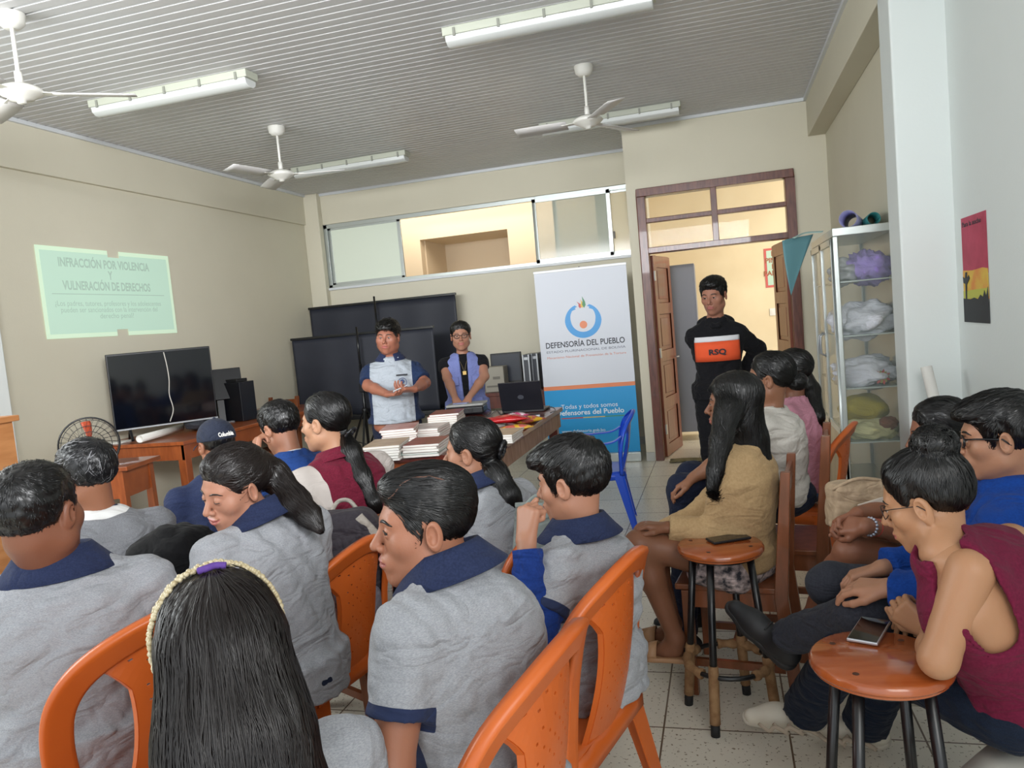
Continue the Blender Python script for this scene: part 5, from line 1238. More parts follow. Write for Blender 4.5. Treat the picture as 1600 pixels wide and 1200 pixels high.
# ---- roll-up banner
by = .03; a, b = atY(834, 428, by), atY(978, 413, by); zt = (a[2]+b[2])/2; bx0, bx1 = a[0], b[0]
r = thing('rollup_banner', 'tall roll-up banner, white above and blue below, beside the doorway', 'banner', ((bx0+bx1)/2, by, 0))
M_bw, M_bb, M_bo = mat('banner_white', 'D9DEE8', rough=.45), mat('banner_blue', '1E9CDC', rough=.4), mat('banner_orange', 'E88A5C', rough=.4)
zo = atY(925, 603, by)[2]
g = G(); g.b2((bx0, by, zo+.02), (bx1, by+.004, zt)); p = g.build('banner_sheet', M_bw, r)
g = G(); g.b2((bx0, by, zo-.022), (bx1, by+.004, zo+.02)); g.build('orange_stripe', M_bo, p)
g = G(); g.b2((bx0, by, .10), (bx1, by+.004, zo-.022)); p2 = g.build('blue_field', M_bb, p)
g = G(); g.b2((bx0-.01, by-.05, .0), (bx1+.01, by+.07, .10)); g.build('base_case', M_alu, r, bevel=.01)
g = G(); g.b2((bx0-.005, by-.008, zt-.005), (bx1+.005, by+.015, zt+.022)); g.build('top_rail', mat('rail_white', 'F0F2F4', rough=.3), r, bevel=.004)
g = G(); g.tube([((bx0+bx1)/2, by+.05, .09), ((bx0+bx1)/2, by+.03, zt)], .008, 8); g.build('support_pole', M_alu, r)
fy_ = by-.0012; bc_ = (bx0+bx1)/2; cx_ = atY(911, 499, by)[0]; cz_ = atY(911, 499, by)[2]; X_, Z_ = V(1, 0, 0), V(0, 0, 1)
def flat(name, poly, m, par, y=fy_): g = G(); g.prism(poly, .0008, (0, y, 0), (1, 0, 0), (0, 0, 1), (0, 1, 0)); return g.build(name, m, par, fix=True)
def ringpoly(cx, cz, ro, ri, a0, a1, n=40, taper=True):
    out, inn = [], []
    for i in range(n+1):
        t = a0+(a1-a0)*i/n; e = abs(2*i/n-1); k = 1 if not taper else 1-.75*max(0, e-.55)/.45; mid = (ro+ri)/2+.1*(ro-ri); hw = (ro-ri)/2*k
        out.append((cx+(mid+hw)*math.cos(t), cz+(mid+hw)*math.sin(t))); inn.append((cx+(mid-hw)*math.cos(t), cz+(mid-hw)*math.sin(t)))
    return out+inn[::-1]
Rr = .188
M_lb = mat('logo_blue', '3C9CE0', rough=.4)
flat('emblem_ring', ringpoly(cx_, cz_, Rr, Rr*.66, math.radians(-245), math.radians(65)), M_lb, p)
for sg in (-1, 1): flat('emblem_hand', [(cx_+sg*Rr*x, cz_+Rr*z) for x, z in ((.50, .78), (.70, .62), (.62, .50), (.36, .60), (.42, .66), (.26, .74))], M_bw if False else M_lb, p, fy_-.0004)
flat('emblem_head', [(cx_+.040*math.cos(t), cz_-.055+.040*math.sin(t)) for t in np.linspace(0, 2*math.pi, 28)[:-1]], M_bo, p, fy_-.0006)
def flame(dx, h, wd, lean): 
    o = [(0, 0), (wd*.6, h*.25), (wd*.45, h*.55), (lean, h), (lean*.2-.2*wd, h*.6), (-wd*.5, h*.3)]
    return [(cx_+dx+x, cz_+Rr*.62+z) for x, z in o]
flat('flame_red', flame(-.022, .075, .030, -.032), mat('flame_red', 'C84A44', rough=.4), p, fy_-.0005)
flat('flame_yellow', flame(.0, .095, .032, -.010), mat('flame_yellow', 'E0BC48', rough=.4), p, fy_-.0008)
flat('flame_green', flame(.020, .125, .034, -.012), mat('flame_green', '3E8A5A', rough=.4), p, fy_-.0011)
M_ink, M_ink2, M_inkr, M_inkw = mat('dark_ink', '2E323C', rough=.6), mat('grey_ink', '6A7080', rough=.6), mat('salmon_ink', 'D88A70', rough=.6), mat('white_ink', 'E6F2FA', rough=.5)
bw_ = bx1-bx0; ex_, ez_ = (1, 0, 0), (0, 0, 1)
def bt(s, px, py, size, width, m, par=p, al='CENTER', bold=.0): q = atY(px, py, by); return text('lettering', s, size, (q[0], fy_, q[2]), ex_, ez_, m, par, al, bold, width=width)
bt('DEFENSORÍA DEL PUEBLO', 914, 540, .085, bw_*.86, M_ink, bold=.0012)
bt('ESTADO PLURINACIONAL DE BOLIVIA', 915, 548, .034, bw_*.86, M_ink2)
bt('Mecanismo Nacional de Prevención de la Tortura', 916, 557, .034, bw_*.86, M_inkr)
bt('Todas y todos somos', 921, 637, .068, bw_*.62, M_inkw, p2)
bt('Defensores del Pueblo', 922, 647, .075, bw_*.74, M_inkw, p2, bold=.0012)
bt('www.defensoria.gob.bo', 912, 675, .045, bw_*.48, M_inkw, p2)
bt('@DPE', 913, 686, .048, bw_*.15, M_inkw, p2)
q = atY(922, 652, by)[2]
for i, cc in enumerate(('C84A44', 'D8C060', '4E9A6A')): flat('underline', [(bc_+(-.36+.24*i)*bw_+.03*bw_, q-.004), (bc_+(-.36+.24*(i+1))*bw_+.03*bw_, q-.004), (bc_+(-.36+.24*(i+1))*bw_+.03*bw_, q+.006), (bc_+(-.36+.24*i)*bw_+.03*bw_, q+.006)], mat('rule_'+cc, cc, rough=.5), p2)
for i in range(4): qx = atY(885+8*i, 687, by); flat('social_icon', [(qx[0]+.019*math.cos(t), qx[2]+.019*math.sin(t)) for t in np.linspace(0, 2*math.pi, 16)[:-1]], mat('icon_blue', '4E8EB8', rough=.5), p2)

# ---- television table, television and what lies there
TTz = .86; TTx = atZ(286, 690, TTz)[0]; TTy = atZ(286, 690, TTz)[1]
r = thing('television_table', 'orange-brown wooden table along the left wall under the television', 'table', (-5.65, -1.3, 0))
g = G(); g.b2((-5.93, TTy, TTz-.03), (TTx, -.35, TTz)); g.build('table_top', M_tblo, r, bevel=.005)
g = G(); g.b2((-5.9, TTy+.03, TTz-.15), (TTx-.03, TTy+.05, TTz-.03)); g.b2((TTx-.05, TTy+.03, TTz-.15), (TTx-.03, -.38, TTz-.03)); g.build('apron', M_tblo, r)
for a in (-5.87, TTx-.06):
    for b in (TTy+.07, -.42): g = G(); g.b2((a-.035, b-.035, 0), (a+.035, b+.035, TTz-.03)); g.build('leg', M_tblo, r, bevel=.004)
r = thing('side_table', 'second red-brown table along the left wall nearer the corner', 'table', (-5.65, .2, 0))
g = G(); g.b2((-5.93, -.33, .75), (-5.2, -.02, .785)); g.build('table_top', M_tbl, r, bevel=.005)
g = G(); g.b2((-5.25, -.3, .62), (-5.23, -.06, .75)); g.b2((-5.9, -.32, .62), (-5.23, -.30, .75)); g.build('apron', M_tbl, r)
for a in (-5.87, -5.26):
    for b in (-.28, -.07): g = G(); g.b2((a-.03, b-.03, 0), (a+.03, b+.03, .75)); g.build('leg', M_tbl, r)
# TV
a, b, c2, d2 = D(165, 562, 6.25), D(327, 548, 6.70), D(183, 683, 6.22), D(338, 660, 6.70)
ex = b-a; ex[2] = 0; wd = np.linalg.norm(ex); ex = nrm(ex); up = V(0, 0, 1); nn = nrm(np.cross(ex, up)); ht = (a[2]+b[2]-c2[2]-d2[2])/2; cc = (a+b+c2+d2)/4; cc[2] = TTz+.075+ht/2+.02
Rt = np.stack([ex, -nn, up], 1)
r = thing('television', 'large flat black television with a white cable down its front', 'television', (cc[0], cc[1], TTz), math.atan2(ex[1], ex[0]))
g = G(); g.box(cc, (wd, .03, ht), Rt); g.build('case', M_blk, r, bevel=.006)
g = G(); g.box(cc+nn*.0155, (wd-.02, .002, ht-.03), Rt); g.build('screen', M_screen, r)
g = G(); g.box(cc+nn*.016-up*(ht/2-.006), (wd, .004, .012), Rt); g.build('silver_edge_strip', M_silver, r)
for s_ in (-.36, .36): g = G(); q = cc+ex*s_*wd-up*(ht/2); g.bar(q, q+nn*.10-up*.085, .02, .012); g.bar(q, q-nn*.10-up*.085, .02, .012); g.build('foot', M_blk, r)
P = catmull([cc+ex*(x*wd)+nn*.024+up*(y*ht) for x, y in ((.04, .47), (.055, .3), (.06, .1), (.045, -.1), (.065, -.3), (.02, -.46))], 6); g = G(); g.tube(P, .004, 6); g.build('white_cable', mat('white_cord', 'C9C6BC', rough=.6), r, smooth=True)
# rolled paper, bag, tower, monitor behind
a, b = atZ(218, 686, TTz+.04), atZ(283, 668, TTz+.04)
def roll(name, label, a, b, rad, m, m2, cat='paper roll'):
    r = thing(name, label, cat, tuple((a+b)/2)); d = nrm(b-a); L = np.linalg.norm(b-a); x, y, z = frame(d); g = G(); rows = []
    for t in np.linspace(0, 4*math.pi, 50): rr = rad*(1-.05*t/6); rows.append([a+(x*math.cos(t)+y*math.sin(t))*rr, b+(x*math.cos(t)+y*math.sin(t))*rr])
    g.grid(rows); g.build('sheet', m, r, smooth=True, solid=.0012); return r
a[0] = max(a[0], -5.88); roll('paper_roll', 'rolled white paper lying on the television table', a, b, .030, M_paper, M_paper)
c = atZ(312, 672, TTz); c[0] = min(max(c[0], -5.75), TTx-.16); r = thing('laptop_bag', 'flat dark grey fabric bag on the television table', 'bag', (c[0], c[1]-.0, TTz), math.radians(25))
M_dkb = cloth('dark_grey_nylon', '3A3C42', '303238', scale=60, rough=.6)
g = G(); g.blob((0, .1, .06), (.13, .24, .06), 4, .15, 12); g.build('body', M_dkb, r, smooth=True, local=True); g = G(); g.tube(catmull([(-.1, -.05, .1), (-.02, -.12, .13), (.08, -.05, .1)], 6), .008, 8); g.build('strap', M_dkb, r, smooth=True, local=True)
a, b = D(342, 652, 7.3), D(395, 640, 7.5); r = thing('computer_tower', 'black computer tower with a silver front beside the television', 'computer', (a[0]+.2, a[1], TTz), math.radians(-12))
cw = np.array([a[0]+.17, a[1]+.05, TTz]); r.location = cw; 
g = G(); g.b2((-.17, -.09, 0.002), (.17, .09, .37)); g.build('case', mat('black_case', '15161C', rough=.3), r, bevel=.004, local=True); g = G(); g.b2((-.19, -.085, .01), (-.17, .085, .36)); g.build('front_panel', M_silver, r, bevel=.005, local=True)
g = G(); g.b2((-.195, -.05, .25), (-.19, .05, .27)); g.b2((-.195, -.05, .30), (-.19, .05, .32)); g.build('disc_drive', M_blk, r, local=True)
g = G(); g.tube(catmull([(-.10, -.095, .33), (-.09, -.10, .25), (-.05, -.10, .2), (-.06, -.10, .17)], 5), .004, 6); g.build('dangling_cable', mat('white_cord', 'C9C6BC'), r, local=True, smooth=True)
g = G(); g.b2((-.14, -.07, .371), (.12, .06, .40)); o = g.build('keyboard_box', M_blk, r, local=True, bevel=.004)
q = D(340, 590, 7.2); r = thing('monitor', 'tilted black monitor leaning behind the television', 'monitor', (q[0], q[1], TTz), math.radians(40)); g = G(); Rr_ = rotx(math.radians(-18)); g.box((0, 0, .36), (.42, .03, .30), Rr_); g.build('case', M_blk, r, bevel=.006, local=True); g = G(); g.b2((-.03, -.03, .0), (.03, .03, .3)); g.b2((-.1, -.08, 0), (.1, .08, .012)); g.build('stand', M_blk, r, local=True)
q = D(412, 634, 8.0); r = thing('shoulder_bag', 'small grey-black bag on the side table', 'bag', (q[0], q[1], .785)); g = G(); g.blob((0, 0, .05), (.12, .09, .05), 7, .3, 10); g.build('body', mat('grey_black_fabric', '4A4A4C', col2='8A8A88', scale=30, rough=.8), r, smooth=True, local=True)
c = atZ(190, 690, TTz); r = thing('paper_pile', 'few loose white papers at the table end by the fan', 'paper', (-5.75, TTy+.12, TTz)); g = G(); 
for i in range(3): g.box((0, 0, .003+.004*i), (.2, .14, .003), rotz(.2*i))
g.build('sheets', M_paper, r, local=True)
# low desk, fan, shelf unit at the far left
q = D(197, 723, 5.3); hz = q[2]; r = thing('low_desk', 'small orange-brown wooden desk below the fan', 'desk', (q[0]-.15, q[1], 0), math.radians(12))
g = G(); g.b2((-.3, -.22, hz-.03), (.26, .22, hz)); g.build('desk_top', M_tblo, r, bevel=.004, local=True); g = G(); g.b2((-.25, -.19, hz-.22), (.20, -.17, hz-.03)); g.b2((-.25, .17, hz-.22), (.20, .19, hz-.03)); g.b2((.18, -.18, hz-.22), (.2, .18, hz-.03)); g.build('apron', M_tblo, r, local=True)
for a in (-.25, .19):
    for b in (-.17, .17): g = G(); g.prism([(-.03, 0), (.03, 0), (.02, hz-.03), (-.02, hz-.03)], .05, (a, b-.025, 0), (1, 0, 0), (0, 0, 1), (0, 1, 0)); g.build('leg', M_tblo, r, local=True)
q = D(140, 695, 5.15); fr_ = .183; nd = nrm(nrm(C_-q)*V(1, 1, 0)+V(.55, .0, .0)*0+V(.25, -.1, 0)); x, y, z = frame(nd, up_ := (0, 0, 1)) if False else frame(nd)
upv = V(0, 0, 1); sx_ = nrm(np.cross(upv, nd))
r = thing('pedestal_fan', 'black wire-guarded fan with orange-red blades by the left wall', 'fan', (q[0]-nd[0]*.16, q[1]-nd[1]*.16, 0))
def circ(c, rad, k=41): return [c+(sx_*math.cos(t)+upv*math.sin(t))*rad for t in np.linspace(0, 2*math.pi, k)]
g = G()
for dz, rad in ((.0, fr_), (.03, fr_*.93), (.045, fr_*.72), (.052, fr_*.5), (.056, fr_*.3)): g.tube(circ(q+nd*dz, rad), .0022 if dz else .006, 6, cap=False)
for i in range(28):
    t = 2*math.pi*i/28; d = sx_*math.cos(t)+upv*math.sin(t); d2 = sx_*math.cos(t+.35)+upv*math.sin(t+.35); g.tube([q+d*fr_, q+nd*.035+d*fr_*.9, q+nd*.054+d2*fr_*.4, q+nd*.058+d2*fr_*.16], .0012, 4)
    g.tube([q+d*fr_, q-nd*.05+d*fr_*.85, q-nd*.08+d*fr_*.4, q-nd*.085+d*fr_*.2], .0012, 4)
g.build('wire_guard', M_blkm, r, smooth=True)
g = G(); g.lathe([(0, .060), (.03, .058), (.032, .050), (0, .050)], q, nd, 20); g.lathe([(0, -.17), (.045, -.165), (.055, -.10), (.05, -.085), (0, -.085)], q, nd, 20); g.build('motor_housing', M_blk, r, smooth=True)
for i in range(3):
    g = G(); t0 = math.radians(80+120*i); rows = []
    for s_ in np.linspace(.15, .88, 8):
        row = []
        for k in np.linspace(-1, 1, 5):
            t = t0+k*(.30-.12*s_)*1.0+.25*s_; row.append(q+(sx_*math.cos(t)+upv*math.sin(t))*fr_*s_+nd*(.012*k))
        rows.append(row)
    g.grid(rows); g.build('fan_blade', mat('orange_red_blade', 'C4563A', rough=.35), r, smooth=True, solid=.002)
g = G(); pc = q-nd*.14; g.tube([(pc[0], pc[1], .03), (pc[0], pc[1], q[2]-.05)], .013, 10); g.lathe([(0, 0), (.19, 0), (.19, .015), (.03, .035), (0, .035)], (pc[0], pc[1], 0), n=24); g.build('stand', M_blk, r, smooth=True)
q = D(30, 648, 4.0); zt = q[2]; q[1] -= .40; r = thing('shelf_unit', 'light orange wooden shelf unit at the left edge of the room', 'shelf', (q[0]-.4, q[1]+.0, 0))
g = G(); g.b2((q[0]-.85, q[1]-.02, zt-.03), (q[0]+.0, q[1]+.40, zt)); g.build('top', M_ltw, r, bevel=.004)
for a in (-.06, -.83): g = G(); g.b2((q[0]+a, q[1], 0), (q[0]+a+.03, q[1]+.38, zt-.03)); g.build('side_panel', M_ltw, r)
for z in (.1, .5, zt-.16): g = G(); g.b2((q[0]-.8, q[1]+.01, z), (q[0]-.06, q[1]+.37, z+.025)); g.build('shelf', M_ltw, r)

# ---- projected slide on the left wall
sx = -W+.006
c4 = [atX(52, 382, -W), atX(261, 399, -W), atX(275, 518, -W), atX(78, 530, -W)]
y0, y1, z1, z0 = c4[0][1], c4[1][1], c4[0][2]+.0, c4[3][2]
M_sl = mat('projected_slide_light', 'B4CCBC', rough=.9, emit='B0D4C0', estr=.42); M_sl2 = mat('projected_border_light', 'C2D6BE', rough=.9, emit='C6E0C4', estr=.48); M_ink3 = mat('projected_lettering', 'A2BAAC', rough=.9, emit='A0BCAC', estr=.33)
r = thing('projected_slide', 'pale green slide with lettering projected on the left wall', 'projection', (sx, (y0+y1)/2, (z0+z1)/2))
def sl(name, ya, yb, za, zb, m, off, par):
    g = G(); g.b2((sx+off, ya, za), (sx+off+.001, yb, zb)); return g.build(name, m, par)
nw = .065; ym = (y0+y1)/2+.05; nh = .055
s1 = None
g = G()
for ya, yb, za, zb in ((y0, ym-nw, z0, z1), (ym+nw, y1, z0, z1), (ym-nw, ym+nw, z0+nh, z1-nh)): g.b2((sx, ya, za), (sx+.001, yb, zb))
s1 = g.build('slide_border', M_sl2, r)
g = G(); i_ = .035
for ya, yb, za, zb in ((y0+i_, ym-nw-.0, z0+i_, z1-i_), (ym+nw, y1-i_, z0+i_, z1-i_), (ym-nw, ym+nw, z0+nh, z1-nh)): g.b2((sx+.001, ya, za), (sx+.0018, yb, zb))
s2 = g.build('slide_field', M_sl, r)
YX, YZ = (0, 1, 0), (0, 0, 1)
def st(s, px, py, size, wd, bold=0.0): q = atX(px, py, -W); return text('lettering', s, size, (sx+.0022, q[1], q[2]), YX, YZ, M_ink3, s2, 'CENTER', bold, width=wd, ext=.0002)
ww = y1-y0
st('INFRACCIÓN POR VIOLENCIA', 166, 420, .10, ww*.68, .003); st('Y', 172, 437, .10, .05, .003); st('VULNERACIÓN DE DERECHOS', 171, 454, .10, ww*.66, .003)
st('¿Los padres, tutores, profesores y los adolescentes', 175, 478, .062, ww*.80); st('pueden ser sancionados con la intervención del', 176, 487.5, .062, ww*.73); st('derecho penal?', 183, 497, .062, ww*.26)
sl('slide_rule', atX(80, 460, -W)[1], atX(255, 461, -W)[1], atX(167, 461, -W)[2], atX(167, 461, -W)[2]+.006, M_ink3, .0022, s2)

# ---- ceiling lights and fans
def clight(label, xa, xb, y):
    r = thing('ceiling_light', label, 'ceiling light', ((xa+xb)/2, y, H), 0, 'fluorescent ceiling lights')
    g = G(); g.prism([(-.075, 0), (.075, 0), (.070, -.05), (-.070, -.05)], xb-xa, (xa, y, H), (0, 1, 0), (0, 0, 1), (1, 0, 0)); g.build('housing', mat('pale_green_housing', 'B9BDAE', rough=.5), r, bevel=.004)
    g = G(); g.prism([(-.068, -.05), (.068, -.05), (.060, -.085), (.030, -.105), (-.030, -.105), (-.060, -.085)], xb-xa-.03, (xa+.015, y, H), (0, 1, 0), (0, 0, 1), (1, 0, 0)); g.build('diffuser', mat('clear_ribbed_diffuser', 'D6DAD8', rough=.16, spec=.7), r, bevel=.006)
    for i in range(5):
        x = xa+.08+(xb-xa-.16)*i/4
        for s_ in (-1, 1): g = G(); g.b2((x-.008, y+s_*.076-.004, H-.062), (x+.008, y+s_*.076+.004, H-.012)); g.build('clip', mat('clip_grey', '8E9086', rough=.4), r)
    return r
clight('fluorescent ceiling light nearest the top left', -5.18, -3.87, -3.17)
clight('large fluorescent ceiling light at the top edge', -2.46, -1.15, -3.17)
clight('fluorescent ceiling light farther left, near the front wall', -5.22, -3.90, -.40)
clight('fluorescent ceiling light behind the right ceiling fan', -2.45, -1.13, -.56)
def cfan(label, x, y, rot, hub=.40):
    r = thing('ceiling_fan', label, 'ceiling fan', (x, y, H), rot, 'white ceiling fans'); M = mat('fan_white', 'E2E1DA', rough=.4)
    g = G(); g.lathe([(0, -.075), (.04, -.075), (.065, -.05), (.072, -.005), (.072, 0)], (0, 0, 0), n=24); g.build('canopy', M, r, smooth=True, local=True)
    g = G(); g.tube([(0, 0, -.07), (0, 0, -hub+.05)], .011, 10); g.tube([(0, 0, -hub+.10), (0, 0, -hub+.02)], .02, 12); g.build('down_rod', M, r, smooth=True, local=True)
    g = G(); g.lathe([(0, .03), (.06, .03), (.10, .012), (.115, -.005), (.10, -.02), (.075, -.03), (.06, -.045), (.025, -.05), (.022, -.065), (0, -.065)], (0, 0, -hub), n=28); g.build('motor', M, r, smooth=True, local=True)
    for i in range(3):
        t = 2*math.pi*i/3; d = V(math.cos(t), math.sin(t), 0); e = V(-math.sin(t), math.cos(t), 0)
        g = G(); g.bar(d*.08+V(0, 0, -hub-.01), d*.20+V(0, 0, -hub-.015), .05, .004); b_ = g.build('blade_arm', M, r, local=True)
        g = G(); P = [[d*s_+e*k*(.055+.015*math.sin(s_*4))+V(0, 0, -hub-.015+k*.014) for k in (-1, 0, 1)] for s_ in np.linspace(.16, .56, 8)]; g.grid(P); g.build('fan_blade', mat('fan_blade_white', 'D6D4D2', rough=.4), b_, smooth=True, local=True, solid=.006)
    return r
cfan('white ceiling fan with visible blades over the right side', -1.77, -2.05, math.radians(60))
cfan('white ceiling fan over the middle left, beyond the near light', -4.48, -1.91, math.radians(15))
cfan('white ceiling fan cut off by the top left corner', -4.42, -4.53, math.radians(35))

# ---- glass cabinet
cY = -2.75; a = atY(1300, 357, cY); cx0 = a[0]; ctop = a[2]; cx1 = XR-.005; cY1 = cY+1.12
r = thing('display_cabinet', 'tall aluminium and glass cabinet full of fabrics against the right wall', 'cabinet', ((cx0+cx1)/2, (cY+cY1)/2, 0))
for x in (cx0, cx1-.03):
    for y in (cY, cY1-.03): g = G(); g.b2((x, y, .06), (x+.03, y+.03, ctop-.05)); g.build('corner_post', M_alu, r, bevel=.006)
g = G(); g.b2((cx0, cY, ctop-.05), (cx1, cY1, ctop)); g.build('top_panel', M_alu, r, bevel=.004)
zsh = [atY(1345, yy, cY)[2] for yy in (437, 523, 606, 691)]+[atY(1345, 780, cY)[2]]
for z in zsh: g = G(); g.b2((cx0+.02, cY+.01, z-.008), (cx1-.01, cY1-.01, z)); g.build('shelf', mat('shelf_glass', 'AEB8B4', rough=.2, metal=.2), r)
g = G(); g.b2((cx0+.01, cY+.0, .06), (cx1, cY1, .10)); g.b2((cx0+.005, cY, .06), (cx0+.02, cY1, .62)); g.build('base_panel', mat('veneer_base', 'B9A98E', rough=.3, col2='96856A', scale=12, stretch=(1, 1, .2)), r)
g = G(); g.b2((cx0+.03, cY+.008, .10), (cx1-.03, cY+.012, ctop-.05)); g.build('end_glass', glassy('cabinet_glass', 'B8C4C0', .10), r)
g = G(); g.b2((cx1-.012, cY, .1), (cx1, cY1, ctop)); g.build('back_panel', mat('cabinet_back', 'A9AEAA', rough=.3, metal=.3), r)
for i in range(2):
    ya, yb = cY+.03+i*(cY1-cY-.06)/2, cY+.03+(i+1)*(cY1-cY-.06)/2
    g = G(); x = cx0-.012
    for p_ in (((ya, .64), (ya+.035, ctop-.06)), ((yb-.035, .64), (yb, ctop-.06)), ((ya, .64), (yb, .68)), ((ya, ctop-.10), (yb, ctop-.06))): g.b2((x, p_[0][0], p_[0][1]), (x+.02, p_[1][0], p_[1][1]))
    d = g.build('door', M_alu, r, bevel=.002)
    g = G(); g.b2((x+.008, ya+.03, .67), (x+.012, yb-.03, ctop-.09)); g.build('door_glass', glassy('door_glass', 'C8CCB8', .22, .05), d)
    hyy = yb-.05 if i == 0 else ya+.05
    g = G(); g.tube([(x-.002, hyy, 1.12), (x-.03, hyy, 1.14), (x-.034, hyy, 1.20), (x-.03, hyy, 1.26), (x-.002, hyy, 1.28)], .006, 8); g.build('handle', M_silver, d, smooth=True)
for y in (cY+.05, cY1-.05): g = G(); g.tube([(cx0+.04, y-.015, .03), (cx0+.04, y+.015, .03)], .03, 12); g.build('caster', M_blk, r)
def fab(name, label, cat, x, y, z, rr, m, seed, amp=.3, kids_=()):
    rr = (min(rr[0], .155), rr[1], rr[2]); g = G(); g.blob((x, y, z+rr[2]*.86), rr, seed, amp, 20); o = g.build(name, m, smooth=True); tag(o, label, cat); return o
xm = (cx0+cx1)/2
M_cf = lambda n, c, c2=None: cloth(n, c, c2, scale=30, bump=.4)
fab('lilac_cloth', 'crumpled lilac cloth on the top cabinet shelf', 'cloth', xm+.04, cY+.20, zsh[0], (.12, .16, .085), M_cf('lilac_cloth', '9A86C8'), 3, .45)
fab('clear_bag', 'grey plastic bag at the left of the top cabinet shelf', 'bag', xm-.09, cY+.22, zsh[0], (.08, .14, .07), mat('grey_plastic_bag', 'A6A8A8', rough=.25), 4, .5)
fab('white_cloth', 'crumpled white cloth on the second cabinet shelf', 'cloth', xm, cY+.22, zsh[1], (.155, .17, .095), M_cf('white_cloth', 'D4D6DE'), 5, .5)
fab('white_cloth', 'white cloth heap on the third cabinet shelf behind the flower', 'cloth', xm, cY+.25, zsh[2], (.155, .17, .085), M_cf('white_cloth', 'D4D6DE'), 6, .5)
fab('yellow_cushion', 'yellow cushion on the fourth cabinet shelf', 'cushion', xm-.01, cY+.30, zsh[3]+.10, (.14, .15, .085), M_cf('yellow_cloth', 'A8982E'), 7, .25)
fab('cream_cloth', 'cream cloth folded below the yellow cushion', 'cloth', xm, cY+.17, zsh[3], (.155, .13, .06), M_cf('cream_cloth', 'C2BE90'), 8, .3)
fab('red_cloth', 'small dark red cloth behind the white cloth on the second shelf', 'cloth', xm+.11, cY+.42, zsh[1], (.035, .06, .09), M_cf('dark_red_cloth', '8A2A30'), 12, .3)
fab('brown_doll', 'brown stuffed roll on the fourth cabinet shelf', 'toy', xm+.10, cY+.10, zsh[3]+.07, (.05, .06, .035), M_cf('brown_felt', '6A3A26'), 9, .3)
# paper flower
q = V(xm+.07, cY+.055, zsh[2]+.055); r = thing('paper_flower', 'red and green paper flower with a white centre in the cabinet', 'flower', tuple(q))
for i in range(14):
    t = 2*math.pi*i/14; g = G(); d = V(math.cos(t), -.1, math.sin(t)); e = V(-math.sin(t), 0, math.cos(t)); rr = .052 if i % 2 else .044; m_ = mat('petal_red', 'A8322C', rough=.5) if i % 2 else mat('petal_olive', '8A8A3A', rough=.5)
    g.add([q+d*.012, q+d*rr*.6+e*.011+V(0, -.004, 0), q+d*rr, q+d*rr*.6-e*.011-V(0, -.004, 0)], [(0, 1, 2, 3)]); g.build('petal', m_, r, solid=.001)
g = G(); g.lathe([(0, .012), (.010, .008), (.013, 0)], q+V(0, -.004, 0), (0, -1, 0), 14); g.build('flower_centre', M_paper, r, smooth=True)
# rolls on top, pennant
a, b = atZ(1335, 337, ctop+.055), atZ(1335, 337, ctop+.055)+V(.12, .5, 0); a = V(xm-.07, cY+.10, ctop+.057); b = V(xm+.06, cY+.62, ctop+.057)
roll('lilac_paper_roll', 'rolled lilac sheet lying on top of the cabinet', a, b, .055, mat('lilac_paper', '9C9CC4', rough=.6), None)
roll('teal_paper_roll', 'rolled teal sheet on top of the cabinet behind the lilac roll', V(xm+.09, cY+.16, ctop+.047), V(xm+.12, cY+.68, ctop+.047), .040, mat('teal_paper', '3A8A8A', rough=.6), None)
q0, q1, q2 = atX(1225, 377, cx0-.12), atX(1262, 366, cx0-.02), atX(1237, 462, cx0-.10)
q0, q1, q2 = D(1222, 376, 5.15), D(1268, 366, 5.2), D(1236, 462, 5.1)
g = G(); rows = []
for u in np.linspace(0, 1, 9): rows.append([(q0*(1-u)+q1*u)*(1-v)+q2*v+nrm(V(-1, -1, 0))*.018*math.sin(u*5+v*2)*(1-v) for v in np.linspace(0, 1, 9)])
g.grid(rows); tag(g.build('teal_pennant', mat('grey_teal_paper', '5E8C94', rough=.6), smooth=True, solid=.002), 'teal paper pennant hanging off the cabinet corner', 'pennant')
g = G(); g.tube(catmull([D(1240, 372, 5.15), D(1258, 364, 5.2), D(1285, 362, 5.1)], 5), .012, 8, flat=.3); tag(g.build('teal_ribbon', mat('pale_teal', '9AB4B0', rough=.6), smooth=True), 'pale paper strip holding the pennant on the cabinet top', 'ribbon')

# ---- painting on the right wall
px_ = .249; pq = [atX(1502, 342, .25), atX(1541, 330, .25), atX(1545, 505, .25), atX(1512, 503, .25)]
ya, yb = pq[0][1], pq[1][1]; zt, zb = pq[0][2], pq[3][2]
r = thing('wall_painting', 'narrow sunset painting, pink sky over yellow and black trees, on right wall', 'painting', (px_, (ya+yb)/2, (zt+zb)/2))
def pp(name, poly, m, off, par): g = G(); g.prism([(ya+(yb-ya)*u, zb+(zt-zb)*v) for u, v in poly], -.0012, (px_-off, 0, 0), (0, 1, 0), (0, 0, 1), (1, 0, 0)); return g.build(name, m, par)
sheet = pp('pink_sky', [(0, .45), (1, .45), (1, 1), (0, 1)], mat('pink_paint', 'B8415C', rough=.7, col2='A8364E', scale=10), 0, r)
pp('yellow_sky', [(0, .22), (1, .22), (1, .49), (.8, .505), (.4, .49), (0, .50)], mat('yellow_paint', 'D8B84A', rough=.7, col2='D88A42', scale=9), .0013, sheet)
pp('green_glow', [(0, .22), (1, .24), (1, .32), (0, .30)], mat('lime_paint', 'B8B84E', rough=.7), .0026, sheet)
pp('black_ground', [(0, 0), (1, 0), (1, .33), (.92, .25), (.86, .30), (.8, .24), (.7, .26), (.6, .22), (.45, .235), (.3, .22), (0, .23)], mat('dark_paint', '2A2C30', rough=.7), .0038, sheet)
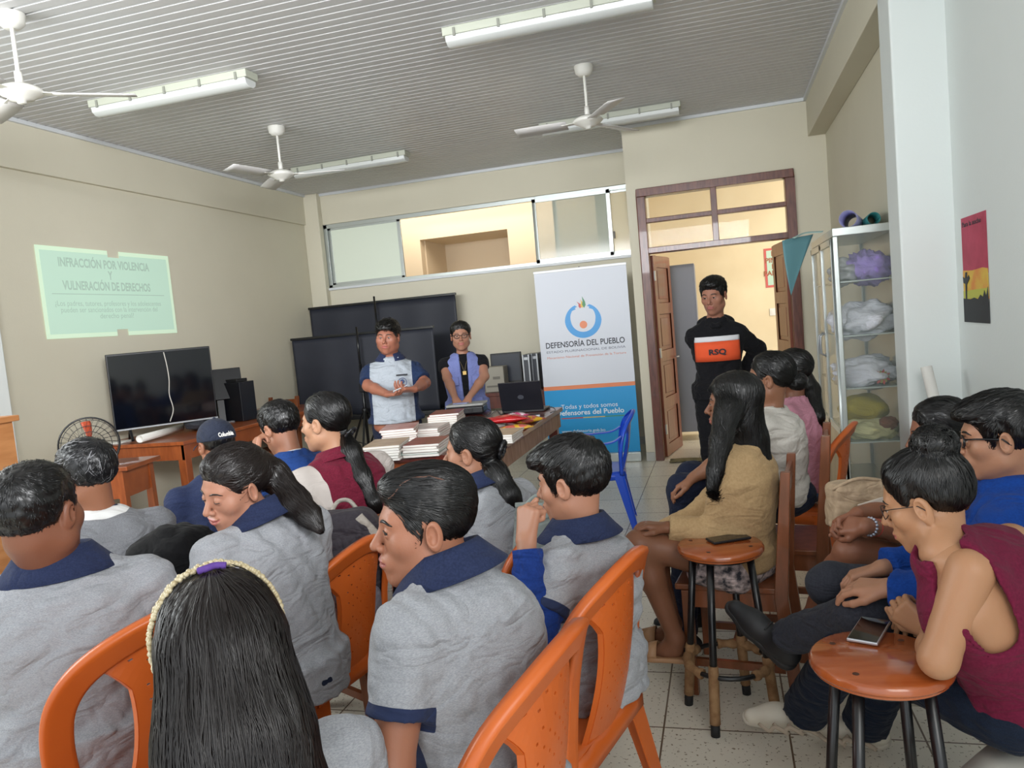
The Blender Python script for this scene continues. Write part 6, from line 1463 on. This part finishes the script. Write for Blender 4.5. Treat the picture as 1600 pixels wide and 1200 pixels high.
pp('painted_tree', [(.10, .22), (.16, .22), (.17, .36), (.30, .42), (.26, .45), (.17, .42), (.2, .48), (.13, .48), (.10, .42), (.02, .44), (.03, .38), (.11, .37)], mat('dark_paint', '2A2C30'), .0042, sheet)
text('lettering', 'Para la noche', .035, (px_-.003, ya+.02*(yb-ya)/abs(yb-ya), zt-.045), (0, yb-ya, 0), (0, 0, 1), mat('dark_ink', '2E323C'), sheet, 'LEFT', width=abs(yb-ya)*.75)
# leaning tube
q = atX(1450, 573, .17); roll('leaning_paper_roll', 'rolled white sheet leaning on the right wall by the column', D(1447, 573, 3.78), (lambda a, b: a+(b-a)*((a[2]-.03)/(a[2]-b[2])))(D(1447, 573, 3.78), D(1466, 650, 3.74)), .026, M_paper, None)

# ---- hall things
a, b = atZ(1052, 690, 0), atZ(1103, 684, 0); yl = 1.15; lx0, lx1 = atY(1054, 680, yl)[0], atY(1103, 680, yl)[0]; lz = atY(1058, 414, yl)[2]
lx0 = min(lx0, lx1-.42)
r = thing('steel_locker', 'tall grey steel locker standing in the hall behind the doorway', 'locker', ((lx0+lx1)/2, yl+.2, 0))
M_lock = mat('grey_locker_paint', '7F828C', rough=.45)
g = G(); g.b2((lx0, yl, .1), (lx1, yl+.42, lz)); g.build('body', M_lock, r, bevel=.004)
for x in (lx0+.02, lx1-.05):
    for y in (yl+.02, yl+.37): g = G(); g.b2((x, y, 0), (x+.03, y+.03, .1)); g.build('foot', M_lock, r)
g = G(); g.b2((lx0+.015, yl-.008, .13), (lx1-.015, yl, lz-.03)); d = g.build('door', M_lock, r, bevel=.002); g = G(); g.b2((lx0+.04, yl-.02, 1.1), (lx0+.055, yl-.008, 1.2)); g.build('handle', M_silver, d)
sy = hy-.003; a, b = atY(1193, 389, sy), atY(1236, 446, sy); r = thing('hall_sign', 'red-framed sign with red letters on the hall wall', 'sign', ((a[0]+b[0])/2, sy, (a[2]+b[2])/2))
g = G(); g.b2((a[0], sy-.004, b[2]), (b[0], sy, a[2])); f_ = g.build('frame', mat('sign_red', 'C8605A', rough=.6), r); g = G(); g.b2((a[0]+.03, sy-.006, b[2]+.03), (b[0]-.03, sy-.004, a[2]-.03)); s_ = g.build('panel', mat('sign_mint', 'B8D2BE', rough=.6), r)
hh = a[2]-b[2]
for i, t_ in enumerate(('NO', 'PINTAR', 'LAS', 'PAREDES')): text('lettering', t_, hh*.17, ((a[0]+b[0])/2, sy-.0065, a[2]-hh*(.20+.165*i)), (1, 0, 0), (0, 0, 1), mat('sign_letters', '9A5A3A', rough=.6), s_, 'CENTER', .003)
q = atY(1210, 487, sy); r = thing('light_switch', 'white double light switch on the hall wall', 'switch', tuple(q)); g = G(); g.b2((q[0]-.06, sy-.01, q[2]-.05), (q[0]+.06, sy, q[2]+.05)); g.build('plate', M_paper, r, bevel=.003)
for s_ in (-1, 1): g = G(); g.b2((q[0]+s_*.03-.015, sy-.015, q[2]-.025), (q[0]+s_*.03+.015, sy-.01, q[2]+.025)); g.build('rocker', M_paper, r, bevel=.002)
g = G(); P = []
for u in np.linspace(0, 1, 16): P.append([(-1.50+.95*u, -.20+.18*v+.02*math.sin(u*9), .006+.012*math.sin(u*6.3)**2*(1-abs(2*v-1))+.006*math.sin(v*9+u*4)+.006) for v in np.linspace(0, 1, 8)])
g.grid(P); tag(g.build('floor_sack', mat('olive_sack', '8A8262', rough=.9, col2='6A6448', scale=25), smooth=True, solid=.004), 'flattened olive sack lying at the doorway threshold', 'sack')
# tiny bolt and mark on the front wall above the banner
g = G(); q = atY(905, 417, DR); g.tube([(q[0], DR, q[2]), (q[0], DR-.03, q[2])], .006, 8); tag(g.build('wall_hook', M_blkm), 'small dark hook in the front wall above the banner', 'hook')
# ================================================================ worn and carried things
def hw(pi, p): return pi['Hc']+pi['Rh']@(np.array(p)*pi['s'])
def wornG(pi): return G()
def tol(pi, g): g.v = [(vv*pi['s'])@pi['Rh'].T+pi['Hc'] for vv in g.v]; return g
def glasses(pi, m, w_=.0019):
    g = G()
    for sg in (-1, 1):
        c = V(.031*sg, .094, -.001); a = np.linspace(0, 2*math.pi, 25)
        g.tube([c+V(.023*math.cos(t)*(1-.0*sg), -.006*abs(math.cos(t)), .0165*math.sin(t)) for t in a], w_, 6, cap=False)
        g.tube([c+V(.022*sg, -.008, .008), (.074*sg, .060, .010), (.082*sg, .0, .006), (.083*sg, -.018, -.012)], w_, 6)
    g.tube([(-.009, .094, .004), (0, .099, .006), (.009, .094, .004)], w_, 6)
    f_ = tol(pi, g).build('glasses', m, pi['root'], smooth=True); return f_
glasses(p_wom, M_blk, .0026); glasses(p_blue, M_blk, .0024); glasses(p_tank, mat('thin_dark_wire', '2A2A2C', rough=.3, metal=.6), .0011)
# cap
M_cap = cloth('cap_navy', '2A2F3E', '252A38', rough=.8)
pi = p_cap; Rh, Hc, s = pi['Rh'], pi['Hc'], pi['s']
def capf(P):
    Q = lf(P, Hc, Rh, s); d = ell(Q, (0, -.010, .034), (.088, .107, .095)); return smax(d, (.020-.10*Q[:, 1]-Q[:, 2]), .004)*s
v, q = surf(capf, Hc-.16, Hc+.16, .005); co = qmesh('cap', v, q, M_cap, pi['root'])
g = G(); rows = []
for u in np.linspace(-1, 1, 13): rows.append([(u*.072, .075+.02*(1-u*u)+t*.075*(1-u*u*.6), .012-.02*t-.018*u*u) for t in (0, .5, 1)])
g.grid(rows); tol(pi, g).build('cap_peak', M_cap, co, smooth=True, solid=.003)
e = hw(pi, (.0, -.120, .040)); vx = C_-Hc
ex = pi['Rh'][:, 0]; bk = -pi['Rh'][:, 1]
g = G(); g.lathe([(0, .006), (.006, .004), (.008, 0)], hw(pi, (0, -.010, .129)), pi['Rh'][:, 2], 12); g.build('cap_button', M_cap, co, smooth=True)
text('cap_lettering', 'Columbia', .030, hw(pi, (.0, -.1175, .046)), pi['Rh'][:, 0], nrm(pi['Rh'][:, 2]*.9+pi['Rh'][:, 1]*.35), M_paper, co, 'CENTER', .001, width=.075)
# beaded headband and purple tie
pi = p_long; g = G(); rg = np.random.default_rng(3)
def bead(c, r_, m=None): 
    n = 6; g.lathe([(r_*math.sin(math.pi*i/4), r_*math.cos(math.pi*i/4)) for i in range(5)], c, (0, 0, 1), n)
for i in range(96):
    t = math.radians(-14+208*i/95); 
    for k in range(2):
        c = V(.104*math.cos(t), -.002-.010*k+rg.uniform(-.003, .003), .020+.116*max(-.3, math.sin(t))+rg.uniform(-.002, .003)); bead(c, rg.uniform(.0036, .0056))
tol(pi, g).build('headband', mat('pearl_beads', 'D2C6A6', rough=.3, col2='B8A67E', scale=120, spec=.7), pi['root'], smooth=True)
g = G(); g.tube(catmull([(-.02, -.028, .1325), (-.008, -.034, .135), (.006, -.030, .136), (.022, -.034, .133)], 5), .006, 8); tol(pi, g).build('hair_tie', mat('purple_elastic', '5A3A8A', rough=.8), pi['root'], smooth=True)
# hair ties, scrunchie
def torus(pi, c, ax, R1, r1, name, m, par=None):
    x, y, z = frame(ax); g = G(); g.tube([np.array(c)+(x*math.cos(t)+y*math.sin(t))*(R1+.002*math.sin(9*t)) for t in np.linspace(0, 2*math.pi, 33)], [r1*(1+.2*math.sin(11*t)) for t in np.linspace(0, 2*math.pi, 33)], 8, cap=False)
    return tol(pi, g).build(name, m, par or pi['root'], smooth=True)
torus(p_tank, (0, -.050, .098), (0, -.35, 1), .040, .013, 'scrunchie', cloth('black_scrunchie', '12161E', '0C1018', scale=90))
torus(p_smile, (0, -.112, .052), (0, -1, -.1), .024, .006, 'hair_tie', M_blk)
torus(p_maroon, (0, -.113, -.048), (0, -.7, -.7), .026, .006, 'hair_tie', M_blk)
torus(p_wavy, (0, -.118, .004), (0, -1, -.3), .030, .007, 'hair_tie', M_blk)
# lilac-blue vest
pi = p_wom; T, S, E = pi['T'], pi['S'], pi['E']; Nb, Pp, rt, fw, up = pi['Nb'], pi['Pp'], pi['rt'], pi['fw'], V(0, 0, 1)
def vestf(P):
    d = T.f(P, .030)
    for k in 'LR': d = smin(d, cap(P, Nb-up*.01, S[k]-(S[k]-Nb)*.18, .050, .052), .04)
    Q = (P-Pp.astype(f4))@pi['Rb'].astype(f4); e = (np.sqrt((Q[:, 0]/.190)**2+(Q[:, 1]/.150)**2)-1)*.15; e = np.maximum(e, Q[:, 2]-.1); d = smin(d, e, .03)
    d = np.maximum(d, Pp[2]-.03-P[:, 2])+waves(P, 91, 18, .004)
    for k in 'LR': d = smax(d, -cap(P, S[k]+(S[k]-Nb)*.02+up*.08, S[k]-up*.09, .050), .006)
    z = (Q[:, 2]); op = .022+.030*np.clip(z-.10, 0, 1)+.012*np.clip(.05-z, 0, 1); d = np.where(Q[:, 1] > 0, np.maximum(d, op-np.abs(Q[:, 0]+.0)), d)
    return smax(d, -cap(P, Nb+up*.0, Nb+up*.2, .062), .006)
b0, b1 = T.bb(.1); b0[2] = Pp[2]-.08; v, q = surf(vestf, b0, b1, .008); M_vest = cloth('lilac_blue_twill', '7C86BC', '727CB2'); vo = qmesh('vest', v, q, M_vest, pi['root'])
for sg in (-1, 1):
    for zz in (.30, .12): g = G(); c = Pp+rt*sg*.095+fw*.138+up*(zz-.02); g.bar(c-up*.035, c+up*.035, .075, .012, up=fw); g.build('pocket', M_vest, vo, bevel=.004)
    g = G(); a = Nb+up*.015+rt*sg*.058-fw*.02; g.grid([[a+fw*(.02+.075*t)+up*(-.005-.07*t)+rt*sg*(.004+u*.045) for u in (0, 1)] for t in np.linspace(0, 1, 6)]); g.build('vest_collar', M_vest, vo, solid=.005)
g = G(); g.tube(catmull([Nb+rt*-.05+fw*.03, Nb-up*.06+fw*.115-rt*.02, Nb-up*.12+fw*.135, Nb-up*.06+fw*.115+rt*.02, Nb+rt*.05+fw*.03], 6), .0016, 5); n_ = g.build('necklace', mat('thin_cord', '8A7A5A', rough=.5), pi['root']); g = G(); c = Nb-up*.135+fw*.138; g.box(c, (.03, .006, .03), pi['Rb']); g.build('pendant', mat('gold_pendant', 'B89A5A', rough=.35, metal=.5), n_)
# speaking man: emblem, pocket line, paper
pi = p_man; T = pi['T']; Nb, Pp, rt, fw = pi['Nb'], pi['Pp'], pi['rt'], pi['fw']
def onshirt(pi, x, z, off=.003, g0=.05):
    """first point of the body front along the facing direction at (x to the right, z below the neck)"""
    o = pi['Nb']+pi['rt']*x-up*z; t = np.linspace(0, .3, 200); P = (o+pi['fw']*t[:, None]).astype(f4); d = pi['T'].f(P, g0); i = np.argmax(d > 0); return o+pi['fw']*(t[i]+off)
c = onshirt(pi, -.085, .165, .010, .022); x, y, z = rt, up, fw
g = G(); g.lathe([(.030, 0), (.030, .002), (.034, .002), (.034, 0)], c, fw, 28); g.build('emblem', mat('navy_print', '2A3B66', rough=.7), pi['root'])
g = G(); g.lathe([(0, 0), (.014, 0), (.018, -.001)], c+up*.006, fw, 5); g.build('emblem_star', mat('navy_print', '2A3B66'), pi['root'])
c2 = onshirt(pi, -.085, .110, .010, .022); g = G(); g.box(c2, (.085, .004, .010), pi['Rb']); g.build('pocket_line', mat('black_print', '1A1C24', rough=.7), pi['root'])
g = G(); m_ = (pi['W']['L']+pi['W']['R'])/2+up*.018+fw*.06; g.box(m_, (.11, .06, .006), rotz(math.radians(200))@rotx(.5)@roty(.35)); tag(g.build('leaflet', mat('pale_leaflet', 'C4CCD2', rough=.5), bevel=.002), 'small pale leaflet held by the speaking man', 'leaflet')
# hooded man: hood, stripe, band, print
pi = p_door; T = pi['T']; Nb, Pp, rt, fw, Rb = pi['Nb'], pi['Pp'], pi['rt'], pi['fw'], pi['Rb']
def bandpatch(pi, z0, z1, m, name, off, g0, hw_=.15, text_=None):
    g = G(); rows = []
    for x in np.linspace(-hw_, hw_, 25): rows.append([onshirt(pi, x, z, off, g0) for z in (z0, (z0*2+z1)/3, (z0+2*z1)/3, z1)])
    g.grid(rows); return g.build(name, m, pi['root'], smooth=True, solid=.003)
bandpatch(pi, .10, .135, mat('white_band', 'D8D8DC', rough=.8), 'white_stripe', .013, .016)
bandpatch(pi, .135, .270, mat('orange_band', 'E2552A', rough=.8), 'orange_band', .013, .016)
text('chest_print', 'RSQ', .05, onshirt(pi, 0, .222, .020, .016), -rt, up, mat('black_print', '1A1C24'), pi['root'], 'CENTER', .002, width=.115)
def hoodf(P):
    d = ell(P, Nb-fw*.055-up*.01, (.13, .085, .06), Rb); d = smin(d, cap(P, Nb+rt*.065-fw*.01+up*.02, Nb+rt*.02+fw*.085-up*.03, .022), .02); d = smin(d, cap(P, Nb-rt*.065-fw*.01+up*.02, Nb-rt*.02+fw*.085-up*.03, .022), .02); return smax(d, -cap(P, Nb-up*.05, Nb+up*.2, .056), .01)
def hoodmesh(pi, m):
    global Nb, fw, rt, Rb
    Nb, fw, rt, Rb = pi['Nb'], pi['fw'], pi['rt'], pi['Rb']; v, q = surf(hoodf, Nb-.22, Nb+.22, .006); qmesh('hood', v, q, m, pi['root'])
hoodmesh(p_door, M_blkt); hoodmesh(p_blue, M_blueh)
g = G(); pi = p_door; c = pi['Nb']+pi['fw']*.055+up*.012; g.box(c-up*.006, (.06, .02, .03), pi['Rb']@rotx(.5)); g.build('undershirt', mat('green_tshirt', '2E7A52', rough=.8), pi['root'], bevel=.004)
# bracelets of the girl in yellow
pi = p_yel; W_, E_ = pi['W']['L'], pi['E']['L']; d = nrm(E_-W_)
x, y, z = frame(d); g = G()
for i in range(16):
    t = 2*math.pi*i/16; g.lathe([(.0055*math.sin(math.pi*k/4), .0055*math.cos(math.pi*k/4)) for k in range(5)], W_+d*.02+(x*math.cos(t)+y*math.sin(t))*.0275, z, 6)
g.build('bead_bracelet', mat('silver_beads', 'B8BCC8', rough=.25, metal=.5), pi['root'], smooth=True)
g = G(); g.tube([W_+d*.045+(x*math.cos(t)+y*math.sin(t))*.0275 for t in np.linspace(0, 2*math.pi, 25)], .0018, 6, cap=False); g.build('red_string', mat('red_string', 'B02A2A', rough=.7), pi['root'])
# slide sandals and sneakers
def sandal(pi, k, m, up_=None, name='sandal'):
    Hh, K_, A_, fd = pi['L'][k]; fn = nrm(fd); un = V(0, 0, 1); sd = np.cross(fn, un); b = A_-un*.083
    def f(P):
        h = (P-b.astype(f4))@un.astype(f4); d = smin(cap(P, b-fn*.03, b+fn*.09, .040, .044), cap(P, b+fn*.09, b+fn*.185, .044, .034), .02); return smax(smax(d, h-.016, .003), -h-.003, .003)
    v, q = surf(f, b-.26, b+.26, .0055); so = qmesh(name, v, q, m, pi['root'])
    for a0, w_ in ((.10, .05), (.14, .03)):
        g = G(); rows = []
        for t in np.linspace(0, math.pi, 13): rows.append([b+fn*(a0+o)+sd*.042*math.cos(t)+un*(.010+.050*math.sin(t)*(1-.3*(a0+o-.1)/.05)) for o in (-w_/2, w_/2)])
        g.grid(rows); g.build('strap', m, so, smooth=True, solid=.004)
M_san = mat('tan_sandal', 'A8805C', rough=.5)
sandal(p_tan, 'L', M_san); sandal(p_tan, 'R', M_san); sandal(p_yel, 'L', mat('pale_pink_slide', 'D8C0B8', rough=.4)); sandal(p_yel, 'R', mat('pale_pink_slide', 'D8C0B8'))
# sneaker panels and sock for the girl in maroon
pi = p_tank
for k in 'LR':
    Hh, K_, A_, fd = pi['L'][k]; g = G(); ax = nrm(K_-A_); g.tube([A_-V(0, 0, .03), A_+ax*.03, A_+ax*.10], [.036, .036, .040], 16); g.build('sock', cloth('grey_sock', '8A8F98', '7C8088'), pi['root'], smooth=True)
    fn = nrm(fd); un = V(0, 0, 1); sd = np.cross(fn, un); b = A_-un*.085
    for sg in (-1, 1):
        for a0 in (.0, .045, .09):
            g = G(); p = [b+fn*(a0-.03)+sd*sg*.043+un*.022, b+fn*(a0+.01)+sd*sg*.043+un*.045, b+fn*(a0+.03)+sd*sg*.041+un*.030, b+fn*(a0+.06)+sd*sg*.036+un*.052]; g.tube(catmull(p, 4), .0075, 8, flat=.5); g.build('overlay', mat('beige_suede', 'A89A88', rough=.8), pi['root'], smooth=True)

# ================================================================ bags
M_bp1 = cloth('charcoal_nylon', '3A363C', '312D33', scale=80, rough=.6); M_bp2 = cloth('stone_nylon', 'A29B92', '968F86', scale=80, rough=.6); M_bp3 = cloth('mauve_grey_nylon', '7A7680', '6E6A74', scale=80, rough=.6)
def backpack(name, label, c, yaw, sz, m1, m2, m3, pockets=True, group=None):
    """upright rucksack: base centre c, front facing -y before the turn"""
    r = thing(name, label, 'backpack', tuple(c), yaw, group); w_, d_, h = sz; M = np.eye(3)
    def f(P):
        Q = P.copy(); hh = h*.5; k = 1-.25*np.clip((Q[:, 2]-h*.55)/(h*.45), 0, 1)**2; a = np.abs(Q[:, 0]/k)-w_/2+.06; b = np.abs(Q[:, 1]/k)-d_/2+.05; e = np.abs(Q[:, 2]-hh)-hh+.06
        return np.sqrt(np.maximum(a, 0)**2+np.maximum(b, 0)**2+np.maximum(e, 0)**2)-.055+waves(P, 31, 14, .006)
    v, q = surf(f, V(-w_, -d_, -.05), V(w_, d_, h+.05), .010); R_z = rotz(yaw); body = qmesh('main_body', v@R_z.T+np.array(c), q, m1, r)
    if pockets:
        def f2(P):
            a = np.abs(P[:, 0])-w_*.38+.04; b = np.abs(P[:, 1]+d_/2)-.055+.03; e = np.abs(P[:, 2]-h*.24)-h*.20+.04; return np.sqrt(np.maximum(a, 0)**2+np.maximum(b, 0)**2+np.maximum(e, 0)**2)-.038
        v, q = surf(f2, V(-w_, -d_-.1, -.02), V(w_, .05, h*.6), .008); qmesh('front_pocket', v@R_z.T+np.array(c), q, m3, r)
        def f3(P):
            a = np.abs(P[:, 0])-w_*.40+.04; b = np.abs(P[:, 1]+d_/2)-.03+.02; e = np.abs(P[:, 2]-h*.60)-h*.15+.03; return np.sqrt(np.maximum(a, 0)**2+np.maximum(b, 0)**2+np.maximum(e, 0)**2)-.022
        v, q = surf(f3, V(-w_, -d_-.1, .1), V(w_, .05, h*.9), .008); qmesh('top_pocket', v@R_z.T+np.array(c), q, m1, r)
        for sg in (-1, 1):
            g = G(); P = catmull([(sg*w_*.44, -d_*.42, .03), (sg*w_*.46, -d_*.48, h*.4), (sg*w_*.42, -d_*.47, h*.75), (sg*w_*.2, -d_*.38, h*.97)], 6); g.tube(P, .016, 8, flat=.5); g.build('piping', m2, r, smooth=True, local=True)
        g = G(); zb = h*.56; g.tube([(-.018, -d_/2-.032, zb-.014), (.018, -d_/2-.032, zb-.014), (.018, -d_/2-.032, zb+.014), (-.018, -d_/2-.032, zb+.014), (-.018, -d_/2-.032, zb-.014)], .0028, 6); g.build('buckle', M_silver, r, local=True)
        g = G(); g.b2((-.016, -d_/2-.066, h*.10), (.016, -d_/2-.058, h*.17)); g.build('clip_buckle', M_silver, r, bevel=.003, local=True)
    for sg in (-1, 1):
        g = G(); P = catmull([(sg*.07, d_/2-.01, h*.93), (sg*.075, d_/2+.04, h*.88), (sg*.09, d_/2+.05, h*.5), (sg*.10, d_/2, h*.15)], 6); g.ribbon(P, [(.022, 0, 0)]*len(P), .008, nv=[nrm(np.cross((1, 0, 0), t)) for t in np.gradient(P, axis=0)]); g.build('shoulder_strap', m2, r, local=True)
    g = G(); g.tube(catmull([(-.05, d_/2-.03, h*.96), (-.02, d_/2-.02, h*1.04), (.02, d_/2-.02, h*1.04), (.05, d_/2-.03, h*.96)], 6), .008, 8); g.build('grab_handle', m2, r, smooth=True, local=True)
    return r
c = D(556, 985, 2.86); backpack('backpack', 'charcoal and stone backpack with metal buckles hanging on a chair at centre left', (c[0], c[1], c[2]), math.radians(24), (.30, .18, .46), M_bp1, M_bp2, M_bp3)
M_pk = cloth('dusty_pink_nylon', 'B4948C', 'A88880', scale=60, rough=.6)
c = D(470, 1065, 2.42); backpack('pink_bag', 'dusty pink bag seen through the orange chair back', (c[0], c[1], c[2]), math.radians(20), (.22, .14, .36), M_pk, M_pk, M_pk, pockets=False)
M_gg = cloth('grey_green_nylon', '98A09C', '8C9490', scale=60, rough=.6)
c = D(857, 905, 2.50); backpack('grey_bag', 'pale grey-green bag hanging behind the boy with his hand at his mouth', (c[0], c[1], c[2]), math.radians(10), (.13, .10, .26), M_gg, M_gg, M_gg, pockets=False)
g = G(); c = D(278, 880, 2.52); g.blob(c, (.17, .14, .12), 21, .12, 24); tag(g.build('black_jacket', cloth('black_fleece', '0E0E10', '0A0A0C', scale=60), smooth=True), 'bundled black jacket between the large student and the smiling girl', 'jacket')
# tan bag, folder, pencil case on the lap of the girl in yellow
M_tb = cloth('tan_canvas', 'B09A80', 'A48E74', scale=60, rough=.7)
c = D(1352, 782, 2.62); r = thing('tan_bag', 'tan canvas bag on the lap of the girl in the yellow top', 'bag', tuple(c))
def tb(P):
    Q = P-c.astype(f4); a = np.abs(Q@R_.astype(f4))-.100; b = np.abs(Q@U_.astype(f4)+.15*np.abs(Q@R_.astype(f4)))-.055; e = np.abs(Q@nrm(F_*V(1, 1, 0)).astype(f4))-.03
    return np.sqrt(np.maximum(a, 0)**2+np.maximum(b, 0)**2+np.maximum(e, 0)**2)-.022+waves(P, 55, 18, .007)
v, q = surf(tb, c-.2, c+.2, .007); qmesh('body', v, q, M_tb, r)
g = G(); g.tube(catmull([D(1300, 765, 2.58), D(1340, 748, 2.56), D(1385, 752, 2.58)], 6), .006, 8); g.build('handle', M_tb, r, smooth=True)
g = G(); q = D(1362, 790, 2.545); g.box(q, (.09, .006, .035), np.stack([R_, F_, U_], 1)@roty(-.3)); g.build('front_flap', mat('pale_leather', 'C0B4A8', rough=.5), r, bevel=.003)
g = G(); q = D(1338, 795, 2.55); g.lathe([(0, .004), (.010, .002), (.010, 0)], q, -F_, 16); g.build('clasp', mat('brass_clasp', '7A6A52', rough=.4, metal=.5), r, smooth=True)
c = atZ(1398, 866, .60); r = thing('folder', 'light blue patterned folder under the forearms of the girl in yellow', 'folder', tuple(c), math.radians(30)); g = G(); g.b2((-.11, -.09, 0), (.11, .09, .012)); g.build('cover', mat('light_blue_folder', '5AA8C8', rough=.4, col2='8AC8DC', scale=60), r, bevel=.002, local=True); g = G(); g.b2((-.105, -.085, .003), (.112, .085, .009)); g.build('pages', M_paper, r, local=True)
c = atZ(1420, 848, .625); r = thing('pencil_case', 'bright pink pencil case on the light blue folder', 'pencil case', tuple(c), math.radians(15)); g = G(); g.blob((0, 0, .012), (.08, .03, .014), 4, .1, 10); g.build('pouch', mat('hot_pink', 'D0286A', rough=.5), r, smooth=True, local=True); g = G(); g.tube([(-.06, 0, .027), (.06, 0, .027)], .002, 6); g.build('zip', M_blk, r, local=True)

# parting line of the boy in profile
pi = p_boy; o_ = dict(jaw=1.02); st_ = dict(style='short', quiff=.5, thick=.0035, top=.019, wa=.0015)
pp_ = np.array([(-.050, .078-.115*t, .068+.035*math.sin(2.6*t)) for t in np.linspace(0, 1, 14)], f4)
for it in range(8):
    dd, gg = grad(lambda P: hair_cap(P, o_, st_), pp_); pp_ = pp_-gg*(dd-.0012)[:, None]
g = G(); g.tube(pp_, .0017, 6); tol(pi, g).build('hair_parting', M_scalp, pi['root'], smooth=True)
